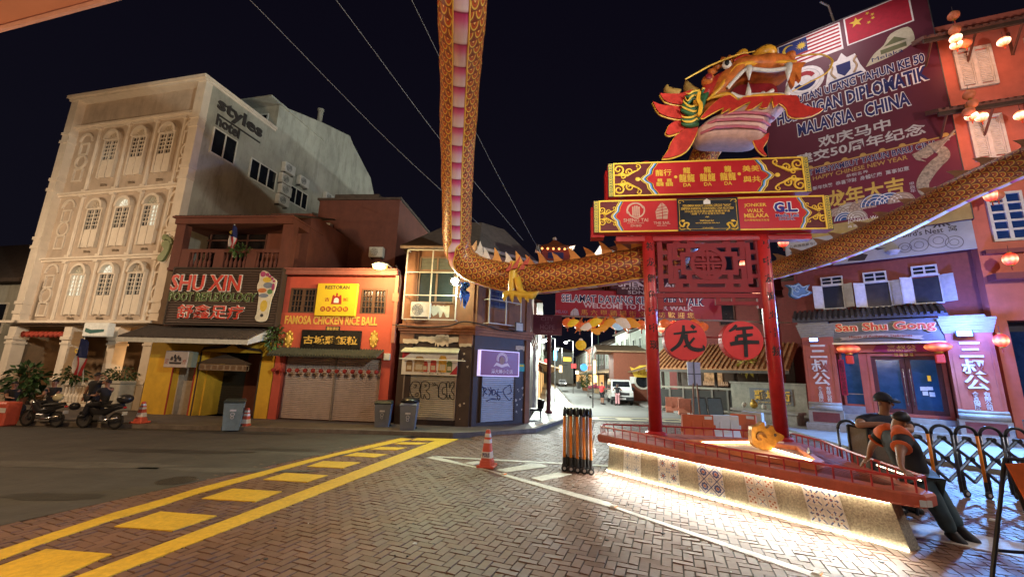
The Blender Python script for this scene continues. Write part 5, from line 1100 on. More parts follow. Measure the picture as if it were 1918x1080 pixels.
x,y=G(1116,745);t=T('hawker_cart','low metal trolley with pink bundles parked behind the red shirted person','cart',(x,y,0));OFF[t]=Vector((x,y,0))
m=MB();frame(m,x-.8,x+.8,.35,.9,.05,y-.4,y+.4) if False else m.box(x-.85,x+.85,y-.4,y+.4,.45,.5)
for sx_ in (-.8,.8):
    for sy_ in (-.35,.35): m.cyl((x+sx_,y+sy_,.12),(x+sx_,y+sy_,1.0),.025,.025,6)
m.tube([(x-.85,y-.38,1.0),(x+.85,y-.38,1.0)],.025,6);m.tube([(x-.85,y+.38,1.0),(x+.85,y+.38,1.0)],.025,6);m.build('frame',M('steel_grey'),t)
m=MB();m.bev(x-.1,x+.5,y-.3,y+.3,.5,.95,.03);m.build('carton',M('carton_tan',(.4,.3,.16)),t)
m=MB();rnd=random.Random(4)
for k in range(7): m.sph((x-.65+.2*k,y+rnd.uniform(-.2,.2),1.12+rnd.uniform(-.08,.15)),(.2,.2,.2),8,6)
m.build('bundle',M('bundle_pink',(.45,.08,.14),var=.5),t)
for s_ in (-.65,.65): m=MB();m.lathe([(.03,-.03),(.12,-.03),(.12,.03),(.03,.03)],(x+s_,y-.38,.12),12,'y');m.build('wheel',tyre,t)
x,y=G(1084,727);t=T('street_bin','small grey bin left of the potted bush in the side street','bin',(x,y,0));OFF[t]=Vector((x,y,0));m=MB();m.loft([[(x-.3,y-.3,0),(x+.3,y-.3,0),(x+.3,y+.3,0),(x-.3,y+.3,0)],[(x-.4,y-.4,1.1),(x+.4,y-.4,1.1),(x+.4,y+.4,1.1),(x-.4,y+.4,1.1)]]);m.build('body',M('bin_grey',(.12,.13,.14),rough=.5),t);m=MB();m.bev(x-.43,x+.43,y-.43,y+.43,1.1,1.18,.02);m.build('lid',M('bin_grey'),t)
# ================================================================ boat shaped platform
redp=M('red_lacquer',(.40,.018,.020),rough=.36,var=.22,scale=4,spec=.5,coat=.15,dirt=.3,bump=.12)
reddeck=M('red_deck',(.36,.075,.045),rough=.55,var=.25,scale=5,dirt=.45,bump=.2)
pebble=M('pebble_dash',(.25,.22,.17),rough=.9,var=.55,scale=38,bump=.6,dirt=.25)
DZ0,DZ1=.60,.78
deck=[(2.28,10.95),(3.68,8.58),(5.40,6.04),(5.60,5.90),(5.86,6.02),(6.36,7.8),(6.98,9.55),(7.12,10.98),(5.8,11.1),(4.4,11.42),(2.5,11.5)]
wall=[(2.52,10.70),(3.86,8.694),(5.46,6.30),(5.62,6.34),(6.1,7.9),(6.7,9.6),(6.85,10.75),(5.7,10.85),(4.3,11.2),(2.75,11.25)]
wallb=[(2.42,10.52),(3.79,8.598),(5.52,6.17),(5.74,6.25),(6.2,7.9),(6.8,9.6),(6.95,10.85),(5.7,10.95),(4.3,11.3),(2.65,11.35)]
pf=T('boat_platform','boat shaped raised platform with red railed deck, tiled pebble base and white strip lights','platform',(4.6,9.5,0));OFF[pf]=Vector((4.6,9.5,0))
wsub=lambda W: [lerp(W[0],W[2],k/24) for k in range(25)]+W[3:]
m=MB();m.loft([[(p[0],p[1],0) for p in wsub(wallb)],[(p[0],p[1],DZ0/2) for p in [lerp(a,b,.5) for a,b in zip(wsub(wallb),wsub(wall))]],[(p[0],p[1],DZ0) for p in wsub(wall)]]);m.build('base_wall',pebble,pf)
m=MB();cx,cy=4.9,9.2
def shr(P,e): return [(p[0]+(cx-p[0])*e,p[1]+(cy-p[1])*e) for p in P]
m.loft([[(p[0],p[1],DZ0) for p in shr(deck,.012)],[(p[0],p[1],DZ0+.03) for p in deck],[(p[0],p[1],DZ1-.03) for p in deck],[(p[0],p[1],DZ1) for p in shr(deck,.008)]]);m.build('deck',reddeck,pf)
m=MB()
for k in range(9):
    a=lerp((2.7,11.1),(6.9,10.8),k/9+.04);b_=lerp((5.5,6.4),(5.75,6.4),k/9);m.prz([a,(a[0]+.02,a[1]),(b_[0]+.01,b_[1]),b_],DZ1+.0005,DZ1+.004)
m.build('deck_seam',M('seam_dark',(.08,.02,.015)),pf)
m=MB();rl=shr(deck,.03)+[shr(deck,.03)[0]]
rail=MB();rail.tube([(p[0],p[1],DZ1+.185) for p in rl],.022,6);ro=rail.build('rail',M('rail_red',(.40,.03,.03),rough=.35,spec=.5),pf)
for i in range(len(rl)-1):
    a,b_=rl[i],rl[i+1];L=math.hypot(b_[0]-a[0],b_[1]-a[1]);n=max(1,round(L/.235))
    for k in range(n):
        p=lerp(a,b_,k/n);m=MB();m.cyl((p[0],p[1],DZ1),(p[0],p[1],DZ1+.18),.013,.013,6);m.build('baluster',M('rail_red'),pf)
led=M('led_strip',(1,1,.9),emit='fff0c4',es=34)
wd_=((wall[2][0]-wall[0][0]),(wall[2][1]-wall[0][1]));wl_=math.hypot(*wd_);nx_,ny_=wd_[1]/wl_,-wd_[0]/wl_;nx_,ny_=-abs(nx_),-abs(ny_)
def strip_(name,pts,z,off,w,mat):
    m=MB()
    P=[(p[0]+nx_*off,p[1]+ny_*off,z) for p in pts]
    m.tube(P,w,6);return m.build(name,mat,pf)
strip_('led_strip',wall[:3],DZ0-.022,.035,.012,led)
strip_('led_strip',wallb[:3],.012,.03,.011,M('led_strip_low',(1,1,.9),emit='fff2cc',es=42))
for k in range(5):
    a=lerp(wallb[0],wallb[2],(k+.5)/5);lo=lamp('strip_glow',pf,'AREA',(a[0]+nx_*.20,a[1]+ny_*.20,DZ0-.03),30,(.96,1,.92),1.0);lo.data.shape='RECTANGLE';lo.data.size_y=.03;lo.data.spread=R(115)
    X=Vector((wd_[0]/wl_,wd_[1]/wl_,0));Zv=-Vector((nx_*1.05,ny_*1.05,-1)).normalized();Yv=Zv.cross(X).normalized();lo.rotation_euler=Matrix((X,Yv,Zv)).transposed().to_euler()
m=MB();m.tube([(p[0],p[1],DZ1+.10) for p in (lerp(deck[4],deck[5],.15),lerp(deck[4],deck[5],.75))],.008,6);m.build('led_strip',M('led_rail',(1,1,.9),emit='ffe8c0',es=7),pf)
tr=[G(u,v,DZ1) for u,v in ((1285,830),(1400,829),(1500,842),(1545,873),(1530,880),(1420,862))]
m=MB();tcx=sum(p[0] for p in tr)/6;tcy=sum(p[1] for p in tr)/6
inn=[(p[0]+(tcx-p[0])*.14,p[1]+(tcy-p[1])*.14) for p in tr]
for i in range(6):
    j=(i+1)%6;m.prz([tr[i],tr[j],inn[j],inn[i]],DZ1,DZ1+.09)
m.build('tray_rim',M('tray_orange',(.55,.17,.08),rough=.4),pf)
m=MB();m.prz(inn,DZ1,DZ1+.012);m.build('tray_bed',M('tray_bed',(.5,.3,.2),rough=.5),pf)
m=MB();m.tube([(*lerp(inn[0],inn[1],q),DZ1+.05) for q in (.05,.5,1)]+[(*lerp(inn[1],inn[3],q),DZ1+.05) for q in (.3,.6,.95)],.018,6);m.build('led_strip',M('led_tray',(1,.9,.7),emit='ffdca0',es=14),pf)
lamp('tray_glow',pf,'POINT',(tcx,tcy,DZ1+.28),5,(1,.75,.45),.15)
blu,blu2,rst,wt=M('tile_blue',(.06,.09,.24),rough=.25),M('tile_pale_blue',(.25,.32,.45),rough=.25),M('tile_rust',(.35,.14,.09),rough=.25),M('tile_white',(.62,.62,.60),rough=.25,var=.06)
def tile_panel(u0,u1,vt0,vt1,vb0,vb1,kind):
    """a square panel; corners from its surveyed outline on the near wall"""
    A,B=wallb[0],wallb[2]
    F_=Fac(A,B)
    um=(u0+u1)/2;s0,s1=F_.p(u0,(vt0+vb0)/2)[0],F_.p(u1,(vt1+vb1)/2)[0];z0=F_.p(um,(vb0+vb1)/2)[1];z1=F_.p(um,(vt0+vt1)/2)[1]
    w=s1-s0;h=z1-z0;z0=max(z0,.05);z1=min(z1,.56);h=z1-z0
    def P(a, b, d):
        s=s0+a*w;z=z0+b*h;k=z/DZ0
        Ax,Ay=A[0]+(wall[0][0]-A[0])*k,A[1]+(wall[0][1]-A[1])*k;Bx,By=B[0]+(wall[2][0]-B[0])*k,B[1]+(wall[2][1]-B[1])*k
        t=s/F_.L;return (Ax+(Bx-Ax)*t+nx_*d,Ay+(By-Ay)*t+ny_*d,z)
    root=None
    def poly(pts,d,mat,nm,par):
        m=MB();m.loft([[P(a,b,d-.004) for a,b in pts],[P(a,b,d) for a,b in pts]]);return m.build(nm,mat,par)
    root=poly([(0,0),(1,0),(1,1),(0,1)],.012,wt,'tile_panel',pf)
    m={}
    def add(pts,mat,d=.0165):
        mm=m.setdefault(mat.name,(MB(),mat))[0];mm.loft([[P(a,b,d-.004) for a,b in pts],[P(a,b,d) for a,b in pts]])
    def line(a,b,w_,mat,d=.0165):
        dx,dy=b[0]-a[0],b[1]-a[1];l=math.hypot(dx,dy);ex,ey=-dy/l*w_/2,dx/l*w_/2;add([(a[0]+ex,a[1]+ey),(a[0]-ex,a[1]-ey),(b[0]-ex,b[1]-ey),(b[0]+ex,b[1]+ey)],mat,d)
    def disc(c,r,mat,n=8,d=.0165): add([(c[0]+r*cos(2*pi*i/n),c[1]+r*sin(2*pi*i/n)) for i in range(n)],mat,d)
    n=3 if kind==3 else 2
    for i in range(n):
        for j in range(n):
            x,y,q=i/n,j/n,1/n;c=(x+q/2,y+q/2);pt=lambda a,b: (x+a*q,y+b*q)
            frame_c=blu2
            for a,b in (((.03,.03),(.97,.03)),((.97,.03),(.97,.97)),((.97,.97),(.03,.97)),((.03,.97),(.03,.03))): line(pt(*a),pt(*b),.012,M('tile_grey',(.36,.37,.38),rough=.3),.0158)
            if kind==0:
                for k in range(8): a=k*pi/4;line((c[0]+.06*cos(a),c[1]+.06*sin(a)),(c[0]+.2*cos(a),c[1]+.2*sin(a)),.022,blu2)
                disc(c,.05,blu2)
            elif kind==1:
                for k in range(8): a=k*pi/4;line(c,(c[0]+.15*cos(a),c[1]+.15*sin(a)),.03,blu)
                disc(c,.05,rst,8,.0172)
                for k in range(4): a=k*pi/2+pi/4;disc((c[0]+.27*cos(a),c[1]+.27*sin(a)),.04,blu2,6)
            elif kind==2:
                for k in range(4): a=k*pi/2;line((c[0]+.25*cos(a),c[1]+.25*sin(a)),(c[0]+.25*cos(a+pi/2),c[1]+.25*sin(a+pi/2)),.028,blu)
                for k in range(8): a=k*pi/4;disc((c[0]+.1*cos(a),c[1]+.1*sin(a)),.045,blu,6)
                disc(c,.05,rst,8,.0172)
                for k in range(4): a=k*pi/2+pi/4;disc((c[0]+.29*cos(a),c[1]+.29*sin(a)),.04,blu2,6)
            elif kind==3:
                if (i+j) % 2==0:
                    for a in range(3):
                        for b in range(3):
                            if (a+b) % 2==0: disc(pt(.26+.24*a,.26+.24*b),.042,rst,4)
                else:
                    for k in range(4): a=k*pi/2+pi/4;line((c[0]+.03*cos(a),c[1]+.03*sin(a)),(c[0]+.15*cos(a),c[1]+.15*sin(a)),.03,blu2)
                    disc(c,.035,rst,6,.0172)
            else:
                for k in range(4):
                    a=k*pi/2;e=(c[0]+.16*cos(a),c[1]+.16*sin(a));line((c[0]+.09*cos(a),c[1]+.09*sin(a)),(c[0]+.2*cos(a),c[1]+.2*sin(a)),.026,blu);line((e[0]-.04*sin(a),e[1]+.04*cos(a)),(e[0]+.04*sin(a),e[1]-.04*cos(a)),.024,blu,.017)
                    b=a+pi/4;line((c[0]+.17*cos(b),c[1]+.17*sin(b)),(c[0]+.29*cos(b),c[1]+.29*sin(b)),.034,blu);disc((c[0]+.13*cos(b),c[1]+.13*sin(b)),.022,rst,6)
                disc(c,.045,blu,8);disc(c,.02,rst,6,.0172)
    for nm,(mm,mat) in m.items(): mm.build('tile_pattern',mat,root,fix=False)
for k,(u0,u1,vt0,vt1,vb0,vb1) in enumerate(((1167,1200,843,847,885,892),(1233,1273,857,863,898,911),(1310,1359,871,880,920,932),(1403,1460,892,903,940,957),(1518,1591,913,928,975,993))):
    tile_panel(u0,u1,vt0,vt1,vb0,vb1,k)
m=MB();a=deck[3];m.prz([(a[0]-.1,a[1]-.004),(a[0]+.08,a[1]+.005),(a[0]+.06,a[1]+.03),(a[0]-.06,a[1]+.03)],DZ0+.03,DZ0+.11);m.build('chipped_paint',M('chip_white',(.5,.46,.38)),pf)
p=G(1432,843,DZ1);gp=M('gilt_carving',(.42,.20,.03),rough=.4,metal=.35,var=.45,scale=9,bump=.3)
t=T('carved_ornament','golden brown carved fish-like ornament standing on the red deck by the right column','ornament',(p[0],p[1],DZ1),ARC.rz);OFF[t]=Vector((0,0,0))
m=MB();q=bezier([(-.27,0,.28),(-.24,0,.1),(-.05,0,.02),(.13,0,.05),(.22,0,.18),(.34,0,.24),(.36,0,.33),(.22,0,.4),(.16,0,.52),(.03,0,.45),(0,0,.58),(-.12,0,.5),(-.24,0,.47),(-.27,0,.28)],3)
m.pr([(v.x,v.z) for v in q[:-1]],-.09,.09);m.build('body',gp,t)
for sc,dx in ((1,-.12),(.7,-.11)):
    m=MB();m.tube([(-.1+.11*sc*cos(a*.55)*(1-a*.06),dx,.28+.11*sc*sin(a*.55)*(1-a*.06)) for a in range(10)],.018*sc,5);m.build('carved_scroll',M('gilt_dark',(.2,.09,.02),rough=.5),t)
m=MB();m.sph((.2,-.08,.33),(.035,.03,.035),8,6);m.build('eye',ink,t)
m=MB()
for k in range(5): m.cyl((.26+.025*k,-.06,.2),(.26+.025*k,-.06,.17),.012,.002,5)
m.build('tooth',M('letter_white'),t)
m=MB();q=G(1517,858,DZ1);one('water_bottle',m.lathe([(.0,0),(.035,0),(.035,.13),(.015,.17),(.015,.2),(0,.2)],(q[0],q[1],DZ1),10),M('bottle_clear',(.35,.4,.5),rough=.1,spec=.7),'small clear plastic bottle left on the deck near the railing','bottle',(q[0],q[1],DZ1))
# ================================================================ red arch
arch=T('arch','tall red arch with two lettered columns, stacked sign boards and a cut-out lattice','arch',(1.5,0,DZ1),fac=ARC)
SB=ARC.L
for s_,chs,v0,v1,cu in ((0,'祥龙鲤鱼空中现',452,668,(1216,1228)),(SB,'马中友谊五十扬',447,682,(1440,1460))):
    m=MB();m.smooth=True;m.cyl((s_,0,DZ1),(s_,0,8.4),.165,.165,28);m.smooth=False;m.lathe([(.26,DZ1),(.26,DZ1+.05),(.19,DZ1+.09)],(s_,0,0),24);col_=m.build('column',redp,arch)
    za=ARC.p(cu[0],v0,-.17)[1];zb_=ARC.p(cu[1],v1,-.17)[1];n=len(chs);st=(za-zb_)/n
    for k,ch in enumerate(chs):
        zt=za-st*k;o=text(col_,ch,s_-.11+.02,s_+.11+.02,zt-.26,zt-.02,spray,y=0,off=.02,ext=.004,name='painted_character')
        for v in o.data.vertices:
            x=v.co.x+OFF[o].x-s_;v.co.y=-OFF[o].y-math.sqrt(max(.0001,.1665**2-x*x))-(-(v.co.y+OFF[o].y))
def board(zc0,zc1,s0,s1,y0,y1):
    m=MB();m.box(s0,s1,y0+.012,y1,zc0,zc1);m.box(s0-.06,s0+.3,y1-.12,y1+.25,zc0-.06,zc1-.12);m.box(s0+.5,s1-.5,y1,y1+.2,zc0+.1,zc1-.1);return m
maro,goldp,blk_p,blup,whp,grn=M('board_maroon',(.10,.012,.012),rough=.4),M('board_gold',(.72,.46,.05),rough=.4,var=.08),M('board_black',(.01,.01,.012),rough=.4),M('board_blue',(.10,.28,.62),rough=.4),M('board_white',(.66,.62,.55)),M('board_green',(.05,.10,.05))
bred=M('board_red',(.42,.012,.014),rough=.38,var=.06)
def layered(pts0,y,par,es=1.0):
    for i,(mat,e) in enumerate(((goldp,0),(grn,.05),(goldp,.085),(whp,.12),(blup,.155),(blk_p,.225),(goldp,.275),(bred,.30))):
        P=[(p[0]+e*es*(1 if p[0]<XM else -1),p[1]) for p in pts0]
        m=MB();m.pr(P,y-.0015*(i+1),y);m.build('painted_field' if mat is not bred else 'red_field',mat,par)
def wavy(s0,s1,z0,z1,w,k=.28):
    h=z1-z0;L=[(s0+k,z0),(s0+k*.78,z0+h*.12),(s0+k*.62,z0+h*.18),(s0+k*.52,z0+h*.34),(s0+k*.18,z0+h*.42),(s0,z0+h*.5),(s0+k*.18,z0+h*.58),(s0+k*.52,z0+h*.66),(s0+k*.62,z0+h*.82),(s0+k*.78,z0+h*.88),(s0+k,z1)]
    Rr=[(s0+s1-p[0],p[1]) for p in reversed(L)];return L+Rr
def scroll(par,xc,zc,sx_,sz_,sc,y):
    m=MB()
    def spiral(cx_,cz_,r,a0,turns,dirn,th):
        n=16;P=[]
        for i in range(n+1):
            q=i/n;a=a0+dirn*turns*2*pi*q;rr=r*(1-.8*q);P.append((xc+sx_*(cx_+rr*cos(a))*sc,y,zc+sz_*(cz_+rr*sin(a))*sc))
        m.tube(P,[th*sc*(1-.5*i/n) for i in range(n+1)],5)
    spiral(.0,.26,.13,pi*1.5,1.3,1,.026);spiral(.26,.20,.09,pi*1.2,1.2,-1,.022);spiral(.46,.33,.075,pi*1.4,1.1,1,.02);spiral(.10,.08,.08,pi*.7,1.1,-1,.02)
    m.tube([(xc+sx_*p[0]*sc,y,zc+sz_*p[1]*sc) for p in ((-.1,.12),(.05,.12),(.2,.1),(.33,.18),(.48,.24))],[.012*sc,.03*sc,.032*sc,.028*sc,.01*sc],5)
    m.build('gold_scroll',goldp,par)
def keyband(par,s0,s1,z0,z1,y):
    m=MB();m.box(s0,s1,y-.004,y,z0,z1);m.build('key_band',grn,par);m=MB();n=7;h=(z1-z0)/n;w=s1-s0
    for k in range(n):
        z=z0+k*h;frame(m,s0+w*.15,s1-w*.15,z+h*.08,z+h*.92,w*.1,y-.008,y-.0045);m.box(s0+w*.35,s1-w*.35,y-.008,y-.0045,z+h*.4,z+h*.6)
    m.build('key_pattern',goldp,par)
YF=-.42
def gboard(u0,u1,v0,v1,label_y,k,sc,nm):
    r=ARC.r(u0,u1,v0,v1,YF);s0,s1,z0,z1=r
    b=board(z0,z1,s0,s1,YF,-.12).build('sign_board',bred,arch)
    m=MB();m.box(s0,s1,YF,YF+.011,z0,z1);m.build('end_field',maro,b)
    return r,b
vm=lambda a,b: (a+b)/2
rl_,bl_=gboard(1112,1558,371,432.5,0,0,1,'')
ru_,bu_=gboard(1139,1518,300,364,0,0,1,'')
for (s0,s1,z0,z1),b,kk in ((rl_,bl_,.22),(ru_,bu_,.33)):
    XM=(s0+s1)/2;kw=.14
    m=MB();frame(m,s0+kw,s1-kw,z0,z1,.04,YF-.022,YF-.001);m.build('gold_frame',goldp,b)
    for a,c in ((s0,s0+kw),(s1-kw,s1)): keyband(b,a+.005,c-.005,z0+.005,z1-.005,YF-.001)
    ew=.33 if kk==.22 else .74
    W_=wavy(s0+kw+ew,s1-kw-ew,z0+.045,z1-.045,0,kk);layered(W_,YF-.002,b,.45 if kk==.22 else .6)
    h=z1-z0
    for sg,xx in ((1,s0+kw+.06),(-1,s1-kw-.06)):
        for sz_ in (1,-1):
            scroll(b,xx+sg*(.03 if kk==.22 else .09),(z0+z1)/2,sg,sz_,.72 if kk==.22 else 1.18,YF-.012)
        if kk!=.22: m=MB();m.sph((xx+sg*.62,YF-.01,(z0+z1)/2),(.07,.015,.06),8,6);m.build('gold_bud',goldp,b)
YT=YF-.018
s0,s1,z0,z1=ru_;fu=lambda u,v: ARC.p(u,v,YF);Z3=lambda x,y: (1090+x/3.996,280+y/3.996)
def tx(par,body,x0,x1,y0,y1,mat=goldp,off=.012,name='lettering',**k):
    a=fu(*Z3(x0,(y0+y1)/2));b=fu(*Z3(x1,(y0+y1)/2));xm=(x0+x1)/2;c=fu(*Z3(xm,y0))[1];d=fu(*Z3(xm,y1))[1]
    return text(par,body,a[0],b[0],d,c,mat,y=YT,off=off,name=name,**k)
tx(bu_,'龍行',548,668,152,200);
for x in (555,625): tx(bu_,'龍',x+8,x+46,220,246,off=.02);tx(bu_,'龍龍',x,x+56,246,276,off=.02)
for x in (725,880,1032):
    o=(x-725)*-.04;tx(bu_,'龍',x+30,x+85,136+o,184+o,off=.02);tx(bu_,'龍龍',x,x+118,186+o,246+o,off=.02);tx(bu_,'DA',x+32,x+90,254+o,280+o,off=.02)
tx(bu_,'美美',1198,1325,120,168);tx(bu_,'與共',1205,1335,200,248)
for x,y in ((700,208),(1175,185)):
    a=fu(*Z3(x,y));m=MB();m.pr([(a[0]+.045*cos(k*.52),a[1]+.045*sin(k*.52)) for k in range(12)],YT-.006,YT);m.build('dot',goldp,bu_)
pink=M('logo_pink',(.50,.30,.22),rough=.4)
xc,zc=fu(*Z3(400,460));m=MB();m.ringz((xc,zc),.20,.05,YT-.006,YT,24,R(20),R(200));m.ringz((xc+.02,zc+.02),.20,.04,YT-.006,YT,24,R(190),R(390))
for k in range(4): m.box(xc-.09+.055*k,xc-.05+.055*k,YT-.006,YT,zc-.16,zc+.12+.03*(1.5-abs(k-1.5)))
m.build('emblem',pink,bl_)
tx(bl_,'SHENG TAI',310,495,517,543,pink,.02);tx(bl_,'INTERNATIONAL',340,465,549,556,pink);tx(bl_,'SDN BHD',362,445,563,580,pink,.02)
xc,zc=fu(*Z3(597,465));m=MB()
m.pr([(xc-.15,zc-.22),(xc-.17,zc),(xc-.1,zc+.14),(xc,zc+.26),(xc,zc-.22)],YT-.004,YT);m.pr([(xc+.02,zc-.22),(xc+.02,zc+.26),(xc+.12,zc+.16),(xc+.17,zc+.02),(xc+.14,zc-.22)],YT-.004,YT);m.build('emblem',pink,bl_)
m=MB()
for k in range(4): m.tube([(xc-.15,YT-.006,zc-.15+.08*k),(xc+.15,YT-.006,zc-.1+.09*k)],.008,4)
m.build('emblem_line',bred,bl_)
tx(bl_,'THE SAIL',535,660,540,560,pink,.02);tx(bl_,'MELAKA',560,635,566,575,pink)
a=ARC.r(*[Z3(712,480)[0],Z3(1172,480)[0],Z3(900,362)[1],Z3(900,608)[1]],YF)
m=MB();m.box(a[0],a[1],YT-.012,YT,z0 if False else rl_[2]+.0,rl_[3]-.0);nb=m.build('notice_panel',blk_p,bl_)
YT2=YT;YT=YT-.013
m=MB();frame(m,a[0]+.05,a[1]-.05,rl_[2]+.05,rl_[3]-.05,.008,YT-.006,YT);m.build('notice_frame',goldp,nb)
xc,zc=fu(*Z3(932,393));m=MB();m.pr([(xc-.09,zc-.07),(xc+.09,zc-.07),(xc+.09,zc+.02),(xc,zc+.09),(xc-.09,zc+.02)],YT-.005,YT);m.build('emblem',M('letter_white'),nb)
tx(nb,'PERASMIAN MASKOT ZODIAK GERGASI "NAGA"',752,1112,412,430,off=.008);tx(nb,'SEMPENA KARNIVAL TAHUN BARU CINA KE-24 2024',738,1132,434,452,off=.008);tx(nb,'2024年鸡场街第24届新春嘉年华会',765,1105,456,472,off=.004);tx(nb,'"龙腾飞" 户外巨型生肖开幕',810,1065,474,490,off=.004);tx(nb,'oleh',920,948,500,512);tx(nb,'YAB Datuk Seri',880,985,528,540,shear=.2);tx(nb,'KETUA MENTERI MELAKA',850,1030,548,556);tx(nb,'25 Februari 2024',900,980,584,592)
for sg,x in ((1,770),(-1,1115)):
    m=MB();xc,zc=fu(*Z3(x,575));P=[(-.14,-.1),(-.05,-.02),(-.1,.08),(.0,.1),(.05,.0),(.12,.05),(.14,.14),(.08,.17)]
    m.tube(bezier([(xc-sg*p[0],YT-.004,zc+p[1]-.02) for p in P],4),[.008+.022*sin(min(1,i/24)*pi) for i in range(29)],5)
    m.tube(bezier([(xc-sg*q[0],YT-.004,zc+q[1]) for q in ((.0,-.08),(.1,-.1),(.16,-.04))],4),.014,5);m.sph((xc-sg*.05,YT-.006,zc+.15),(.05,.01,.035),8,5);m.build('gold_dragon_print',goldp,nb)
for sg,xx in ((1,a[0]+.07),(-1,a[1]-.07)):
    m=MB();m.tube([(xx+sg*(.02+.1*(1-q/10)*cos(q*.6)),YT-.004,rl_[3]-.12+.08*(1-q/10)*sin(q*.6)) for q in range(11)],.008,4);m.build('corner_scroll',goldp,nb)
YT=YT2
tx(bl_,'JONKER',1210,1378,404,436,off=.015);tx(bl_,'WALK',1232,1358,444,473,off=.015);tx(bl_,'MELAKA',1212,1395,480,510,off=.015);tx(bl_,'马六甲鸡场街文化坊',1212,1400,522,538,off=.004)
lb,lw=M('logo_navy',(.02,.025,.20)),M('logo_white',(.72,.70,.68))
tx(bl_,'G.L.',1435,1612,396,470,lb,.045,out=(lw,.07));tx(bl_,'Media Led',1447,1618,482,506,lb,.02,out=(lw,.05));tx(bl_,'SDN.BHD.',1472,1592,512,530,lb,.01,out=(lw,.04))
m=MB();m.box(-.9,SB+1.2,-.12,.12,rl_[2]-.16,rl_[2]-.01);m.box(-.6,SB+.9,-.12,.12,rl_[3]+.01,ru_[2]-.01);m.box(-.5,SB+.5,-.1,.1,ru_[3]+.005,ru_[3]+.12);m.build('beam',redp,arch)
ZL=lambda x,y: (1180+x/4.0,430+y/4.0)
lat=M('lattice_red',(.19,.006,.010),rough=.55,var=.1)
def lb_(m,x0,x1,y0,y1,d0=-.05,d1=.05):
    a=ARC.p(*ZL(x0,(y0+y1)/2));b=ARC.p(*ZL(x1,(y0+y1)/2));c=ARC.p(*ZL((x0+x1)/2,y0));d=ARC.p(*ZL((x0+x1)/2,y1));m.box(a[0],b[0],d0,d1,d[1],c[1])
c0_=ARC.p(*ZL(205,260));c1_=ARC.p(*ZL(985,255));zt_=ARC.p(*ZL(590,45))[1];zb_=ARC.p(*ZL(590,470))[1]
LW,LH=c1_[0]-c0_[0],zt_-zb_
def fr(m,a0,a1,b0,b1,t,d0,d1): frame(m,c0_[0]+a0*LW,c0_[0]+a1*LW,zb_+b0*LH,zb_+b1*LH,t,d0,d1)
m=MB();fr(m,0,1,0,1,.14,-.05,.05);fr(m,.10,.90,.145,.855,.13,-.048,.048);fr(m,.225,.775,.30,.70,.13,-.046,.046)
def bar(a0,a1,b0,b1,d=.044): m.box(c0_[0]+a0*LW,c0_[0]+a1*LW,-d,d,zb_+b0*LH,zb_+b1*LH)
for a in (.16,.30,.64,.78):
    bar(a,a+.075,.03,.16);bar(a,a+.075,.84,.97)
for b in (.24,.48,.66): bar(.03,.11,b,b+.07);bar(.89,.97,b,b+.07)
for a in (.15,.80): bar(a,a+.05,.2,.42,.043);bar(a,a+.05,.58,.8,.043)
bar(.14,.25,.40,.46,.042);bar(.14,.25,.56,.62,.042);bar(.75,.86,.40,.46,.042);bar(.75,.86,.56,.62,.042)
for a in (.28,.42,.53,.67): bar(a,a+.05,.19,.32,.041);bar(a,a+.05,.68,.81,.041)
o=m.build('lattice',lat,arch)
xc,zc=c0_[0]+LW*.49,zb_+LH*.5;rr=LW*.165
m=MB();m.ringz((xc,zc),rr*.8,rr*.25,-.06,.06,32);m.box(xc-rr*.8,xc+rr*.8,-.055,.055,zc-.035,zc+.035);m.box(xc-.035,xc+.035,-.054,.054,zc-rr*.8,zc+rr*.8)
for sx_ in (-1,1):
    for sz_ in (-1,1): m.box(xc+sx_*rr*.42-.14,xc+sx_*rr*.42+.14,-.05,.05,zc+sz_*rr*.2-.03,zc+sz_*rr*.2+.03);m.box(xc+sx_*rr*.28-.03,xc+sx_*rr*.28+.03,-.049,.049,zc+sz_*rr*.35-.1,zc+sz_*rr*.35+.14);m.box(xc+sx_*rr*.5-.17,xc+sx_*rr*.5+.1,-.048,.048,zc+sz_*rr*.52-.03,zc+sz_*rr*.52+.03)
m.box(xc-rr*.8,xc+rr*.8,.035,.04,zc-rr*.75,zc+rr*.75);m.build('round_medallion',lat,arch)
m=MB();lb_(m,200,1005,478,512);lb_(m,205,250,512,600);lb_(m,955,1005,512,590);lb_(m,250,420,545,572,-.04,.04);lb_(m,640,955,540,566,-.04,.04);lb_(m,395,420,512,545,-.04,.04);lb_(m,640,668,512,540,-.04,.04);lb_(m,760,785,512,540,-.041,.041);m.build('lattice_apron',lat,arch)
zr=ARC.p(1338,632)[1];m=MB();m.cyl((0,-.05,zr),(SB,-.05,zr),.02,.02,6);m.build('rod',lat,arch)
dred=M('disc_red',(.55,.035,.035),rough=.5,var=.12,scale=3,dirt=.1)
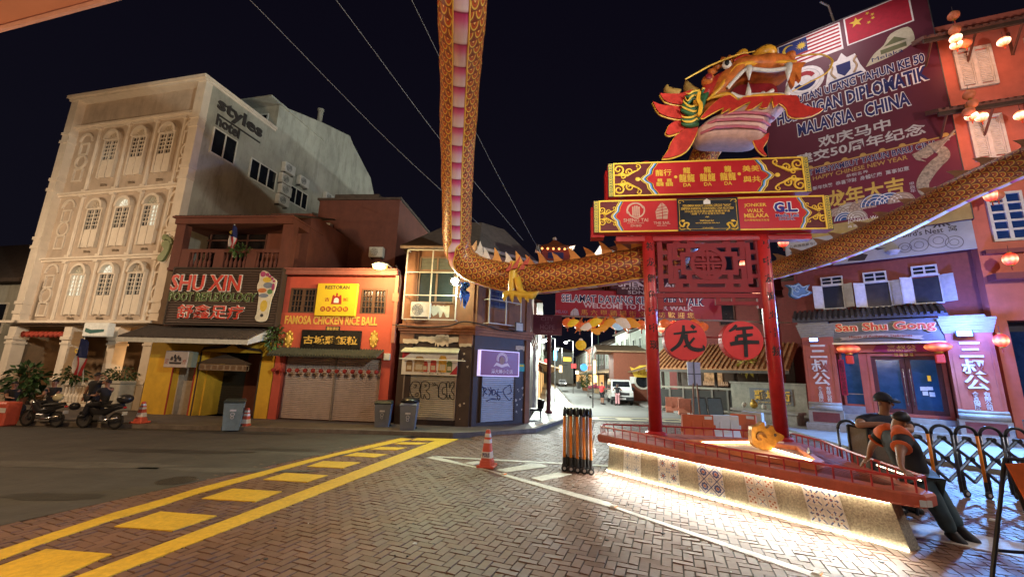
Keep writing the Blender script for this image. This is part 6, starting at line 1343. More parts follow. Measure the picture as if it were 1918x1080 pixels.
def brush(par,xc,zc,s,polys,y):
    m=MB()
    for st in polys:
        n=len(st);P=bezier([(xc+s*p[0],y,zc+s*p[1]) for p in st],5);W=[p[2] if len(p)>2 else .1 for p in st]
        for i in range(len(P)-1):
            f_=i/(len(P)-1)*(n-1);k=min(int(f_),n-2);wv=s*(W[k]+(W[k+1]-W[k])*(f_-k));f2_=(i+1)/(len(P)-1)*(n-1);k2=min(int(f2_),n-2);wv2=s*(W[k2]+(W[k2+1]-W[k2])*(f2_-k2))
            d=(P[i+1]-P[i]).normalized();nn=Vector((-d.z,0,d.x));a,b=P[i]-d*.002,P[i+1]+d*.002
            yy=y-.0006*(i%3)
            m.loft([[(a+nn*wv)[:],(a-nn*wv)[:],(b-nn*wv2)[:],(b+nn*wv2)[:]],[tuple((q+Vector((0,-.008-.0006*(i%4),0)))) for q in (a+nn*wv,a-nn*wv,b-nn*wv2,b+nn*wv2)]])
    return m.build('brush_character',spray,par)
for (u,v,rpx,lab,st) in ((1284,636,40,'round red disc sign with the black dragon character hung between the columns',
      [[(-.55,.28,.05),(0,.36,.06),(.55,.42,.05)],[(-.06,.72,.06),(-.1,.3,.09),(-.3,-.2,.09),(-.72,-.55,.07)],[(.02,.28,.09),(.04,-.05,.1),(.2,-.38,.1),(.55,-.48,.1),(.82,-.42,.07),(.8,-.25,.03)],[(.42,.1,.05),(.15,-.2,.06),(-.1,-.35,.04)],[(.3,.72,.08),(.46,.58,.1)]]),
     (1391,637,39,'round red disc sign with the black year character hung by the right column',
      [[(-.25,.78,.07),(-.4,.6,.08),(-.62,.45,.05)],[(-.3,.58,.08),(.1,.62,.09),(.55,.66,.07)],[(-.28,.2,.08),(.1,.25,.09),(.5,.3,.07)],[(-.28,.2,.09),(-.32,-.08,.08)],[(-.62,-.2,.1),(0,-.1,.11),(.78,-.08,.09)],[(.1,.62,.09),(.12,0,.1),(.1,-.85,.09)]])):
    xc,zc=ARC.p(u,v,-.2);rr=ARC.p(u+rpx,v,-.2)[0]-xc
    t=T('round_sign',lab,'sign',(xc,-.1,zc-rr),fac=ARC)
    m=MB();m.lathe([(rr*.98,-.2),(rr,-.19),(rr,.09),(rr*.98,.1)],(xc,0,zc),40,'y');
    m.build('disc',dred,t);m=MB();m.ringz((xc,zc),rr*.97,rr*.025,-.125,-.101,40);
    yb=-.205
    b=brush(t,xc,zc,rr,st,yb)
# ================================================================ dragon
def PD(u,v,D): d=ray(u,v);return Vector((d[0]*D,d[1]*D,CAMH+d[2]*D))
def scale_mat():
    m=bpy.data.materials.new('dragon_scale');m.use_nodes=True;t=m.node_tree;b=t.nodes['Principled BSDF'];N=t.nodes.new;L=t.links.new
    def mth(op,a,c=None,d=None):
        n=N('ShaderNodeMath');n.operation=op
        for i,x in enumerate((a,c,d)):
            if x is None: continue
            if isinstance(x,(int,float)): n.inputs[i].default_value=x
            else: L(x,n.inputs[i])
        return n.outputs[0]
    uv=N('ShaderNodeUVMap');sp=N('ShaderNodeSeparateXYZ');L(uv.outputs[0],sp.inputs[0]);U,V=sp.outputs[0],sp.outputs[1]
    row=mth('FLOOR',U);fy=mth('SUBTRACT',U,row)
    def cell(rw,fy_):
        sh=mth('MULTIPLY',mth('MODULO',mth('ADD',rw,1000),2),.5);x=mth('ADD',V,sh);fx=mth('SUBTRACT',mth('SUBTRACT',x,mth('FLOOR',x)),.5)
        yy=mth('MULTIPLY',fy_,.5);return mth('SQRT',mth('ADD',mth('MULTIPLY',fx,fx),mth('MULTIPLY',yy,yy)))
    d1=cell(row,fy);d2=cell(mth('SUBTRACT',row,1),mth('ADD',fy,1))
    inside=mth('LESS_THAN',d1,.5);d=mth('ADD',mth('MULTIPLY',d1,inside),mth('MULTIPLY',d2,mth('SUBTRACT',1,inside)))
    cr=N('ShaderNodeValToRGB');e=cr.color_ramp.elements;e[0].position=0;e[0].color=(.85,.50,.20,1);e[1].position=.08;e[1].color=(.72,.34,.09,1)
    for p,c in ((.13,(.16,.03,.012,1)),(.22,(.42,.075,.02,1)),(.31,(.34,.045,.015,1)),(.35,(.62,.36,.06,1)),(.40,(.62,.36,.06,1)),(.44,(.05,.03,.02,1)),(.50,(.38,.07,.02,1)),(.62,(.16,.03,.015,1))):
        q=cr.color_ramp.elements.new(p);q.color=c
    L(d,cr.inputs[0])
    nz=N('ShaderNodeTexNoise');nz.inputs['Scale'].default_value=1.3;nz.inputs['Detail'].default_value=4;mr=N('ShaderNodeMapRange');mr.inputs[3].default_value=.65;mr.inputs[4].default_value=1.25;L(nz.outputs[0],mr.inputs[0])
    mx=N('ShaderNodeVectorMath');mx.operation='SCALE';L(cr.outputs[0],mx.inputs[0]);L(mr.outputs[0],mx.inputs['Scale']);L(mx.outputs[0],b.inputs['Base Color'])
    b.inputs['Roughness'].default_value=.42;b.inputs['Specular IOR Level'].default_value=.45
    bp=N('ShaderNodeBump');bp.inputs['Strength'].default_value=.5;bp.inputs['Distance'].default_value=.03;L(mth('MULTIPLY',d,-1),bp.inputs['Height']);
    n2=N('ShaderNodeTexNoise');n2.inputs['Scale'].default_value=5;bp2=N('ShaderNodeBump');bp2.inputs['Strength'].default_value=.35;bp2.inputs['Distance'].default_value=.08;L(n2.outputs[0],bp2.inputs['Height']);L(bp2.outputs[0],bp.inputs['Normal']);L(bp.outputs[0],b.inputs['Normal'])
    return m
def belly_mat():
    m=bpy.data.materials.new('dragon_belly');m.use_nodes=True;t=m.node_tree;b=t.nodes['Principled BSDF'];N=t.nodes.new;L=t.links.new
    uv=N('ShaderNodeUVMap');sp=N('ShaderNodeSeparateXYZ');L(uv.outputs[0],sp.inputs[0]);fr_=N('ShaderNodeMath');fr_.operation='FRACT';ml=N('ShaderNodeMath');ml.operation='MULTIPLY';ml.inputs[1].default_value=.5;L(sp.outputs[0],ml.inputs[0]);L(ml.outputs[0],fr_.inputs[0])
    cr=N('ShaderNodeValToRGB');e=cr.color_ramp.elements;e[0].position=0;e[0].color=(.10,.01,.03,1);e[1].position=1;e[1].color=(.30,.02,.09,1)
    for p,c in ((.05,(.42,.02,.11,1)),(.25,(.55,.10,.22,1)),(.5,(.62,.34,.40,1)),(.9,(.66,.50,.50,1)),(.96,(.6,.4,.42,1))): q=cr.color_ramp.elements.new(p);q.color=c
    L(fr_.outputs[0],cr.inputs[0]);L(cr.outputs[0],b.inputs['Base Color']);b.inputs['Roughness'].default_value=.5
    return m
SCM,BEM=scale_mat(),belly_mat();trimg=M('dragon_gold_trim',(.62,.34,.06),rough=.4)
def body(par,ctrl,rads,per=.42,nm='body',bel=.33,down=Vector((0,0,-1)),n=28,dens=10):
    """sweep with the belly facing down; returns the frames"""
    P=bezier(ctrl,dens);k=len(P);rs=[]
    for i in range(k):
        f=i/(k-1)*(len(rads)-1);a=min(int(f),len(rads)-2);rs.append((rads[a]+(rads[a+1]-rads[a])*(f-a))*(1+.05*mnoise.noise(Vector((i*.21,k*.7,3)))-.03*(i%9==0)))
    fr_=[];L=0;Ls=[0]
    for i in range(1,k): L+=(P[i]-P[i-1]).length;Ls.append(L)
    s=MB();s.smooth=True;b=MB();b.smooth=True;g=MB()
    sr,br=[],[];rm=sum(rs)/k
    around=12
    for i in range(k):
        d=(P[min(i+1,k-1)]-P[max(i-1,0)]).normalized();dn=(down-d*down.dot(d)).normalized();sd_=d.cross(dn).normalized();fr_.append((P[i],d,dn,sd_,rs[i]))
        ring=[]
        for j in range(n+1):
            a=bel+(2*pi-2*bel)*j/n;ring.append(tuple(P[i]+(dn*cos(a)+sd_*sin(a))*rs[i]*(1+.035*mnoise.noise(Vector((i*.3,cos(a)*1.6,sin(a)*1.6))))));s.uv[len(s.v)+i*(n+1)+j]=(Ls[i]/per*2,around*j/n)
        sr.append(ring)
        ring=[]
        for j in range(7):
            a=-bel+2*bel*j/6;ring.append(tuple(P[i]+(dn*cos(a)+sd_*sin(a))*rs[i]*1.012));b.uv[i*7+j]=(Ls[i]/per*2*.62,j/6)
        br.append(ring)
    s.loft(sr,closed=False);s.build(nm,SCM,par,fix=False)
    b.loft(br,closed=False);b.build('belly',BEM,par,fix=False)
    for sg in (-1,1): g.tube([f[0]+(f[2]*cos(bel*sg)+f[3]*sin(bel*sg))*f[4]*1.01 for f in fr_],.022,5)
    g.build('belly_edge',trimg,par)
    return fr_
dr=T('dragon_sculpture','huge festival dragon with open jaws on the arch and long orange scaled body arching overhead','dragon',(3.5,13,6));OFF[dr]=Vector((3.5,13,6))
P0,P1=PD(866,0,8.9),PD(856,420,15.0)
ctrl=[P0+(P0-P1)*.8,P0+(P0-P1)*.35,P0,PD(862,140,10.7),PD(857,290,12.9),P1,PD(858,466,15.5),PD(880,497,15.6),PD(930,515,15.3),PD(1000,522,14.6),PD(1100,510,13.6),PD(1200,493,12.9),PD(1262,478,12.8),PD(1295,430,13.0),PD(1306,370,13.2),PD(1308,325,13.3),PD(1322,285,13.4),PD(1345,255,13.4)]
fr1=body(dr,ctrl,[.53]*11+[.53,.52,.48,.44,.42,.40,.38],.40)
spm,spw=M('spine_orange',(.62,.26,.07),rough=.45,var=.25),M('spine_pale',(.62,.50,.42),rough=.4)
def spine(par,f,h,w,lean,mat):
    p,d,dn,sd_,r=f;up=-dn;b=MB();base=p+up*r*.96;t=.03
    pts=[(-.5,0),(-.42,.3),(-.50,.62),(-.62,1.0),(-.2,.72),(.12,.38),(.5,0)]
    q=[base+d*(x*w*lean)+up*(z*h) for x,z in pts];n=len(q)
    b.add([tuple(v+sd_*t) for v in q]+[tuple(v-sd_*t) for v in q],[tuple(range(n)),tuple(range(2*n-1,n-1,-1))]+[(i,i+n,(i+1)%n+n,(i+1)%n) for i in range(n)]);return b.build('spine_fin',mat,par)
L=0;last=0;kk=0
for i in range(1,len(fr1)):
    L+=(fr1[i][0]-fr1[i-1][0]).length
    if L-last>(.42) and i>58 and i<120: spine(dr,fr1[i],.40 if kk%2 else .5,.42,1,spw if kk in (2,3,5) else spm);last=L;kk+=1
legy=M('leg_yellow',(.62,.36,.04),rough=.4,var=.15)
a,b_,c=PD(962,505,14.0),PD(957,545,13.9),PD(985,552,13.75)
m=MB();m.smooth=True;m.tube(bezier([a+Vector((.05,0,.25)),a,lerp(a,b_,.6) if False else a+(b_-a)*.6,b_,b_+Vector((-.05,0,-.15))],5),[.2,.19,.18,.17,.16,.15,.15,.14,.14,.13,.13,.12,.12,.11,.11,.10,.10,.09,.09,.08,.08],10);m.tube([a+Vector((.12,-.1,-.3)),PD(975,545,13.7),PD(988,553,13.6),PD(1000,556,13.5)],[.13,.11,.1,.09],8)
m.tube(bezier([PD(943,553,13.7),PD(955,549,13.7),PD(980,552,13.6),PD(1003,552,13.5)],4),.1,8)
leg=m.build('leg',legy,dr)
for (u0,v0,u1,v1) in ((946,553,944,564),(958,552,960,567),(972,553,976,568),(998,554,1010,545),(985,554,990,566)):
    m=MB();p,q=PD(u0,v0,13.6),PD(u1,v1,13.5);m.tube([p,p+(q-p)*.5+Vector((0,-.06,0)),q],[.085,.065,.012],7);m.build('claw',legy,leg)
m=MB();
for (u,v,s_) in ((950,503,.35),(962,497,.45),(975,500,.4),(984,492,.3)):
    p=PD(u,v,13.75);m.loft([[tuple(p+Vector((-.18*s_,.06,-.3*s_))),tuple(p+Vector((.3*s_,.06,-.2*s_))),tuple(p+Vector((.5*s_,0,.8*s_)))],[tuple(p+Vector((-.18*s_,-.06,-.3*s_))),tuple(p+Vector((.3*s_,-.06,-.2*s_))),tuple(p+Vector((.5*s_,-.02,.8*s_)))]])
m.build('leg_fin',M('fin_red',(.35,.05,.03)),dr)
dt=T('dragon_body_length','thinner second length of scaled dragon body rising to the upper right','dragon',(14,13,6));OFF[dt]=Vector((14,13,6))
ctrl=[PD(1425,512,17.4),PD(1470,500,16.9),PD(1560,470,15.6),PD(1640,437,14.6),PD(1720,398,13.6),PD(1800,356,12.7),PD(1880,320,12.0),PD(1960,287,11.3),PD(2080,235,10.5)]
fr2=body(dt,ctrl,[.36,.40,.44,.45,.44,.43,.42,.41,.40],.30,dens=8)
L=last=0;kk=0
for i in range(1,len(fr2)):
    L+=(fr2[i][0]-fr2[i-1][0]).length
    if L-last>(.55 if kk%2 else .75): spine(dt,fr2[i],.34,.42,-1 if False else 1,M('spine_brown',(.30,.15,.08),rough=.5));last=L;kk+=1
# ---------------------------------------------------------------- head, carved in the plane of the arch
HO,HB,HR,HC=M('head_orange',(.60,.16,.03),rough=.36,var=.5,scale=3.5,coat=.25,dirt=.3,bump=.25),M('head_amber',(.75,.36,.03),rough=.34,var=.35,scale=4,coat=.25,dirt=.2,bump=.2),M('head_red',(.46,.03,.02),rough=.4,var=.3,coat=.2,dirt=.25,bump=.2),M('jaw_cream',(.58,.36,.30),rough=.5,var=.2,dirt=.25,bump=.3)
HG,HGR,HT,HM=M('head_gold_edge',(.72,.42,.05),rough=.35),M('head_green',(.03,.10,.04),rough=.4,var=.3),M('tooth_white',(.72,.68,.60),rough=.3),M('mouth_red',(.22,.015,.02),rough=.35,var=.3)
HPK=M('jaw_pink',(.46,.12,.16),rough=.45)
hf=ARC
hd=T('head_tmp',None,None,(0,0,0),fac=ARC)
ZH=lambda x,y: (1200+x/4.694,80+y/4.694)
YH=-.1
def hp(x,y,d=YH): return hf.p(*ZH(x,y),YH)
def hpts(pts): return [hp(*p) for p in pts]
def smoothp(pts,k=3):
    q=bezier([(p[0],0,p[1]) for p in pts]+[(pts[0][0],0,pts[0][1])],k);return [(v.x,v.z) for v in q[:-1]]
def inflate(nm,pts,mat,y0,half,par,prof=((-1,.55),(-.82,.82),(-.5,.96),(0,1),(.5,.96),(.82,.82),(1,.55)),sm=3,c=None,smooth=True,uvm=False):
    P=smoothp(hpts(pts),sm) if sm else hpts(pts);cx=sum(p[0] for p in P)/len(P);cz=sum(p[1] for p in P)/len(P)
    if c: cx,cz=hp(*c)
    m=MB();m.smooth=smooth;m.loft([[(cx+(p[0]-cx)*s_,y0+half*t_,cz+(p[1]-cz)*s_) for p in P] for t_,s_ in prof]);return m.build(nm,mat,par)
def slab(nm,pts,mat,y0,y1,par,sm=3,edge=None,e=.028):
    P=smoothp(hpts(pts),sm) if sm else hpts(pts);m=MB();m.pr(P,y0,y1);o=m.build(nm,mat,par)
    if edge:
        g=MB();g.tube([(p[0],(y0+y1)/2,p[1]) for p in P]+[(P[0][0],(y0+y1)/2,P[0][1])],e,6);g.build('gold_edge',edge,o)
    return o
hb=inflate('upper_jaw',[(540,600),(560,500),(610,400),(690,320),(760,255),(860,212),(950,222),(1100,205),(1200,182),(1290,200),(1330,250),(1290,300),(1180,322),(1040,330),(900,326),(850,345),(790,410),(740,470),(690,530),(610,590)],HO,YH+.05,.62,hd,c=(860,260))
inflate('skull',[(470,560),(500,450),(560,390),(640,330),(740,290),(700,400),(620,490),(560,560),(520,620)],HR,YH+.15,.6,hd)
inflate('lower_jaw',[(470,800),(475,860),(530,895),(750,902),(990,905),(1060,860),(1095,790),(1140,700),(1250,610),(1200,580),(1000,570),(860,585),(760,640),(640,690),(540,735)],HC,YH+.05,.58,hd,c=(800,740))
m=MB();q0=hp(500,800);q1=hp(1080,800)
for y,xa,xb in ((735,600,1120),(790,510,1085),(850,500,1050)):
    a,b_=hp(xa,y),hp(xb,y-8);m.tube([(a[0],-.40,a[1]),(a[0]+.3,-.675,a[1]),((a[0]+b_[0])/2,-.70,(a[1]+b_[1])/2+.02),(b_[0]-.3,-.66,b_[1]),(b_[0],-.42,b_[1])],.045,6)
m.build('jaw_band',HPK,hd)
slab('mouth_cavity',[(690,520),(800,420),(900,340),(1180,330),(1230,440),(1210,575),(1000,590),(860,600),(760,620)],HM,.05,.35,hd)
inflate('tongue',[(800,600),(900,530),(1050,520),(1180,540),(1190,585),(1000,600)],M('tongue_red',(.35,.03,.03),rough=.25),-.1,.25,hd)
for pts,yy,rr_ in (([(705,505),(760,440),(850,352),(900,345)],-.62,.055),([(900,345),(1050,360),(1180,345),(1235,322)],-.63,.06),([(1060,490),(1100,450),(1180,395)],.02,.06),([(735,545),(800,570),(860,580)],-.58,.06),([(905,560),(1050,555),(1190,560)],-.6,.05)):
    m=MB();m.smooth=True;m.tube(bezier([(hp(*p)[0],yy,hp(*p)[1]) for p in pts],5),rr_,8);m.build('tooth_row',HT,hd)
for (x,y,x1,y1,r_,yy) in ((880,330,885,440,.10,-.62),(1215,312,1212,445,.11,-.62),(880,575,882,455,.085,-.6),(1205,580,1212,460,.085,-.6),(1090,420,1080,480,.06,.0)):
    a,b_=hp(x,y),hp(x1,y1);m=MB();m.smooth=True;m.tube([(a[0],yy,a[1]),((a[0]*.6+b_[0]*.4),yy-.02,(a[1]*.6+b_[1]*.4)),(b_[0],yy,b_[1])],[r_,r_*.75,.012],10);m.build('fang',HT,hd)
for nm,pts,yy,rr_,mt in (('lip',[(535,605),(640,500),(760,335),(850,300),(920,290),(1060,285),(1290,275)],-.60,.075,HB),('lip',[(560,590),(680,560),(740,580),(790,612)],-.62,.07,HB),('cheek_line',[(480,560),(440,600),(480,660),(450,740)],-.5,.05,HB),('brow',[(760,270),(840,238),(920,238)],-.6,.07,HR),('lip',[(800,600),(900,578),(1100,565),(1260,580)],-.62,.05,HB)):
    m=MB();m.smooth=True;P=bezier([(hp(*p)[0],yy,hp(*p)[1]) for p in pts],6);n=len(P);m.tube(P,[rr_*(.35+.65*sin(pi*min(1,max(0,i/(n-1)))))+.008 for i in range(n)],8);m.build(nm,mt,hd)
for nm,x,y,rx,rz_,yy,ry,mt in (('nose_bump',1060,158,115,68,-.15,.5,HB),('crest_bump',845,195,62,48,-.3,.38,HB),('nostril',1258,205,52,48,-.3,.35,HO),('eye_white',700,308,42,34,-.62,.1,HT),('pupil',692,306,20,24,-.70,.05,spray),('cheek',545,420,48,38,-.5,.2,HO)):
    c0=hp(x,y);c1=hp(x+rx,y);c2=hp(x,y-rz_);m=MB();m.smooth=True;m.sph((c0[0],yy,c0[1]),(c1[0]-c0[0],ry,c2[1]-c0[1]),18,12);m.build(nm,mt,hd)
c0=hp(540,420);m=MB();m.sph((c0[0],-.7,c0[1]),(.1,.04,.09),10,8);m.build('ear_hollow',HM,hd)
for (x,y,x1,y1,r_) in ((700,250,680,190,.1),(750,230,742,175,.08),(650,285,608,258,.11),(610,330,560,303,.1),(600,375,550,355,.09),(880,180,888,150,.07)):
    a,b_=hp(x,y),hp(x1,y1);m=MB();m.smooth=True;m.tube([(a[0],-.4,a[1]-.06),(a[0]*.5+b_[0]*.5,-.42,a[1]*.5+b_[1]*.5),(b_[0],-.4,b_[1])],[r_*1.3,r_,.02],8);m.build('brow_spike',HO,hd)
bh=M('horn_brown',(.34,.19,.05),rough=.5,var=.3,scale=4)
for pts,rr_ in (([(330,470),(270,445),(232,410),(235,372)],.2),([(500,480),(440,430),(410,380),(400,335)],.22)):
    m=MB();m.smooth=True;P=bezier([(hp(*p)[0],-.1,hp(*p)[1]) for p in pts],5);n=len(P);m.tube(P,[rr_*(1-.85*(i/(n-1))**1.5) for i in range(n)],10);m.build('horn',bh,hd)
for i,pts in enumerate(([(160,480),(330,480),(440,448),(470,500),(430,562),(330,575),(210,545)],[(95,555),(180,585),(330,600),(380,640),(360,702),(250,690),(150,650)],[(205,830),(240,760),(320,725),(420,760),(330,820),(240,850)],[(175,1055),(228,980),(255,910),(330,830),(470,770),(460,860),(380,990),(260,1045)])):
    slab('mane_petal',pts,HR,-.28-.03*i,-.12-.03*i,hd,3,HG)
slab('jaw_fringe',[(470,775),(540,690),(630,615),(710,590),(780,640),(820,612),(1000,600),(1260,595),(1290,655),(1400,700),(1485,708),(1390,765),(1260,782),(1195,755),(1180,700),(1120,655),(1080,690),(1060,610),(1020,690),(960,690),(985,640),(900,700),(845,705),(885,640),(780,690),(700,735),(720,690),(640,740),(660,690),(560,740),(490,780)],HR,-.76,-.66,hd,2,HG,.02)
slab('chin_tassel',[(960,900),(1020,890),(1090,835),(1080,900),(1040,970),(1075,1030),(1030,1010),(985,960)],HR,-.35,-.25,hd,3,HG,.018)
slab('snout_beard',[(1240,320),(1290,270),(1385,262),(1350,310),(1340,420),(1300,360),(1290,440),(1275,470),(1245,400)],HO,-.5,-.38,hd,3,None)
for i,pts in enumerate(([(470,690),(420,690),(340,655),(330,640)],[(470,640),(400,650),(350,610),(345,590)],[(480,560),(420,560),(380,600),(355,560)],[(480,520),(430,520),(390,540),(365,530)],[(470,720),(420,740),(350,740),(325,720)],[(460,760),(410,780),(350,775),(330,760)],[(500,500),(540,500),(560,470),(580,480)])):
    for mt,dx,sc in ((HGR,0,1.0),(HG,-.07,.45)):
        m=MB();m.smooth=True;P=bezier([(hp(*p)[0],-.42+dx,hp(*p)[1]+(.05 if sc<1 else 0)) for p in pts],5);n=len(P);m.tube(P,[(.12*(1-i_/(n-1))+.012)*sc for i_ in range(n)],8);m.build('green_curl' if sc==1 else 'curl_edge',mt,hd)
inflate('collar',[(480,520),(560,480),(580,500),(540,600),(530,640),(490,740),(450,760),(430,680),(470,610)],HGR,-.05,.55,hd)
slab('collar_stripe',[(450,545),(480,540),(470,600),(495,650),(480,730),(450,735),(462,660),(440,610)],HB,-.66,-.58,hd,3)
for pts,y_ in (([(340,450),(440,395),(560,330),(760,250),(920,215)],-.72),([(1290,222),(1330,215),(1490,206),(1585,240),(1595,290),(1540,370),(1400,445),(1260,520)],-.55)):
    m=MB();P=bezier([(hp(*p)[0],y_,hp(*p)[1]) for p in pts],8);n=len(P);m.tube(P,[.026*(.5+.5*sin(pi*(i+2)/(n+3))) for i in range(n)],6);m.build('whisker',HG,hd)
adopt(hd,dr)
for i,(a,b_,r_) in enumerate((((462,-6),(925,445),.012),((625,-6),(980,450),.012),((768,-6),(1010,470),.010),((1540,-5),(1568,35),.02))):
    if i==3: continue
    p,q=PD(*a,14),PD(*b_,20);mid=(p+q)/2-Vector((0,0,.25));cable('cable',('long thin overhead cable at the left crossing the night sky','middle overhead cable crossing the sky down to the corner roof','right overhead cable passing behind the hanging dragon body')[i],[tuple(p+(p-q)*.3),tuple(p),tuple(mid),tuple(q)],r_,M('cable_grey',(.12,.12,.13)),tuple(q))
# ================================================================ red shop on the right
sred=M('salmon_red_render',(.46,.125,.085),rough=.65,var=.15,scale=2,bump=.15,dirt=.2)
sredd=M('dark_red_render',(.20,.05,.045),rough=.7,var=.2,dirt=.25)
gstone=M('grey_stone',(.32,.31,.28),rough=.75,var=.25,scale=4,bump=.3,dirt=.25)
sg=T('red_shop','red shop with two lettered pillars, grey sign fascia, glass doors and white shuttered windows','shop',(3,0,0),fac=SSG)
S=SSG
m=MB();m.box(-.1,6.1,.35,9,.1,8.0);m.box(-.1,6.3,.4,9,8.0,19.6);m.build('wall',sredd,sg)
m=MB();m.box(-.15,6.3,-.75,.35,.1,.42);m.box(1.2,4.75,-.45,.35,.42,.66);m.box(1.2,4.75,-.2,.35,.66,.9);m.build('steps',gstone,sg)
for x0,x1 in ((.02,1.2),(4.78,6.05)):
    m=MB();m.box(x0-.05,x1+.05,-.6,.3,.42,1.0);m.build('plinth',gstone,sg);m=MB();m.box(x0+.1,x1-.1,-.606,-.601,.5,.92);m.build('plinth_panel',M('plinth_red',(.18,.05,.05)),sg)
    m=MB();m.box(x0,x1,-.5,.34,1.0,4.3);pl_=m.build('pillar',sred,sg)
    m=MB();frame(m,x0+.1,x1-.1,1.35,4.0,.04,-.52,-.501);m.build('pillar_moulding',sred,pl_)
    m=MB();m.smooth=True;m.cyl((x0-.02,-.52,1.12),(x1+.02,-.52,1.12),.12,.12,14);m.cyl((x0-.02,-.48,1.28),(x1+.02,-.48,1.28),.09,.09,14);m.build('pillar_scroll',gstone,pl_)
    m=MB()
    for k in range(6): m.box(x0-.04-.025*k,x1+.04+.025*k,-.54-.025*k,.33,4.3+.1*k,4.39+.1*k)
    m.box(x0-.1,x1-.1,-.6,.33,4.9,5.0);m.build('pillar_cap',M('cap_stone',(.30,.285,.24),rough=.6,dirt=.15),pl_)
    xc=(x0+x1)/2
    for ch,z0,z1,w in (('三',3.35,3.95,.33),('叔',2.72,3.28,.34),('公',2.12,2.68,.34)): text(pl_,ch,xc-w,xc+w*.9,z0,z1,M('letter_white'),y=-.503,off=.02,ext=.05)
    text(pl_,'食品厰',xc-.2,xc-.02,1.38,2.06,M('letter_white'),y=-.503,off=.02,ext=.03,vert=True);text(pl_,'有限公司',xc+.1,xc+.28,1.38,2.06,M('letter_white'),y=-.503,off=.02,ext=.03,vert=True)
m=MB();n=16
for k in range(n):
    z=4.02+k*.95/n;m.box(1.15-.0,4.82,-.42-.02*(k%2)-.012*k*.4,.34,z,z+.95/n-.006)
fa=m.build('sign_fascia',M('fascia_grey',(.17,.165,.15),rough=.45,metal=.3,var=.1),sg)
m=MB();m.box(1.15,4.82,-.5,-.3,3.95,4.02);m.build('lit_edge',M('edge_warm',(.6,.5,.35),emit='ffdca0',es=.25),fa)
a=S.r(1556,1750,604,622,-.5);text(fa,'San Shu Gong',a[0]+.16,a[1]+.04,a[2]-.02,a[3]+.02,M('letter_red_orange',(.42,.06,.02),emit='c03a18',es=.25),y=-.535,off=.028,ext=.05,out=(M('letter_cream',(.7,.58,.4),emit='ffd8a0',es=.3),.035))
a=S.r(1585,1715,624,636,-.5);m=MB();m.pr([(a[0]-.25,a[2]-.02),(a[0],a[2]+.03)]+[(a[0]+(a[1]-a[0])*k/8,a[2]+.12*sin(pi*k/8)) for k in range(9)]+[(a[1]+.25,a[2]-.02),(a[1]+.15,a[2]+.07),(a[1]+.25,a[2]+.14)]+[(a[1]-(a[1]-a[0])*k/8,a[2]+.15+.12*sin(pi*k/8)) for k in range(9)]+[(a[0]-.25,a[2]+.14),(a[0]-.15,a[2]+.06)],-.56,-.53);m.build('ribbon',M('ribbon_cream',(.45,.34,.22)),fa)
text(fa,'House of Authentic Delicacies',a[0]+.1,a[1]-.1,a[2]+.1,a[2]+.21,M('red_trim'),y=-.563,off=.01)
a=S.r(1635,1770,664,777,.2)
m=MB();dx0,dx1,dz0,dz1=a[0]+.05,min(a[1],4.65),.92,3.45
frame(m,dx0-.12,dx1+.12,dz0,dz1+.12,.12,.1,.348);m.box(1.2,dx0-.12,.2,.349,.9,4.0) if False else None
m.box(2.0,dx0-.121,.12,.349,.9,3.55);m.build('door_frame',sred,sg)
xm=(dx0+dx1)/2;dwood=M('door_maroon',(.10,.03,.03),rough=.45)
for x0,x1,sd in ((dx0,xm-.01,1),(xm+.01,dx1,-1)):
    m=MB();frame(m,x0,x1,dz0,dz1,.16,.22,.3);m.box(x0+.16,x1-.16,.225,.295,dz0+.16,dz0+.3);d=m.build('door',dwood,sg);m=MB();m.box(x0+.16,x1-.16,.255,.27,dz0+.3,dz1-.16);m.build('pane',M('blue_door_glass',(.02,.05,.11),rough=.12,spec=.7,emit='123a66',es=.35,var=.5,scale=1.5),d)
    hx=x1-.09 if sd>0 else x0+.09;m=MB();m.tube([(hx,.22,dz0+.45),(hx,.12,dz0+.5),(hx,.12,dz1-.55),(hx,.22,dz1-.5)],.022,6);m.build('handle',chrome,d)
m=MB();
for k,(x,z,w,h,mt) in enumerate(((.35,1.35,.22,.16,0),(.55,1.38,.18,.14,0),(.4,1.16,.16,.16,0),(.6,1.12,.16,.18,0),(.62,1.75,.1,.22,1))):
    b=MB();b.box(xm+x,xm+x+w,.215,.25,dz0+z-.25,dz0+z+h-.25);b.build('door_notice',(M('notice_pale',(.5,.55,.6),emit='90b0d0',es=.3),M('notice_yellow',(.6,.4,.05),emit='e8b020',es=.5))[mt],sg)
a=S.r(1580,1618,660,757,.3);m=MB();frame(m,a[0]-.05,a[1]+.05,1.25,3.75,.08,.2,.349);w=m.build('side_window',sred,sg);m=MB();m.box(a[0],a[1],.3,.348,1.3,3.7);m.build('pane',M('blue_door_glass'),w);m=MB();m.box(a[0],a[1],.27,.299,1.75,1.79);m.build('shelf',M('steel_grey'),w)
m=MB();m.box(1.2,2.0,.0,.349,.9,1.25);m.build('sill_block',M('grey_blue_stone',(.25,.28,.32)),sg)
m=MB();m.box(1.2,4.78,.0,.349,3.6,3.94);m.build('lintel',sred,sg)
a=S.r(1645,1732,641,655,-.01);xc,zc=(a[0]+a[1])/2,3.78;m=MB();m.pr([(xc-.95,zc-.12),(xc-.6,zc-.17),(xc+.6,zc-.17),(xc+.95,zc-.12),(xc+.8,zc+.14),(xc-.8,zc+.14)],-.03,-.001);pq=m.build('name_plaque',M('plaque_magenta',(.28,.02,.07)),sg);text(pq,'三叔公',xc-.45,xc+.45,zc-.05,zc+.12,gold,y=-.031);text(pq,'SAN SHU GONG',xc-.45,xc+.45,zc-.14,zc-.07,gold,y=-.031)
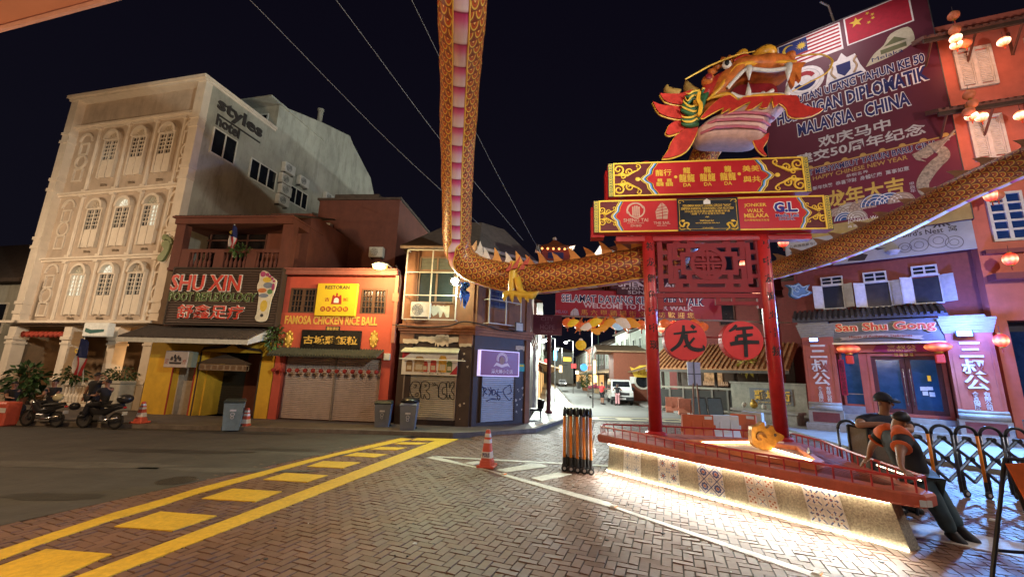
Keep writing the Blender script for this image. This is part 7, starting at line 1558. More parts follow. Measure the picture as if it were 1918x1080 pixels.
m=MB();m.box(xm-.35,xm+.35,.1,.21,3.42,3.6);lp=m.build('lintel_scroll',M('plaque_red',(.4,.03,.05)),sg)
for k in range(4): text(lp,'福',xm-.3+.16*k,xm-.18+.16*k,3.44,3.58,gold,y=.098)
m=MB();m.box(1.25,1.5,-.03,-.0,1.6,3.4) if False else m.box(1.24,1.46,.18,.2,1.7,3.3);cp=m.build('couplet',M('couplet_red',(.45,.02,.05)),sg);text(cp,'百福臻祥財源廣進',1.27,1.43,1.75,3.25,ink,y=.178,vert=True)
m=MB();n=26
for i in range(n):
    x0=-.25+i*5.2/n;w=5.2/n
    for a0,a1,h in ((0,.5,.09),(.5,1,0)):
        m.loft([[(x0+w*a0,.34,5.62+h),(x0+w*a1,.34,5.62+h),(x0+w*a1,.34,5.5),(x0+w*a0,.34,5.5)],[(x0+w*a0,-.75,5.1+h),(x0+w*a1,-.75,5.1+h),(x0+w*a1,-.75,5.0),(x0+w*a0,-.75,5.0)]])
m.build('pent_roof',M('black_roof_tile',(.05,.05,.055),rough=.5,var=.3),sg)
shw=M('white_shutter_paint',(.52,.52,.50),rough=.55,dirt=.15)
for (o0,o1,ot,ob,t0,t1,tt,tb,l0,l1,r0,r1) in ((1542,1580,536,577,1537,1579,518,534,1521,1543,1580,1600),(1622,1668,530,574,1616,1661,509,528,1598,1622,1664,1688),(1711,1763,519,567,1706,1756,497,515,1686,1711,1761,1785)):
    a=S.r(o0,o1,ot,ob,.3);b=S.r(t0,t1,tt,tb,.3)
    m=MB();frame(m,b[0],b[1],b[2],b[3],.06,.24,.348);m.box((b[0]+b[1])/2-.03,(b[0]+b[1])/2+.03,.25,.347,b[2]+.06,b[3]-.06);m.box(b[0]+.06,b[1]-.06,.255,.346,(b[2]+b[3])/2-.02,(b[2]+b[3])/2+.02);frame(m,a[0]-.04,a[1]+.04,a[2]-.04,b[2],.05,.25,.348);w=m.build('window',shw,sg)
    m=MB();m.box(a[0],a[1],.31,.349,a[2],a[3]);m.build('pane',M('night_glass',(.012,.018,.035),rough=.2,spec=.5),w);m=MB();m.box(b[0]+.04,b[1]-.04,.312,.3485,b[2]+.04,b[3]-.04);m.build('fanlight',M('night_glass'),w)
    wd_=(a[1]-a[0])*.55
    for hx,sg_ in ((a[0]-.02,-1),(a[1]+.02,1)):
        m=MB();ex,ey=hx+sg_*wd_*.82,.28-wd_*.5
        m.loft([[(hx,.28,a[2]),(ex,ey,a[2]),(ex,ey-.04,a[2]),(hx,.24,a[2])],[(hx,.28,a[3]+.05),(ex,ey,a[3]+.05),(ex,ey-.04,a[3]+.05),(hx,.24,a[3]+.05)]])
        for q0,q1 in ((.08,.46),(.54,.92)):
            z0,z1=a[2]+(a[3]-a[2])*q0,a[2]+(a[3]-a[2])*q1;P=lambda t,d: (hx+(ex-hx)*t,.24+(ey-.04-.24)*t-d)
            m.loft([[(*P(.15,.015),z0),(*P(.85,.015),z0),(*P(.85,.0),z0),(*P(.15,.0),z0)],[(*P(.15,.015),z1),(*P(.85,.015),z1),(*P(.85,.0),z1),(*P(.15,.0),z1)]])
        m.build('shutter',shw,w)
a0=S.p(1560,475,.0)[0];
t=T('nest_banner','long pale banner with bird nest drawings and calligraphy behind the rising dragon body','banner',(4,-.05,7.9),fac=SSG)
bx0,bx1,bz0,bz1=1.55,6.2,7.75,9.3
m=MB();m.box(bx0,bx1,-.06,.39,bz0,bz1) if False else m.box(bx0,bx1,-.06,.0,bz0,bz1);m.build('sheet',M('banner_pale',(.36,.37,.38),rough=.6,var=.15,scale=1.5),t)
text(t,"Bird's Nest",4.1,5.35,8.62,8.85,ink,y=-.062,off=.01);text(t,'九鼎膳',3.95,4.85,8.9,9.12,ink,y=-.062);text(t,'燕',5.05,5.6,8.85,9.28,ink,y=-.062,off=.02);text(t,'窝',5.5,5.75,8.6,8.85,ink,y=-.062);text(t,'Tong Kah Heng',2.6,3.8,8.7,8.9,ink,y=-.062)
m=MB()
for (x,z,r_) in ((4.55,8.2,.28),(5.15,8.28,.3),(5.6,8.12,.25),(4.1,8.15,.2)): m.ringz((x,z),r_,.025,-.066,-.061,18);m.ringz((x,z),r_*.5,.02,-.066,-.061,14)
m.build('nest_drawing',M('drawing_grey',(.14,.13,.13)),t)
m=MB();m.lathe([(.12,-.14),(.24,0),(.25,.04)],(3.7,-.06,8.05),14);m.build('bowl_drawing',M('drawing_white',(.5,.48,.45)),t);m=MB();m.pr([(2.1,7.85),(2.7,7.8),(2.85,8.05),(2.6,8.15),(2.2,8.1)],-.066,-.061);m.pr([(3.0,8.35),(3.3,8.5),(3.2,8.3),(3.5,8.25),(3.2,8.2)],-.066,-.061);m.build('ink_drawing',ink,t)
a=S.r(1470,1594,446,476,-.3)
t=T('long_sign','pale rounded sign board on the left end of the red shop above the windows','sign',(a[0],-.3,a[2]),fac=SSG)
m=MB();m.bev(a[0],a[1],-.36,-.1,a[2]-.05,a[3]+.05,.03);m.build('panel',M('banner_pale'),t);text(t,'TONG KAH HENG',a[0]+.2,a[1]-.3,a[2]+.05,a[2]+.28,ink,y=-.362,off=.01);text(t,'九鼎膳燕窝专门店有限公司',a[0]+.2,a[1]-.4,a[2]+.48,a[2]+.62,ink,y=-.362)
m=MB();m.tube([(a[0]+.3,-.1,a[3]-.1),(a[0]+.3,.38,a[3])],.03,6);m.build('bracket',M('steel_dark'),t)
# ================================================================ giant anniversary banner
YP=-.3
t=T('giant_banner','giant maroon anniversary banner with two flags and slanting blue and white lettering','banner',(3,YP,9),fac=SSG)
pm=M('poster_maroon',(.085,.012,.026),rough=.55,var=.08,scale=.6)
PX0,PX1,PZ0,PZ1=-.55,6.22,8.95,20.4;zmid=S.p(1650,284,YP)[1]
m=MB();m.box(PX0,PX1,YP,YP+.08,zmid,PZ1);m.build('upper_sheet',pm,t);m=MB();m.box(PX0,PX1,YP-.002,YP+.082,PZ0,zmid);m.build('lower_sheet',M('poster_crimson',(.14,.016,.035),rough=.55,var=.12,scale=.8),t)
m=MB();m.box(PX0,PX1,YP-.012,YP-.003,zmid-.03,zmid+.03)
for k in range(10): m.pr(arc(PX0+.35+k*.68,zmid+.03,.12,0,180,6),YP-.01,YP-.004)
m.build('gold_border',M('poster_gold',(.42,.27,.08),rough=.5),t)
def pt_(body,uL,vL,uR,vR,hpx,mat,off=0,outl=None,**k):
    a=S.p(uL,vL,YP);b=S.p(uR,vR,YP);um,vmid=(uL+uR)/2,(vL+vR)/2;z0=S.p(um,vmid+hpx/2,YP)[1];z1=S.p(um,vmid-hpx/2,YP)[1]
    return text(t,body,a[0],b[0],z0,z1,mat,y=YP-.008,off=off,out=outl,**k)
pn,pwh,pgo,psi=M('poster_navy',(.012,.018,.11)),M('poster_white',(.68,.66,.66)),M('poster_gold'),M('poster_silver',(.42,.42,.43))
pt_('SAMBUTAN ULANG TAHUN KE 50',1457,206,1730,101,17,pn,.028,(pwh,.05));pt_('HUBUNGAN DIPLOMATIK',1456,228,1737,132,26,pn,.03,(pwh,.05));pt_('MALAYSIA - CHINA',1495,249,1703,179,26,pn,.03,(pwh,.05))
pt_('欢庆马中',1533,272,1667,227,22,psi,.02);pt_('建交50周年纪念',1493,303,1733,237,22,psi,.02)
pt_('SELAMAT MENYAMBUT TAHUN BARU CINA',1472,340,1755,262,11,pn,.02,(pwh,.03));pt_('HAPPY CHINESE NEW YEAR',1523,339,1699,290,8,pgo,.012)
pt_('恭祝各界',1585,331,1626,320,6,psi,.01);pt_('新年快樂  恭喜發財  身體健康  萬事如意',1523,357,1702,311,8,psi,.015);pt_('龙年大吉',1550,380,1693,341,34,M('poster_yellow',(.55,.38,.08)),.025);pt_('甲辰年',1704,352,1714,350,20,psi,vert=True);pt_('JONKER WALK',1588,417,1662,402,8,pwh);pt_('鸡 场 街 文 化 坊',1588,426,1650,414,5,pwh)
a=S.r(1459,1573,42,118,YP);fz0=S.p(1516,95,YP)[1];fz1=S.p(1516,45+26,YP)[1]
def quadpx(nm,uv,mat,d): m=MB();P=[S.p(u,v,YP) for u,v in uv];m.pr(P,YP-d,YP-.003);return m.build(nm,mat,t)
fx0,fx1=S.p(1459,95,YP)[0],S.p(1573,65,YP)[0];fzc=S.p(1516,90,YP)[1];fh=(S.p(1516,66,YP)[1]-S.p(1516,113,YP)[1])/2
m=MB();m.box(fx0-.06,fx1+.06,YP-.006,YP-.003,fzc-fh-.06,fzc+fh+.06);m.build('flag_border',pwh,t);fr_red=M('print_red',(.30,.02,.03));m=MB()
for k in range(7): m.box(fx0,fx1,YP-.009,YP-.0065,fzc+fh-(2*k+1)*fh*2/14,fzc+fh-2*k*fh*2/14)
m.build('flag_stripe',fr_red,t);m=MB();m.box(fx0,fx0+(fx1-fx0)*.48,YP-.012,YP-.0095,fzc-fh*.14,fzc+fh);m.build('flag_canton',M('print_blue',(.015,.03,.16)),t)
cx_,cz_=fx0+(fx1-fx0)*.17,fzc+fh*.43;m=MB();m.pr(arc(cx_,cz_,fh*.42,50,310,16)+arc(cx_+.07,cz_,fh*.33,300,60,14),YP-.015,YP-.0125);m.pr([(cx_+.55+(.26 if k%2==0 else .12)*cos(k*pi/14),cz_+(.26 if k%2==0 else .12)*sin(k*pi/14)) for k in range(28)],YP-.015,YP-.0125);m.build('flag_crescent',M('print_yellow',(.6,.42,.05)),t)
gx0,gx1=S.p(1586,60,YP)[0],S.p(1703,10,YP)[0];gzc=S.p(1645,37,YP)[1];gh=fh*1.0
m=MB();m.box(gx0-.06,gx1+.06,YP-.006,YP-.003,gzc-gh-.06,gzc+gh+.06);m.build('flag_border',pwh,t);m=MB();m.box(gx0,gx1,YP-.009,YP-.0065,gzc-gh,gzc+gh);m.build('flag_field',M('print_crimson',(.33,.012,.03)),t)
def star(m,x,z,r,a0=90): m.pr([(x+(r if k%2==0 else r*.4)*cos(R(a0+36*k)),z+(r if k%2==0 else r*.4)*sin(R(a0+36*k))) for k in range(10)],YP-.013,YP-.0095)
m=MB();star(m,gx0+.4,gzc+gh*.45,.28)
for dx,dz in ((.85,.78),(1.02,.55),(1.02,.28),(.85,.06)): star(m,gx0+dx,gzc+gh*dz,.09,120)
m.build('flag_star',M('print_yellow'),t)
ex,ez=S.p(1507,152,YP);er=S.p(1507,152-27,YP)[1]-ez;m=MB();m.pr([(ex+er*cos(k*.2618),ez+er*sin(k*.2618)) for k in range(24)],YP-.007,YP-.003);m.build('round_emblem',pwh,t);m=MB();m.pr(arc(ex,ez+.05,er*.6,20,160,8)+arc(ex,ez,er*.38,160,20,8),YP-.012,YP-.0075);m.build('emblem_mark',fr_red,t);m=MB();m.pr(arc(ex,ez-.02,er*.6,200,340,8)+arc(ex,ez,er*.3,340,200,8),YP-.012,YP-.0075);m.build('emblem_mark',pn,t);m=MB();m.ringz((ex,ez),er*.78,.025,YP-.011,YP-.0075,24);m.build('emblem_ring',psi,t)
ex,ez=S.p(1580,127,YP);m=MB();m.pr([(ex-.8,ez-.75),(ex+.8,ez-.62),(ex+.62,ez-.1),(ex+.5,ez+.55),(ex+.18,ez+.5),(ex,ez+.85),(ex-.2,ez+.5),(ex-.5,ez+.45),(ex-.66,ez-.1)],YP-.007,YP-.003);m.build('crest_emblem',pwh,t);m=MB();m.pr([(ex-.28,ez+.25),(ex+.28,ez+.25),(ex+.26,ez-.2),(ex,ez-.48),(ex-.26,ez-.2)],YP-.012,YP-.0075);m.pr([(ex-.7,ez-.68),(ex+.7,ez-.58),(ex+.6,ez-.48),(ex-.6,ez-.55)],YP-.012,YP-.0075);m.build('crest_shield',pn,t);m=MB()
for s_ in (-1,1): m.tube(bezier([(ex+s_*.35,YP-.01,ez-.45),(ex+s_*.5,YP-.01,ez-.1),(ex+s_*.42,YP-.01,ez+.2),(ex+s_*.52,YP-.01,ez+.4)],4),.05,5)
m.build('crest_supporter',M('print_tan',(.4,.28,.16)),t)
ex,ez=S.p(1667,88,YP);m=MB();q=bezier([(ex-.95,0,ez-.62),(ex-.6,0,ez-.1),(ex-.2,0,ez+.2),(ex+.1,0,ez+.65),(ex+.7,0,ez+.7),(ex+.85,0,ez+.1),(ex+.7,0,ez-.25),(ex,0,ez-.5),(ex-.95,0,ez-.62)],3);m.pr([(v.x,v.z) for v in q[:-1]],YP-.007,YP-.003);m.build('town_emblem',M('print_cream',(.45,.42,.3)),t);m=MB();m.pr([(ex-.2,ez+.1),(ex+.6,ez+.1),(ex+.2,ez+.45)],YP-.012,YP-.0075);m.box(ex-.35,ex+.55,YP-.012,YP-.0075,ez-.25,ez-.02);m.build('emblem_mark',M('print_olive',(.12,.13,.06)),t);text(t,'Melaka',ex-.7,ex+.4,ez-.48,ez-.28,pn,y=YP-.008)
m=MB();DP=lambda u,v: (lambda p: (p[0],YP-.012,p[1]))(S.p(u,v,YP))
m.tube(bezier([DP(u,v) for u,v in ((1742,282),(1760,278),(1768,292),(1752,308),(1738,325),(1728,345),(1735,362),(1755,352))],5),[.10+.16*sin(pi*min(1,i/36)) for i in range(36)],6);m.v=[(v[0],YP-.012+(v[1]-YP+.012)*.04,v[2]) for v in m.v];m.build('dragon_print',M('print_bone',(.30,.25,.19),var=.6,scale=9),t)
m=MB();m.pr([S.p(u,v,YP) for u,v in ((1708,290),(1722,283),(1740,270),(1752,274),(1748,288),(1735,297),(1722,296),(1735,303),(1716,300))],YP-.022,YP-.014)
for k in range(8): m.tube(bezier([DP(1738+2*k,272+2*k),DP(1755+3*k,266-k),DP(1775+2*k,262-3*k+3*(k%3))],3),[.05-.004*i for i in range(7)],4)
m.build('dragon_print',M('print_bone'),t)
for i,(u,v,r_,mt) in enumerate(((1570,404,.42,0),(1590,398,.5,1),(1615,392,.5,0),(1640,384,.55,2),(1665,380,.5,2),(1688,378,.45,0),(1582,412,.4,2),(1605,408,.38,1))):
    x,z=S.p(u,v,YP);mt=(M('cloud_tan',(.40,.30,.24)),M('cloud_cream',(.46,.42,.36)),M('cloud_blue',(.03,.09,.26)))[mt]
    m=MB();d=.006+.002*i;m.pr(arc(x,z,r_,0,180,12),YP-d,YP-.003);o=m.build('cloud_print',mt,t);m=MB()
    for q in (.35,.62,.88): m.ringz((x,z),r_*q,.035,YP-d-.003,YP-d-.0005,14,0,pi)
    m.build('cloud_line',pwh if mt.name=='cloud_blue' else M('cloud_shade',(.25,.18,.14)),t)
m=MB();zz=S.p(1620,410,YP)[1];m.box(PX0,PX1,YP-.0055,YP-.003,PZ0,zz);m.build('yellow_band',M('poster_ochre',(.36,.27,.10),var=.3,scale=1.5),t)
m=MB();m.box(PX0-.03,PX0,YP-.02,YP+.3,PZ0,PZ1);m.box(PX1,PX1+.03,YP-.02,YP+.3,PZ0,PZ1);m.box(PX0-.03,PX1+.03,YP-.02,YP+.3,PZ1,PZ1+.04);m.build('frame',M('steel_dark'),t)
lx_,lz_=S.p(1562,20,YP);m=MB();m.tube([(lx_,.2,PZ1),(lx_-.2,-.7,PZ1+.8),(lx_-.5,-1.0,PZ1+1.0)],.05,6);m.build('lamp_arm',M('steel_grey'),t);lamp('banner_light',t,'SPOT',(lx_-.5,-3.4,PZ1+1.2),900,(1,.84,.86),.3,spot=120,aim=(3,-.3,13),blend=.8)
# ================================================================ tall red building with white shutters
TW=TWR
tb=T('red_tower','tall red building with white louvred shutters, bracketed tile eaves and hanging lanterns','building',(2,0,0),fac=TW)
m=MB();m.box(.0,9,.0,10,4.8,17.95);m.box(-.2,9,-.12,10.1,17.95,18.2);m.build('wall',sred,tb);m=MB();m.box(.25,9,.55,10,.1,4.8);m.build('lower_wall',M('shopfront_dark',(.03,.03,.045)),tb)
for z,y in ((16.95,.9),(13.35,.9)):
    m=MB();n=40
    for i in range(n):
        x0=-.8+i*9.8/n;w=9.8/n
        for a0,a1,h in ((0,.5,.08),(.5,1,0)): m.loft([[(x0+w*a0,0.0,z+.75+h),(x0+w*a1,0.0,z+.75+h),(x0+w*a1,0.0,z+.6),(x0+w*a0,0.0,z+.6)],[(x0+w*a0,-y,z+.3+h),(x0+w*a1,-y,z+.3+h),(x0+w*a1,-y,z+.22),(x0+w*a0,-y,z+.22)]])
    e=m.build('eave',M('brown_roof_tile',(.13,.06,.045),rough=.7,var=.3),tb)
    m=MB();m.box(-.8,9,-y+.02,-y+.12,z+.06,z+.22);m.build('eave_beam',M('dark_timber'),e)
    for k in range(7):
        x=-.5+k*1.45;m=MB();m.tube([(x,-.0,z-.75),(x,-y+.1,z+.12)],.05,4);m.tube([(x,-.0,z-.8),(x,-.02,z+.3)],.06,4);m.build('eave_bracket',M('timber_red'),e)
def louvre_win(x0,x1,z0,z1,glz=False):
    m=MB();frame(m,x0,x1,z0,z1,.1,-.1,-.002);xm=(x0+x1)/2;m.box(xm-.06,xm+.06,-.095,-.003,z0+.1,z1-.1);w=m.build('window',shw,tb)
    if not glz:
        m=MB();n=18
        for a,b in ((x0+.14,xm-.1),(xm+.1,x1-.14)):
            for k in range(n): z=z0+.18+k*(z1-z0-.36)/n;m.loft([[(a,-.02,z),(a,-.06,z+.01),(a,-.03,z+(z1-z0)/n*.9)],[(b,-.02,z),(b,-.06,z+.01),(b,-.03,z+(z1-z0)/n*.9)]])
            m.box(a-.04,a,-.07,-.004,z0+.1,z1-.1);m.box(b,b+.04,-.07,-.004,z0+.1,z1-.1)
        m.build('louvre',shw,w)
    else:
        m=MB()
        for k in range(1,5): z=z0+.1+(z1-z0-.2)*k/5;m.box(x0+.1,x1-.1,-.09,-.004,z-.04,z+.04)
        m.build('glazing_bar',shw,w);m=MB();m.box(x0+.1,x1-.1,-.04,-.005,z0+.1,z1-.1);m.build('pane',M('blue_night_glass',(.01,.025,.08),rough=.15,spec=.6,emit='0c2c6a',es=.25),w)
a=TW.r(1789,1863,90,165);louvre_win(a[0],a[1],a[2],a[3]);louvre_win(a[0]+2.3,a[1]+2.3,a[2],a[3])
a=TW.r(1817,1884,217,300);louvre_win(a[0],a[1],a[2],a[3]);louvre_win(a[0]+2.1,a[1]+2.1,a[2],a[3])
a=TW.r(1850,1918,360,452);louvre_win(a[0],a[1]+.05,a[2],a[3],True)
m=MB();m.box(.1,9,-.25,.0,7.45,7.62);m.box(.1,9,-.5,.0,6.35,6.6);m.build('string_course',sredd,tb)
m=MB();m.box(-.05,.35,-.12,.6,.1,4.8);m.box(2.6,3.0,-.12,.6,.1,4.8);m.build('shop_pier',sred,tb)
m=MB();m.box(.35,2.6,.45,.5,.3,4.4);m.build('shop_glass',M('blue_shop_glass',(.01,.02,.05),rough=.15,spec=.6,emit='0a2a60',es=.22,var=.8,scale=1.2),tb)
r0=G(1880,790,.3)
rf_=Fac((18.1,15.0),(23.5,12.8));t=T('terrace_railing','dark bar railing at the far right beside the shop pillar','railing',(0,0,.13),fac=rf_)
m=MB();m.box(0,5,-.03,.03,1.1,1.16);m.box(0,5,-.025,.025,.3,.35);m.build('rail',M('steel_dark'),t)
for k in range(34): m=MB();m.cyl((k*.15,0,.13),(k*.15,0,1.1),.014,.014,5);m.build('bar',M('steel_dark'),t)
bigl=glow('oval_lantern_red',(.5,.05,.03),'c82010','ff9a60',.35,1.5,.2)
p3=lambda u,v,y: (*SSG.w(S.p(u,v,y)[0],y),S.p(u,v,y)[1])
src=None
for (u,v,lb) in ((1589,653,'big oval red lantern with a hanging tag left of the shop doors'),(1757,649,'big oval red lantern with a hanging tag right of the shop doors')):
    if src is None:
        t=T('oval_lantern',lb,'lantern',p3(u,v,-.35),SSG.rz,group='oval lanterns over the shop doors');OFF[t]=Vector((0,0,0))
        m=MB();m.smooth=True;m.loft([[(.42*sin(a)*(1+.04*(k%2))*cos(2*pi*k/20),.42*sin(a)*(1+.04*(k%2))*sin(2*pi*k/20),-.2*cos(a)) for k in range(20)] for a in [pi*(.12+.76*i/8) for i in range(9)]]);m.build('shade',bigl,t)
        m=MB();m.lathe([(.14,.19),(.15,.24),(.1,.26)],(0,0,0),14);m.lathe([(.1,-.27),(.15,-.24),(.14,-.19)],(0,0,0),14);m.build('cap',M('lantern_gold'),t);m=MB();m.bev(-.14,.14,-.14,.14,-.66,-.3,.04);m.build('tag',M('tag_red',(.45,.05,.03),emit='c83018',es=.35),t);m=MB();m.cyl((0,0,.26),(0,0,.42),.012,.012,5);m.build('cord',ink,t);src=t
    else: t=copy_tree(src);t.location=p3(u,v,-.35);t['label']=lb
psrc=lantern_proto('eave_lantern',.20,pinklit,'glowing pale round lantern hanging alone under the upper right eave','glowing eave lanterns of the red building',.92)
pt3=lambda u,v,y: (*TW.w(TW.p(u,v,y)[0],y),TW.p(u,v,y)[1])
labs=((1880,78,-.8,psrc,'glowing pale round lantern hanging alone under the upper right eave'),(1790,72,-1.1,psrc,'upper of two glowing lanterns in the cluster left of the top shutters'),(1791,84,-.9,psrc,'lowest glowing lantern in the cluster left of the top shutters'),(1819,217,-1.0,psrc,'left glowing lantern of the pair above the middle shutters'),(1838,219,-.8,psrc,'right glowing lantern of the pair above the middle shutters'),(1912,216,-.8,psrc,'glowing lantern at the right picture edge under the middle eave'))
first=True
for u,v,y,s_,lb in labs:
    o=psrc if first else copy_tree(psrc);first=False;o.location=pt3(u,v,y);o['label']=lb
usrc=lantern_proto('eave_lantern',.20,unlit,'dull','unlit eave lanterns of the red building',.95);first=True
for u,v,y,lb in ((1786,30,-1.1,'dull unlit lantern topmost in the cluster beside the banner'),(1788,57,-1.1,'orange unlit lantern second in the cluster beside the banner'),(1809,81,-.9,'dull unlit lantern right of the glowing top pair'),(1815,178,-1.0,'dull lantern topmost of the middle cluster'),(1820,195,-1.0,'dull lantern second of the middle cluster'),(1814,210,-1.1,'orange unlit lantern left of the middle glowing pair'),(1868,366,-.8,'dull unlit lantern right of a glowing one by the blue window')):
    o=usrc if first else copy_tree(usrc);first=False;o.location=pt3(u,v,y);o['label']=lb
rsrc=lantern_proto('red_lantern',.215,redlit,'x','tall glowing red lanterns of the red building',1.15);first=True
for u,v,y,lb in ((1875,637,-.7,'glowing red barrel lantern right of the lettered right pillar'),(1892,485,-.7,'glowing red lantern below the blue paned window'),(1856,366,-.8,'glowing red lantern at the corner of the blue paned window')):
    o=rsrc if first else copy_tree(rsrc);first=False;o.location=pt3(u,v,y);o['label']=lb
qs=copy_tree(rsrc);qs['label']='glowing red lantern seen through the lattice of the arch';qs.location=PY(1394,494,19.5);qs['group']='glowing red lanterns behind the arch lattice';
q2=copy_tree(qs);q2['label']='glowing red lantern just right of the arch between lattice apron and banner';q2.location=PY(1418,549,20.5)
q3=copy_tree(qs);q3['label']='pale glowing lantern right of the right arch column top';q3.location=PY(1467,453,18.2)
for (u,v,y,e) in ((1800,90,-1.3,55),(1885,92,-1.3,45),(1840,235,-1.4,45),(1905,235,-1.3,35)): lamp('lantern_glow',tb,'POINT',(TW.p(u,v,y)[0],y,TW.p(u,v,y)[1]),e,(1,.36,.17),.3)
for (u,v,e,lb,sc) in ((1806,624,7500,'glaring blue flood lamp on top of the right lettered pillar',1.0),(1524,636,140,'small blue flood lamp on the left lettered pillar',.75)):
    x,z=S.p(u,v,-.75);t=T('blue_flood_lamp',lb,'flood lamp',(x,-.6,z-.15),fac=SSG);m=MB();m.bev(x-.24*sc,x+.24*sc,-.8,-.7,z-.13*sc,z+.13*sc,.02);m.tube([(x,-.7,z),(x,-.5,z+.05)],.03,6);m.build('body',M('steel_dark'),t)
    m=MB();m.box(x-.2*sc,x+.2*sc,-.812,-.801,z-.1*sc,z+.1*sc);m.build('lens',M('blue_lens',(.5,.8,1),emit='3c9cff',es=14) if sc==1 else M('blue_lens_small',(.5,.7,1),emit='6aa0ff',es=9),t)
    lamp('blue_light',t,'SPOT',(x,-.9,z),e,(.16,.42,1),.15,spot=165,aim=(x-1.5,-9,z-5),blend=.8)
    if sc==1: lamp('blue_spill',t,'POINT',(x,-1.6,z+.3),620,(.10,.20,1),.2)
p=PY(1495,545,17.5);t=T('cloud_fish_ornament','blue painted cloud and fish ornament hanging right of the arch','ornament',p)
m=MB();m.smooth=False;q=bezier([(-.55,0,.25),(-.35,0,.1),(-.4,0,-.2),(-.1,0,-.35),(.1,0,-.25),(.35,0,-.2),(.55,0,-.05),(.35,0,.05),(.5,0,.3),(.2,0,.2),(.0,0,.35),(-.2,0,.25),(-.55,0,.25)],3);m.pr([(v.x,v.z) for v in q[:-1]],-.08,.08);m.build('body',M('ornament_blue',(.03,.10,.22),rough=.4,var=.4,scale=6),t);m=MB();m.tube([(v.x*.8,-.085,v.z*.8) for v in q[:-1]],.02,4);m.tube([(-.1+.1*cos(k*.6),-.085,.05+.1*sin(k*.6)) for k in range(10)],.015,4);m.build('painted_line',M('ornament_pale',(.3,.4,.5)),t);m=MB();m.cyl((0,0,.3),(0,0,1.4),.008,.008,4);m.build('cord',ink,t)
# ================================================================ pavilion, stone wall and fence behind the arch
PV=Fac((10.9,30.2),(14.7,26.6))
pv=T('tiled_pavilion','low open pavilion with a worn orange tile roof and dark timber posts','pavilion',(2,0,.13),fac=PV)
L_=PV.L;z0=PV.p(1340,690,-.8)[1]
otile=M('worn_orange_tile',(.36,.17,.07),rough=.8,var=.4,scale=5,bump=.5)
m=MB();n=30
for i in range(n):
    x0=-.6+i*(L_+3.4)/n;w=(L_+3.4)/n
    for a0,a1,h in ((0,.5,.10),(.5,1,0)): m.loft([[(x0+w*a0,-1.1,z0+h),(x0+w*a1,-1.1,z0+h),(x0+w*a1,-1.1,z0-.08),(x0+w*a0,-1.1,z0-.08)],[(x0+w*a0,2.6,z0+1.75+h),(x0+w*a1,2.6,z0+1.75+h),(x0+w*a1,2.6,z0+1.62),(x0+w*a0,2.6,z0+1.62)]])
m.build('roof',otile,pv)
m=MB();m.box(-.6,L_+2.8,-1.12,-1.0,z0-.26,z0-.09);m.build('fascia',M('fascia_dark',(.10,.09,.08)),pv)
for k in range(7): m=MB();x=.15+k*L_/4.4;m.box(x-.08,x+.08,-.08,.08,.1,z0+.3);m.build('post',M('dark_timber'),pv)
m=MB();m.box(.2,L_+2.5,2.4,2.6,.1,z0+1.4);m.build('back_wall',M('pavilion_back',(.07,.05,.04)),pv)
a=PV.r(1318,1352,698,722,2.2);m=MB();m.box(a[0],a[1],2.33,2.38,a[2],a[3]);m.build('wall_picture',M('picture_warm',(.3,.2,.12),emit='d0a070',es=.22,var=.9,scale=5),pv)
m=MB();
for k in range(14): m.lathe([(.04,0),(.07,.1),(.03,.22),(.05,.3)],(a[0]+.12*k,2.2,a[2]),7)
m.build('shelf_figures',M('figurine_cream',(.5,.38,.28),emit='c89878',es=.12),pv)
lamp('pavilion_light',pv,'POINT',(2.6,1.2,z0+.2),40,(1,.8,.5),.3)
fn=T('panel_fence','dark panel fence with pale top rail in front of the tiled pavilion','fence',(0,-.5,.13),fac=PV)
n=6
for k in range(n): m=MB();x=-.1+k*(L_+.3)/n;w=(L_+.3)/n;m.box(x+.08,x+w-.08,-.52,-.48,.35,1.5);m.build('panel',M('fence_panel',(.03,.03,.028),rough=.6),fn)
for k in range(n+1): m=MB();x=-.1+k*(L_+.3)/n;m.box(x-.06,x+.06,-.56,-.44,.13,1.6);m.build('post',M('fence_post',(.16,.15,.13)),fn)
m=MB();m.box(-.2,L_+.3,-.57,-.43,1.6,1.72);m.box(-.2,L_+.3,-.55,-.45,.22,.34);m.build('rail',M('fence_rail',(.28,.27,.22),dirt=.3),fn)
WA=Fac((13.0,24.7),(14.95,21.7))
t=T('stone_wall','grey stone wall with gold characters and a small planter bench in front','wall',(1.5,0,.13),fac=WA)
a=WA.r(1385,1505,719,785);zt=a[3];m=MB();m.box(0,WA.L+.3,0,.5,.1,zt);m.box(-.05,WA.L+.35,-.05,.55,zt,zt+.08);m.build('block',M('tiled_stone',(.28,.27,.22),rough=.7,var=.3,scale=3,bump=.3,dirt=.25),t)
b=WA.r(1405,1485,727,757);m=MB();m.box(b[0],b[1],-.03,-.001,b[2],b[3]);ps=m.build('slate_panel',M('slate_grey',(.16,.17,.18),rough=.5),t);text(ps,'雞場街',b[0]+.25,b[1]-.1,b[2]+.2,b[3]-.1,gold,y=-.032,off=.02,ext=.03);text(ps,'JONKER STREET',b[0]+.4,b[1]-.1,b[2]+.02,b[2]+.14,gold,y=-.032)
m=MB();m.box(.6,WA.L+.2,-1.1,-.3,.1,.62);m.box(.5,WA.L+.3,-1.15,-.25,.62,.74);m.build('bench',gstone,t);m=MB();m.sph((1.45,-.45,.95),(.2,.15,.2),12,8);m.sph((1.45,-.5,1.15),(.1,.1,.1),10,6);m.build('gold_figure',M('gold_plaque'),t)
m=MB();m.sph((.95,-.5,.9),(.14,.12,.16),8,6);m.sph((2.0,-.5,.88),(.14,.12,.14),8,6);m.build('white_stone',M('chip_white'),t)
a=PY(1440,690,25.5)
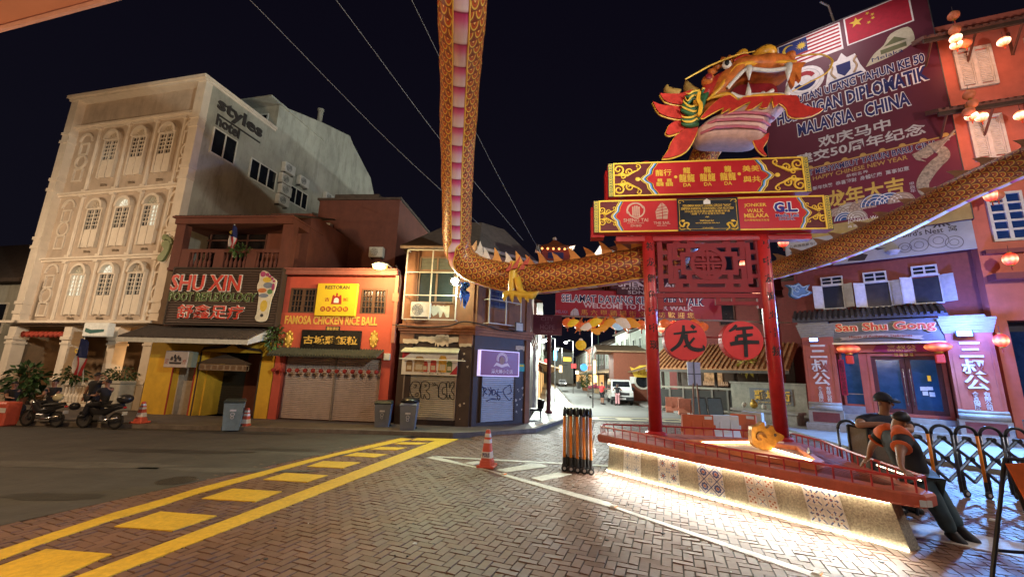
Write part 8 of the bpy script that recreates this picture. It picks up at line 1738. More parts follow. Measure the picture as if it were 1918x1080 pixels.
t=T('oval_shop_sign','small yellow oval sign with leaves behind the right arch column','sign',(a[0]-.6,25.8,a[2]-.5));OFF[t]=Vector((a[0]-.6,25.8,a[2]-.5));m=MB();m.pr([(a[0]-.3+.75*cos(k*.314),a[2]+.05+.3*sin(k*.314)) for k in range(20)],25.75,25.82);m.build('oval',M('oval_yellow',(.6,.45,.08),emit='d8b040',es=.3),t);text(t,'Mamee',a[0]-.8,a[0]+.2,a[2]-.06,a[2]+.14,ink,y=25.745);m=MB();leaf_cluster(m,(a[0]-1.2,25.9,a[2]+.35),.45,.2,.6,70,.35,.2,5);m.build('leaves',M('leaf_gold',(.3,.25,.06),emit='a09030',es=.15),t,fix=False)
RH=Fac((12.6,33.0),(22.0,26.5))
t=T('rear_house','dark red house rising behind the tiled pavilion','house',(2,0,.1),fac=RH);m=MB();m.box(0,11.4,0,6,.1,9.2);m.build('wall',sredd,t);m=MB();m.loft([[(x,-.5,9.2),(x,-.5,9.35),(x,3,11),(x,6.4,9.3)] for x in (-.3,11.7)]);m.build('roof',rtile,t)
for k in range(3):
    m=MB();x=1.2+2.6*k;frame(m,x,x+1.1,6.2,8.0,.1,-.05,-.002);w=m.build('window',M('timber_red'),t);m=MB();m.box(x+.08,x+1.02,-.03,-.003,6.28,7.92);m.build('pane',gl,w)
p=G(1312,775,.13);t=T('road_sign','grey backed rectangular road sign on two posts in front of the pavilion','sign',(p[0]-1.2,p[1]-3,.13));xx,yy=p[0]-1.2,p[1]-3;OFF[t]=Vector((xx,yy,.13))
q=PY(1300,700,yy);xx=q[0];m=MB();m.box(xx-.36,xx+.36,yy-.02,yy+.02,q[2]-.6,q[2]+.65);m.build('plate',M('sign_back_grey',(.33,.34,.35),metal=.3,rough=.5),t);m=MB();m.box(xx-.37,xx+.37,yy-.05,yy-.021,q[2]-.03,q[2]+.03);m.box(xx-.03,xx+.03,yy-.055,yy-.022,q[2]-.6,q[2]+.65);m.build('brace',M('steel_dark'),t)
for dx in (-.15,.2): m=MB();m.cyl((xx+dx,yy,.1),(xx+dx*.6,yy,q[2]-.5),.04,.04,6);m.build('post',M('post_rust',(.2,.1,.06)),t)
# ================================================================ people
def skin(nodes,edges,sub=2):
    """nodes: list of (pos, radius or (rx,ry)); first is the root -> smooth skinned mesh data (verts, faces)"""
    me=bpy.data.meshes.new('s');bm=bmesh.new();lay=bm.verts.layers.skin.verify();vs=[]
    for i,(p,r) in enumerate(nodes):
        v=bm.verts.new(p);v[lay].radius=r if isinstance(r,tuple) else (r,r);v[lay].use_root=(i==0);vs.append(v)
    for a,b in edges: bm.edges.new((vs[a],vs[b]))
    bm.to_mesh(me);bm.free()
    o=bpy.data.objects.new('s',me);COL.objects.link(o);mo=o.modifiers.new('k','SKIN');mo.use_smooth_shade=True;mo.branch_smoothing=.4
    su=o.modifiers.new('u','SUBSURF');su.levels=sub;su.render_levels=sub
    dg=bpy.context.evaluated_depsgraph_get();me2=bpy.data.meshes.new_from_object(o.evaluated_get(dg));bpy.data.objects.remove(o);return me2
def put(me,name,mat,par):
    me.name=name;me.materials.clear();me.materials.append(mat);off=OFF[par]
    for v in me.vertices: v.co-=off
    o=bpy.data.objects.new(name,me);COL.objects.link(o);o.parent=par;OFF[o]=off;return o
skinm=M('skin_tan',(.25,.125,.08),rough=.5,var=.1);hairm=M('hair_black',(.012,.010,.010),rough=.5)
def person(label,J,s=1.0,shirt=None,pants=None,shoes=None,cap=None,hair=True,sleeve=.55,shorts=False,look=None,chubby=1.0,base=None,trim=None,shadow=None,tail=False):
    V={k: Vector(p) for k,p in J.items()}
    base=base or ((V['ankL'].x+V['ankR'].x)/2,(V['ankL'].y+V['ankR'].y)/2,0)
    t=T('person',label,'person',base);OFF[t]=Vector(base);c=chubby
    up=(V['head']-V['neck']).normalized();fw=Vector(look).normalized() if look else Vector((0,-1,0));fw=(fw-up*fw.dot(up)).normalized();rt=fw.cross(up).normalized()
    N=[];E=[]
    def n(p,r): N.append((p,r));return len(N)-1
    def e(a,b): E.append((a,b));return b
    pel=n(V['pel'],(.12*s*c,.095*s*c));wa=e(pel,n(V['pel'].lerp(V['chest'],.5),(.115*s*c,.09*s*c)));ch=e(wa,n(V['chest'],(.125*s*c,.095*s*c)));nb=e(ch,n(V['chest'].lerp(V['neck'],.7),(.085*s,.075*s)));nk=e(nb,n(V['neck'],.056*s));
    jaw=e(nk,n(V['neck'].lerp(V['head'],.45)+fw*.022*s,(.066*s,.072*s)));hd_=e(jaw,n(V['head']+fw*.005*s,(.083*s,.098*s)));e(hd_,n(V['head']+up*.075*s,(.07*s,.08*s)))
    e(jaw,n(V['neck'].lerp(V['head'],.42)+fw*.07*s,(.028*s,.026*s)))
    for sd in 'LR':
        sh=e(ch,n(V['sh'+sd],.066*s*c));el0=e(sh,n(V['sh'+sd].lerp(V['elb'+sd],.5),.056*s*c));el=e(el0,n(V['elb'+sd],.044*s));f1=e(el,n(V['elb'+sd].lerp(V['wri'+sd],.35),.043*s));wr=e(f1,n(V['wri'+sd],.029*s))
        d=(V['hand'+sd]-V['wri'+sd]).normalized();side=d.cross(Vector((0,0,1)) if abs(d.z)<.8 else fw).normalized();nrm=side.cross(d).normalized()
        palm=e(wr,n(V['wri'+sd]+d*.05*s,(.036*s,.020*s)))
        for k,(off_,ln) in enumerate(((-.028,.068),(-.010,.080),(.010,.074),(.027,.058))):
            k0=e(palm,n(V['wri'+sd]+d*.092*s+side*off_*s,.0115*s));k1=e(k0,n(V['wri'+sd]+d*(.092+ln*.55)*s+side*off_*1.15*s-nrm*.004*s,.010*s));e(k1,n(V['wri'+sd]+d*(.092+ln)*s+side*off_*1.2*s-nrm*.02*s,.008*s))
        th=e(palm,n(V['wri'+sd]+d*.06*s+side*(-.045)*s,.0125*s));e(th,n(V['wri'+sd]+d*.10*s+side*(-.066)*s-nrm*.01*s,.0095*s))
        hp_=e(pel,n(V['hip'+sd],.095*s*c));tm=e(hp_,n(V['hip'+sd].lerp(V['kne'+sd],.5),.078*s*c));kn=e(tm,n(V['kne'+sd],.058*s));ca=e(kn,n(V['kne'+sd].lerp(V['ank'+sd],.35),.056*s));an=e(ca,n(V['ank'+sd],.038*s));e(an,n(V['toe'+sd],(.036*s,.028*s)))
    put(skin(N,E),'body',skinm,t)
    k=1.16
    N,E=[],[]
    a=n(V['pel'].lerp(V['chest'],-.22),(.160*s*c,.135*s*c));b=e(a,n(V['pel'].lerp(V['chest'],.5),(.157*s*c,.132*s*c)));ch=e(b,n(V['chest'],(.165*s*c,.132*s*c)));e(ch,n(V['chest'].lerp(V['neck'],.8),(.092*s,.085*s)))
    for sd in 'LR': q=e(ch,n(V['sh'+sd],.078*s*c));q2=e(q,n(V['sh'+sd].lerp(V['elb'+sd],sleeve*.6),.072*s*c));e(q2,n(V['sh'+sd].lerp(V['elb'+sd],sleeve),.07*s*c))
    so=put(skin(N,E),'shirt',shirt,t)
    if trim:
        for sd in 'LR':
            p,q=V['sh'+sd].lerp(V['elb'+sd],sleeve*.9),V['sh'+sd].lerp(V['elb'+sd],sleeve*1.03);m=MB();m.smooth=True;m.tube([p,p.lerp(q,.5),q],[.072*s*c,.076*s*c,.073*s*c],14);m.build('sleeve_band',trim,so)
            p,q=V['sh'+sd].lerp(V['neck'],.55)+Vector((0,0,.035*s)),V['sh'+sd].lerp(V['elb'+sd],.2);m=MB();m.smooth=True;q=V['sh'+sd].lerp(V['elb'+sd],.06);m.tube([p,V['sh'+sd].lerp(V['neck'],.25)+Vector((0,0,.02*s)),q],[.046*s*c,.07*s*c,.081*s*c],14);m.build('shoulder_panel',trim,so)
    N,E=[],[]
    a=n(V['pel'],(.158*s*c,.132*s*c))
    for sd in 'LR':
        h_=e(a,n(V['hip'+sd],.106*s*c));q=e(h_,n(V['hip'+sd].lerp(V['kne'+sd],.5),.100*s*c));q=e(q,n(V['kne'+sd],.094*s))
        if not shorts: q=e(q,n(V['kne'+sd].lerp(V['ank'+sd],.5),.090*s));e(q,n(V['kne'+sd].lerp(V['ank'+sd],.97),.084*s))
    put(skin(N,E),'trousers',pants,t)
    for sd in 'LR':
        m=MB();m.smooth=True;d=(V['toe'+sd]-V['ank'+sd]);d=Vector((d.x,d.y,d.z)).normalized();m.tube([V['ank'+sd]-d*.06*s-Vector((0,0,.02*s)),V['ank'+sd],V['ank'+sd].lerp(V['toe'+sd],.6),V['toe'+sd]+d*.03*s,V['toe'+sd]+d*.06*s],[.052*s,.066*s,.060*s,.056*s,.036*s],10);m.build('shoe',shoes or spray,t)
    H=V['head']
    fc=MB();fc.smooth=True
    for q in (-1,1): p=H+fw*.088*s+rt*.033*s*q+up*.0*s;fc.sph(p,(.013*s,.013*s,.010*s),8,6)
    fc.build('eye',M('eye_dark',(.02,.015,.012),rough=.3),t)
    m=MB();m.smooth=True;m.tube([H+fw*.092*s+up*.012*s,H+fw*.112*s-up*.028*s,H+fw*.098*s-up*.036*s],[.010*s,.018*s,.008*s],8);
    for q in (-1,1): m.sph(H+rt*.088*s*q-fw*.005*s-up*.015*s,(.014*s,.018*s,.030*s),8,6)
    m.build('face_feature',skinm,t);m=MB();p=H+fw*.089*s-up*.062*s;m.tube([p-rt*.025*s,p+fw*.004*s,p+rt*.025*s],.006*s,6);m.build('mouth',M('lip_brown',(.20,.07,.06)),t)
    def dome(nm,mat,r,lo,fwd=0.0,n_=16,back=0.0):
        m=MB();m.smooth=True;rings=[]
        for i in range(7):
            a=lo+(pi/2-lo)*i/6*.985;rr=cos(a);z=sin(a);ring=[]
            for k_ in range(n_):
                b=2*pi*k_/n_;dip=-.45*max(0,-cos(b))*(1-i/6)*back
                ring.append(tuple(H+up*(.02*s+(z+dip)*r[2]*s)+fw*(cos(b)*rr*r[1]*s-.008*s)+rt*sin(b)*rr*r[0]*s))
            rings.append(ring)
        m.loft(rings);return m.build(nm,mat,t)
    if hair: dome('hair',hairm,(.091,.106,.104),.10 if not cap else .02,back=.9)
    if tail: m=MB();m.smooth=True;m.tube([H-fw*.09*s+up*.03*s,H-fw*.14*s-up*.06*s,H-fw*.1*s-up*.2*s],[.04*s,.045*s,.02*s],8);m.build('hair_tail',hairm,t)
    if cap:
        c_=dome('cap',cap,(.098,.112,.112),.15);m=MB();m.smooth=True;o=H+up*.045*s+fw*.09*s
        m.loft([[tuple(o+rt*.085*s*cos(a)+fw*(.10*s*sin(a))-up*(.018*s*sin(a))+up*dz) for a in [pi*i/10 for i in range(11)]] for dz in (0,.008*s)]);m.build('brim',cap,c_)
    return t
blackc=M('black_cloth',(.014,.014,.017),rough=.85,var=.3);jean=M('dark_trouser',(.045,.075,.085),rough=.85,var=.25,scale=5);navyc=M('navy_cloth',(.014,.016,.028),rough=.85,var=.3);orangec=M('orange_cloth',(.52,.10,.03),rough=.8)
def px(u,v,y): return Vector(PY(u,v,y))
J=dict(pel=px(1713,888,6.78),chest=px(1690,834,6.80),neck=px(1676,799,6.80),head=px(1686,786,6.74),
  shR=px(1691,820,6.50),shL=px(1655,812,7.08),elbR=px(1686,850,6.30),wriR=px(1688,876,6.20),handR=px(1700,886,6.12),elbL=px(1633,833,7.25),wriL=px(1627,857,7.36),handL=px(1616,866,7.40),
  hipR=px(1722,905,6.66),hipL=px(1728,894,6.90),kneR=px(1757,950,6.62),kneL=px(1766,940,6.85),ankR=px(1783,1000,6.60),ankL=px(1798,992,6.70),toeR=px(1800,1016,6.52),toeL=px(1824,1013,6.58))
person('security guard in black and orange shirt leaning back on the platform railing',J,1.2,blackc,jean,spray,None,True,.62,look=(.9,.1,-.05),chubby=1.36,trim=orangec,base=(6.5,6.7,0))
J=dict(pel=px(1672,850,8.1),chest=px(1660,800,8.0),neck=px(1656,770,7.95),head=px(1655,751,7.9),shL=px(1692,787,8.0),shR=px(1624,783,8.0),
  elbR=px(1606,796,7.75),wriR=px(1652,793,7.55),handR=px(1668,794,7.5),elbL=px(1706,806,7.75),wriL=px(1668,800,7.62),handL=px(1650,797,7.6),
  hipL=px(1690,870,8.1),hipR=px(1662,865,8.1),kneL=px(1690,905,8.05),kneR=px(1660,902,8.1),ankL=Vector((7.25,8.15,.08)),ankR=Vector((6.95,8.2,.08)),toeL=Vector((7.3,7.9,.04)),toeR=Vector((6.85,7.95,.04)))
person('security guard in dark cap with arms folded over the black barrier panels',J,1.32,navyc,navyc,spray,navyc,True,.7,look=(.35,-1,-.02),chubby=1.3,base=(7.1,8.1,0))
def stand(x,y,face,h,z0=0.0):
    f=Vector((cos(face),sin(face),0));r=Vector((f.y,-f.x,0));o=Vector((x,y,z0));Z=lambda q: Vector((0,0,q*h))
    J=dict(pel=o+Z(.53),chest=o+Z(.735),neck=o+Z(.845),head=o+Z(.93))
    for sd,q in (('R',1),('L',-1)):
        J['sh'+sd]=o+r*.105*h*q+Z(.80);J['elb'+sd]=o+r*.135*h*q+Z(.62)-f*.02*h;J['wri'+sd]=o+r*.14*h*q+Z(.475)+f*.03*h;J['hand'+sd]=J['wri'+sd]-Z(.06)
        J['hip'+sd]=o+r*.052*h*q+Z(.5);J['kne'+sd]=o+r*.055*h*q+Z(.275)+f*.01*h;J['ank'+sd]=o+r*.06*h*q+Z(.045);J['toe'+sd]=o+r*.075*h*q+Z(.022)+f*.09*h
    return J
def sit(x,y,face,h,zs,lean=.05):
    J=stand(x,y,face,h,zs-.5*h);f=Vector((cos(face),sin(face),0));r=Vector((f.y,-f.x,0))
    for sd,q in (('R',1),('L',-1)):
        J['kne'+sd]=J['hip'+sd]+f*.24*h+r*.07*h*q-Vector((0,0,.03*h));J['ank'+sd]=J['kne'+sd]+f*.02*h+r*.02*h*q-Vector((0,0,.22*h));J['toe'+sd]=J['ank'+sd]+f*.09*h-Vector((0,0,.02*h))
        J['elb'+sd]=J['sh'+sd]+f*.1*h-Vector((0,0,.14*h));J['wri'+sd]=J['elb'+sd]+f*.15*h+Vector((0,0,.0*h));J['hand'+sd]=J['wri'+sd]+f*.06*h
    return J
J=stand(-14.55,14.95,R(75),1.7,.14);J['elbR']=J['shR']+Vector((.24,.02,-.02));J['wriR']=J['shR']+Vector((.12,.05,.2));J['handR']=J['shR']+Vector((.03,.03,.24));J['elbL']=J['shL']+Vector((-.1,-.05,-.27));J['wriL']=J['shL']+Vector((-.16,-.02,-.5));J['handL']=J['wriL']+Vector((-.02,0,-.09))
person('person in black shirt standing behind a motorbike with one hand raised to the head',J,1.0,blackc,blackc,spray,look=(.1,1,0),chubby=1.15)
person('person in black sitting on the right hand motorbike seen from behind',sit(-13.75,14.55,R(165),1.62,.82),.95,blackc,blackc,spray,look=(-1,.2,0))
person('person in dark printed shirt sitting behind the left hand motorbike',sit(-16.3,15.25,R(-60),1.65,.72),1.0,blackc,blackc,spray,look=(.3,-1,0))
J=sit(-17.9,15.4,R(-20),1.65,.6);J['elbL']=J['shL']+Vector((-.25,-.15,-.1));J['wriL']=J['shL']+Vector((-.5,-.1,-.12));J['handL']=J['shL']+Vector((-.6,-.1,-.12))
person('person in black slouching at the far left with an arm stretched out',J,1.0,blackc,blackc,spray,look=(1,-.3,-.2))
x,y=G(1128,757);J=stand(x,y,R(30),1.78);J['elbR']=J['shR']+Vector((.2,.0,-.22));J['wriR']=J['elbR']+Vector((.22,0,.1));J['handR']=J['wriR']+Vector((.08,0,.02))
person('person in red shirt and black shorts standing beside the white van',J,1.05,M('red_cloth',(.5,.03,.035),rough=.8),blackc,spray,shorts=True,look=(1,.3,0),sleeve=.5)
x,y=G(1157,758.5);J=stand(x,y,R(85),1.7)
for sd,q in (('R',1),('L',-1)): J['elb'+sd]=J['sh'+sd]+Vector((.16*q,.02,-.2));J['wri'+sd]=J['elb'+sd]+Vector((-.12*q,.2,.12));J['hand'+sd]=J['wri'+sd]+Vector((-.03*q,.06,.05))
person('person in black top and pink trousers standing in front of the white van',J,1.0,blackc,M('pink_cloth',(.5,.25,.27),rough=.8),spray,look=(0,1,0),sleeve=.4,tail=True)
# ================================================================ street furniture
conem=M('cone_orange',(.55,.10,.06),rough=.55,var=.1,dirt=.25);refl=M('reflective_white',(.62,.60,.58),rough=.4);blk_r=M('black_rubber',(.02,.02,.02),rough=.7)
def cone(loc,label,h=.82,words=True,rz=0.0):
    t=T('traffic_cone',label,'traffic cone',loc,rz)
    m=MB();m.bev(-.21,.21,-.21,.21,0,.05,.02);
    for sx_ in (-1,1):
        for sy_ in (-1,1): m.bev(sx_*.17-.04,sx_*.17+.04,sy_*.17-.04,sy_*.17+.04,-.0,.07,.015)
    m.build('base',conem,t)
    sec=lambda z: .15-.10*z/h
    def sq(r,z): c=r*.72;return [(-c,-r,z),(c,-r,z),(r,-c,z),(r,c,z),(c,r,z),(-c,r,z),(-r,c,z),(-r,-c,z)]
    def seg(z0,z1,mat,nm,e=0.0): m=MB();m.loft([sq(sec(z0)+e,z0),sq(sec(z1)+e,z1)]);return m.build(nm,mat,t)
    seg(.05,.16,conem,'foot',.018);seg(.16,h,conem,'body');
    b=seg(.22,.36,refl,'label_band',.004);seg(h*.66,h*.76,refl,'reflective_band',.003);seg(h*.82,h*.92,refl,'reflective_band',.003);seg(h-.0,h+.015,conem,'tip',-.005)
    if words:
        zc=.29;r=sec(zc)+.008
        text(t,'POLIS',-.088,.088,.245,.34,M('polis_blue',(.02,.03,.14)),y=-r,off=.02,ext=.003)
    return t
x,y=G(912,874);cone((x,y,0),'orange and white police cone standing alone on the white chevron',.84,True,R(-12))
x,y=G(262,792,.14);cone((x,y,.14),'orange traffic cone on the footpath right of the white planter',.72,False)
x,y=G(440,806);cone((x+.15,y+.3,0),'orange cone half hidden behind the two-tone wheelie bin',.72,False)
x,y=G(6,797);t=T('traffic_drum','squat orange road barrel at the far left edge by the motorbikes','barrel',(x-.1,y,0));OFF[t]=Vector((0,0,0));m=MB();m.bev(-.33,.33,-.25,.25,0,.78,.05);m.build('body',conem,t);m=MB();m.box(-.335,.335,-.255,-.251,.45,.6);m.build('band',refl,t)
def bin_(loc,rz,label,body,lid,bag=False,s=1.0):
    t=T('wheelie_bin',label,'bin',loc,rz)
    m=MB();m.loft([[(-.24,-.26,.05),(.24,-.26,.05),(.24,.22,.05),(-.24,.22,.05)],[(-.29,-.36,.95),(.29,-.36,.95),(.29,.34,.95),(-.29,.34,.95)]]);m.build('body',body,t)
    m=MB();m.bev(-.31,.31,-.38,.36,.95,1.0,.015);m.loft([[(-.31,-.38,1.0),(.31,-.38,1.0),(.31,.36,1.0),(-.31,.36,1.0)],[(-.27,-.33,1.06),(.27,-.33,1.06),(.27,.33,1.07),(-.27,.33,1.07)]]);m.build('lid',lid,t)
    m=MB();m.cyl((-.27,.38,.98),(.27,.38,.98),.018,.018,6);m.build('handle',blk_r,t)
    for s_ in (-.27,.27): m=MB();m.lathe([(.03,-.03),(.1,-.03),(.1,.03),(.03,.03)],(s_,.2,.1),14,'x');m.build('wheel',blk_r,t)
    m=MB();m.ringz((0,.58),.045,.018,-.335,-.322,14);m.ringz((0,.48),.035,.016,-.325,-.312,14);m.box(-.09,.09,-.34,-.33,.68,.74);m.build('printed_mark',M('print_pale',(.5,.5,.5)),t)
    return t
bg,bgd=M('bin_slate',(.16,.18,.21),rough=.5,var=.1,dirt=.25),M('bin_lid_green',(.03,.04,.035),rough=.5)
x,y=G(424,809);o=bin_((x-.05,y+.3,0),R(28),'two-tone grey and teal wheelie bin with painted scrawl on the kerb before the black shutter',M('bin_teal',(.17,.23,.22),rough=.55,dirt=.35),bgd)
m=MB();m.tube([(.285,-.2,.75),(.285,-.05,.78),(.285,-.18,.62),(.285,.02,.6)],.015,5);m.tube([(.28,.08,.75),(.28,.05,.6),(.28,.18,.66)],.015,5);m.build('scrawl',spray,o)
x,y=G(711,807);bin_((x-.02,y+.35,0),R(8),'grey wheelie bin with closed dark green lid beside the double shutter',bg,bgd)
x,y=G(759,813);o=bin_((x,y+.35,0),R(6),'grey wheelie bin with a black rubbish bag heaped on its lid',bg,bg)
m=MB();m.smooth=True;rnd=random.Random(3);m.loft([[(.33*cos(2*pi*k/14)*q*(1+.15*rnd.random()),.36*sin(2*pi*k/14)*q*(1+.15*rnd.random()),z) for k in range(14)] for q,z in ((.8,1.07),(1.0,1.1),(.95,1.17),(.7,1.23),(.25,1.26))]);tb_=one('rubbish_bag',m,M('bag_black',(.012,.012,.013),rough=.3,var=.4),'shiny black rubbish bag lying on top of the right wheelie bin','bag',(0,0,0));tb_.location=(x,y+.35,0)
orl,stl,bkp=M('barrier_orange',(.72,.22,.02),rough=.4),M('barrier_steel',(.50,.47,.44),rough=.35,metal=.35),M('barrier_black',(.018,.018,.02),rough=.45)
def hoop(par,a,b,h,mleg_a,mleg_b,wheels=True,r=.028):
    """an inverted U from foot a to foot b"""
    a=Vector((*a,.1));b=Vector((*b,.1));w=(b-a).length/2;mid=(a+b)/2;d=(b-a).normalized();top=h-w
    m=MB();m.smooth=True;m.tube([a+Vector((0,0,.2)),Vector((a.x,a.y,top))],r,8);m.build('leg',mleg_a,par);m=MB();m.smooth=True;m.tube([b+Vector((0,0,.2)),Vector((b.x,b.y,top))],r,8);m.build('leg',mleg_b,par)
    m=MB();m.smooth=True;m.tube([Vector((mid.x,mid.y,top))+d*(-w*cos(q))+Vector((0,0,w*sin(q))) for q in [pi*i/10 for i in range(11)]],r*1.12,8);m.build('hoop_top',bkp,par)
    m=MB()
    for p in (a,b): m.cyl((p.x,p.y,.1),(p.x,p.y,.32),r*1.15,r*1.15,8)
    m.build('leg_sleeve',bkp,par)
    if wheels:
        for p in (a,b): m=MB();m.lathe([(.012,-.02),(.06,-.02),(.075,-.012),(.075,.012),(.06,.02),(.012,.02)],(p.x,p.y-.02,.075),14,'y');wv=m.build('castor',bkp,par);m=MB();m.lathe([(.01,-.024),(.035,-.024),(.035,.024),(.01,.024)],(p.x,p.y-.02,.075),10,'y');m.build('castor_hub',stl,wv)
p0,p1=Vector(G(1057,882)),Vector(G(1107,889))
t=T('folding_barrier','concertina barrier folded tight with orange legs and black hoops left of the platform','barrier',(p0.x,p0.y,0));OFF[t]=Vector((p0.x,p0.y,0))
dv=(p1-p0);nv=Vector((.055,.33))
H_=1.42
for k in range(9):
    q=p0+dv*k/8;isor=k % 2==0
    if isor: hoop(t,(q.x,q.y),(q.x+nv.x,q.y+nv.y),H_,orl,stl,True,.034)
    else: hoop(t,(q.x+.03,q.y+.10),(q.x+nv.x,q.y+nv.y+.05),H_-.01,stl,stl,True,.03)
m=MB()
for k in range(9):
    q=p0+dv*k/8
    if k % 2==0:
        for z in (.62,.7,.78): m.sph((q.x,q.y-.026,z),(.012,.006,.014),6,4)
m.build('rivet',bkp,t)
m=MB()
for k in range(8):
    q,q2=p0+dv*k/8,p0+dv*(k+1)/8
    for z0,z1 in ((.45,.85),(.85,.45),(.85,1.15)): m.tube([(q.x+.12,q.y+.16,z0),(q2.x+.12,q2.y+.16,z1)],.016,5)
m.build('scissor_link',stl,t)
t=T('folding_barrier','concertina barrier pulled open on the right with crossing steel links and orange legs','barrier',(9,9,0));OFF[t]=Vector((9,9,0))
gs=M('barrier_gunmetal',(.10,.11,.13),rough=.35,metal=.7);H2=1.40
tops=[Vector(G(u,v,H2)) for u,v in ((1570,787),(1718,795),(1765,797),(1812,797),(1858,798),(1906,800),(1950,802),(1996,804))]
line=[Vector((7.55,9.55)),Vector((8.72,9.15)),Vector((9.16,9.08)),Vector((9.62,9.02)),Vector((10.08,8.97)),Vector((10.56,8.92)),Vector((11.05,8.88)),Vector((11.55,8.84))]
for k,q in enumerate(line):
    hoop(t,(q.x-.17,q.y+.05),(q.x+.17,q.y-.05),H2,gs,orl if k % 2==1 or k==0 else gs,k % 2==1)
m=MB()
for k in range(1,len(line)-1):
    a,b=line[k],line[k+1]
    for z0,z1 in ((.30,.75),(.75,.30),(.75,1.15),(1.15,.75)):
        m.tube([(a.x,a.y,z0),(b.x,b.y,z1)],.03,6)
a,b=line[0],line[1]
m.build('scissor_link',gs,t)
for k in range(1,len(line)):
    q=line[k]
    for z in (.75,1.15): m=MB();m.cyl((q.x,q.y-.06,z),(q.x,q.y+.06,z),.045,.045,8);m.build('pivot',bkp,t)
t=T('barrier_panel','dark mesh folding panels standing behind the far railing of the platform','barrier',(6.6,8.0,0));OFF[t]=Vector((6.6,8.0,0))
for (a,b) in (((6.50,8.20),(6.68,7.98)),((6.72,8.05),(6.95,7.72)),((6.99,7.8),(7.02,7.6))):
    A_,B_=Vector((*a,0)),Vector((*b,0));m=MB();m.loft([[A_+Vector((0,0,.1)),B_+Vector((0,0,.1)),B_+Vector((.03,.03,.1)),A_+Vector((.03,.03,.1))],[A_+Vector((0,0,1.42)),B_+Vector((0,0,1.40)),B_+Vector((.03,.03,1.40)),A_+Vector((.03,.03,1.42))]]);pnl=m.build('panel',M('mesh_grey',(.16,.15,.14),rough=.7,var=.25,scale=60),t)
    m=MB()
    for p in (A_,B_): m.cyl((p.x,p.y,.05),(p.x,p.y,1.44),.025,.025,6)
    m.cyl((A_.x,A_.y,1.43),(B_.x,B_.y,1.41),.025,.025,6);m.build('panel_frame',bkp,pnl)
p=px(1688,962,7.3);g=G(1688,966);t=T('castor_base','black castor wheel foot showing beneath the near tip of the red deck','castor',(g[0],g[1],0));OFF[t]=Vector((g[0],g[1],0));m=MB();m.lathe([(.02,-.03),(.08,-.03),(.08,.03),(.02,.03)],(g[0],g[1],.08),14,'x');m.build('wheel',bkp,t);m=MB();m.box(g[0]-.06,g[0]+.12,g[1]-.05,g[1]+.05,.16,.3);m.build('bracket',bkp,t)
t=T('board_stand','black tube stand holding an orange board at the right edge','sign',(6.2,5.5,0));OFF[t]=Vector((6.2,5.5,0))
tp=px(1882,858,5.55);f0=G(1858,1082);c0=px(1884,872,5.5);
m=MB();m.tube([(f0[0],f0[1],.0),(tp.x,tp.y,tp.z)],.022,8);m.tube([(tp.x,tp.y,tp.z),(7.6,5.35,tp.z-.02)],.022,8);m.tube([(tp.x+.02,tp.y,tp.z),px(1925,965,5.5),px(1960,1040,5.45)],.022,8);q=px(1868,1030,5.53);m.tube([q,(7.3,5.4,q.z-.02)],.02,8);m.build('frame',M('tube_black',(.015,.015,.017),rough=.4,metal=.4),t)
a,b,c,d=px(1886,868,5.46),px(1990,866,5.35),px(2010,985,5.3),px(1934,958,5.42)
m=MB();m.loft([[a,b,c,d],[a+Vector((0,.02,0)),b+Vector((0,.02,0)),c+Vector((0,.02,0)),d+Vector((0,.02,0))]]);m.build('board',M('board_orange',(.60,.11,.02),rough=.5),t)
def wbar(loc,rz,label,mat,w=1.0,h=.9):
    t=T('water_barrier',label,'barrier',loc,rz)
    P=[(-.22,0),(-.22,.12),(-.10,.38),(-.08,h),(.08,h),(.10,.38),(.22,.12),(.22,0)]
    m=MB();m.loft([[(x,y,z) for y,z in P] for x in (-w/2,-w/2+.03,w/2-.03,w/2)]);m.build('body',mat,t)
    m=MB()
    for x in (-.18,.2): m.loft([[(x-.03,-.09,h*.75),(x+.03,-.09,h*.75),(x+.05,-.13,.35),(x-.05,-.13,.35)],[(x-.03,-.105,h*.75),(x+.03,-.105,h*.75),(x+.05,-.15,.35),(x-.05,-.15,.35)]])
    m.box(w/2,w/2+.08,-.05,.05,.40,.55);m.box(-w/2-.06,-w/2,-.05,.05,.28,.42);m.build('rib',mat,t)
    m=MB();m.box(w/2-.32,w/2-.05,-.09,-.083,h-.15,h-.04);m.build('label_plate',refl,t);return t
wo,ww,ws=M('barrier_plastic_orange',(.48,.10,.03),rough=.5,var=.1,dirt=.2),M('barrier_plastic_white',(.52,.57,.62),rough=.45,var=.06,dirt=.15),M('barrier_plastic_salmon',(.45,.17,.11),rough=.55,dirt=.25)
for (u,v,rz,lb,mt,w) in ((1308,823,-6,'bright orange water barrier in the front row behind the platform',wo,1.12),(1360,824,-6,'white water barrier beside the bright orange one behind the platform',ww,.95),(1395,820,-42,'orange water barrier turned sideways right of the front white one',wo,.9),(1412,812,-62,'white water barrier at the right end turned edge on',ww,.9)):
    x,y=G(u,v);wbar((x,y,0),R(rz),lb,mt,w)
for (u,v,lb) in ((1264,772,'faded salmon barrier by the pavilion fence, left one'),(1289,777,'faded salmon barrier by the pavilion fence next to the blue boards')):
    x,y=G(u,v);wbar((x,y,0),R(-15),lb,ws,1.1,1.0)
x,y=G(1325,785);t=T('folding_board','two slate blue boards leaning together in black frames behind the water barriers','board',(x,y,0),R(-8));OFF[t]=Vector((0,0,0))
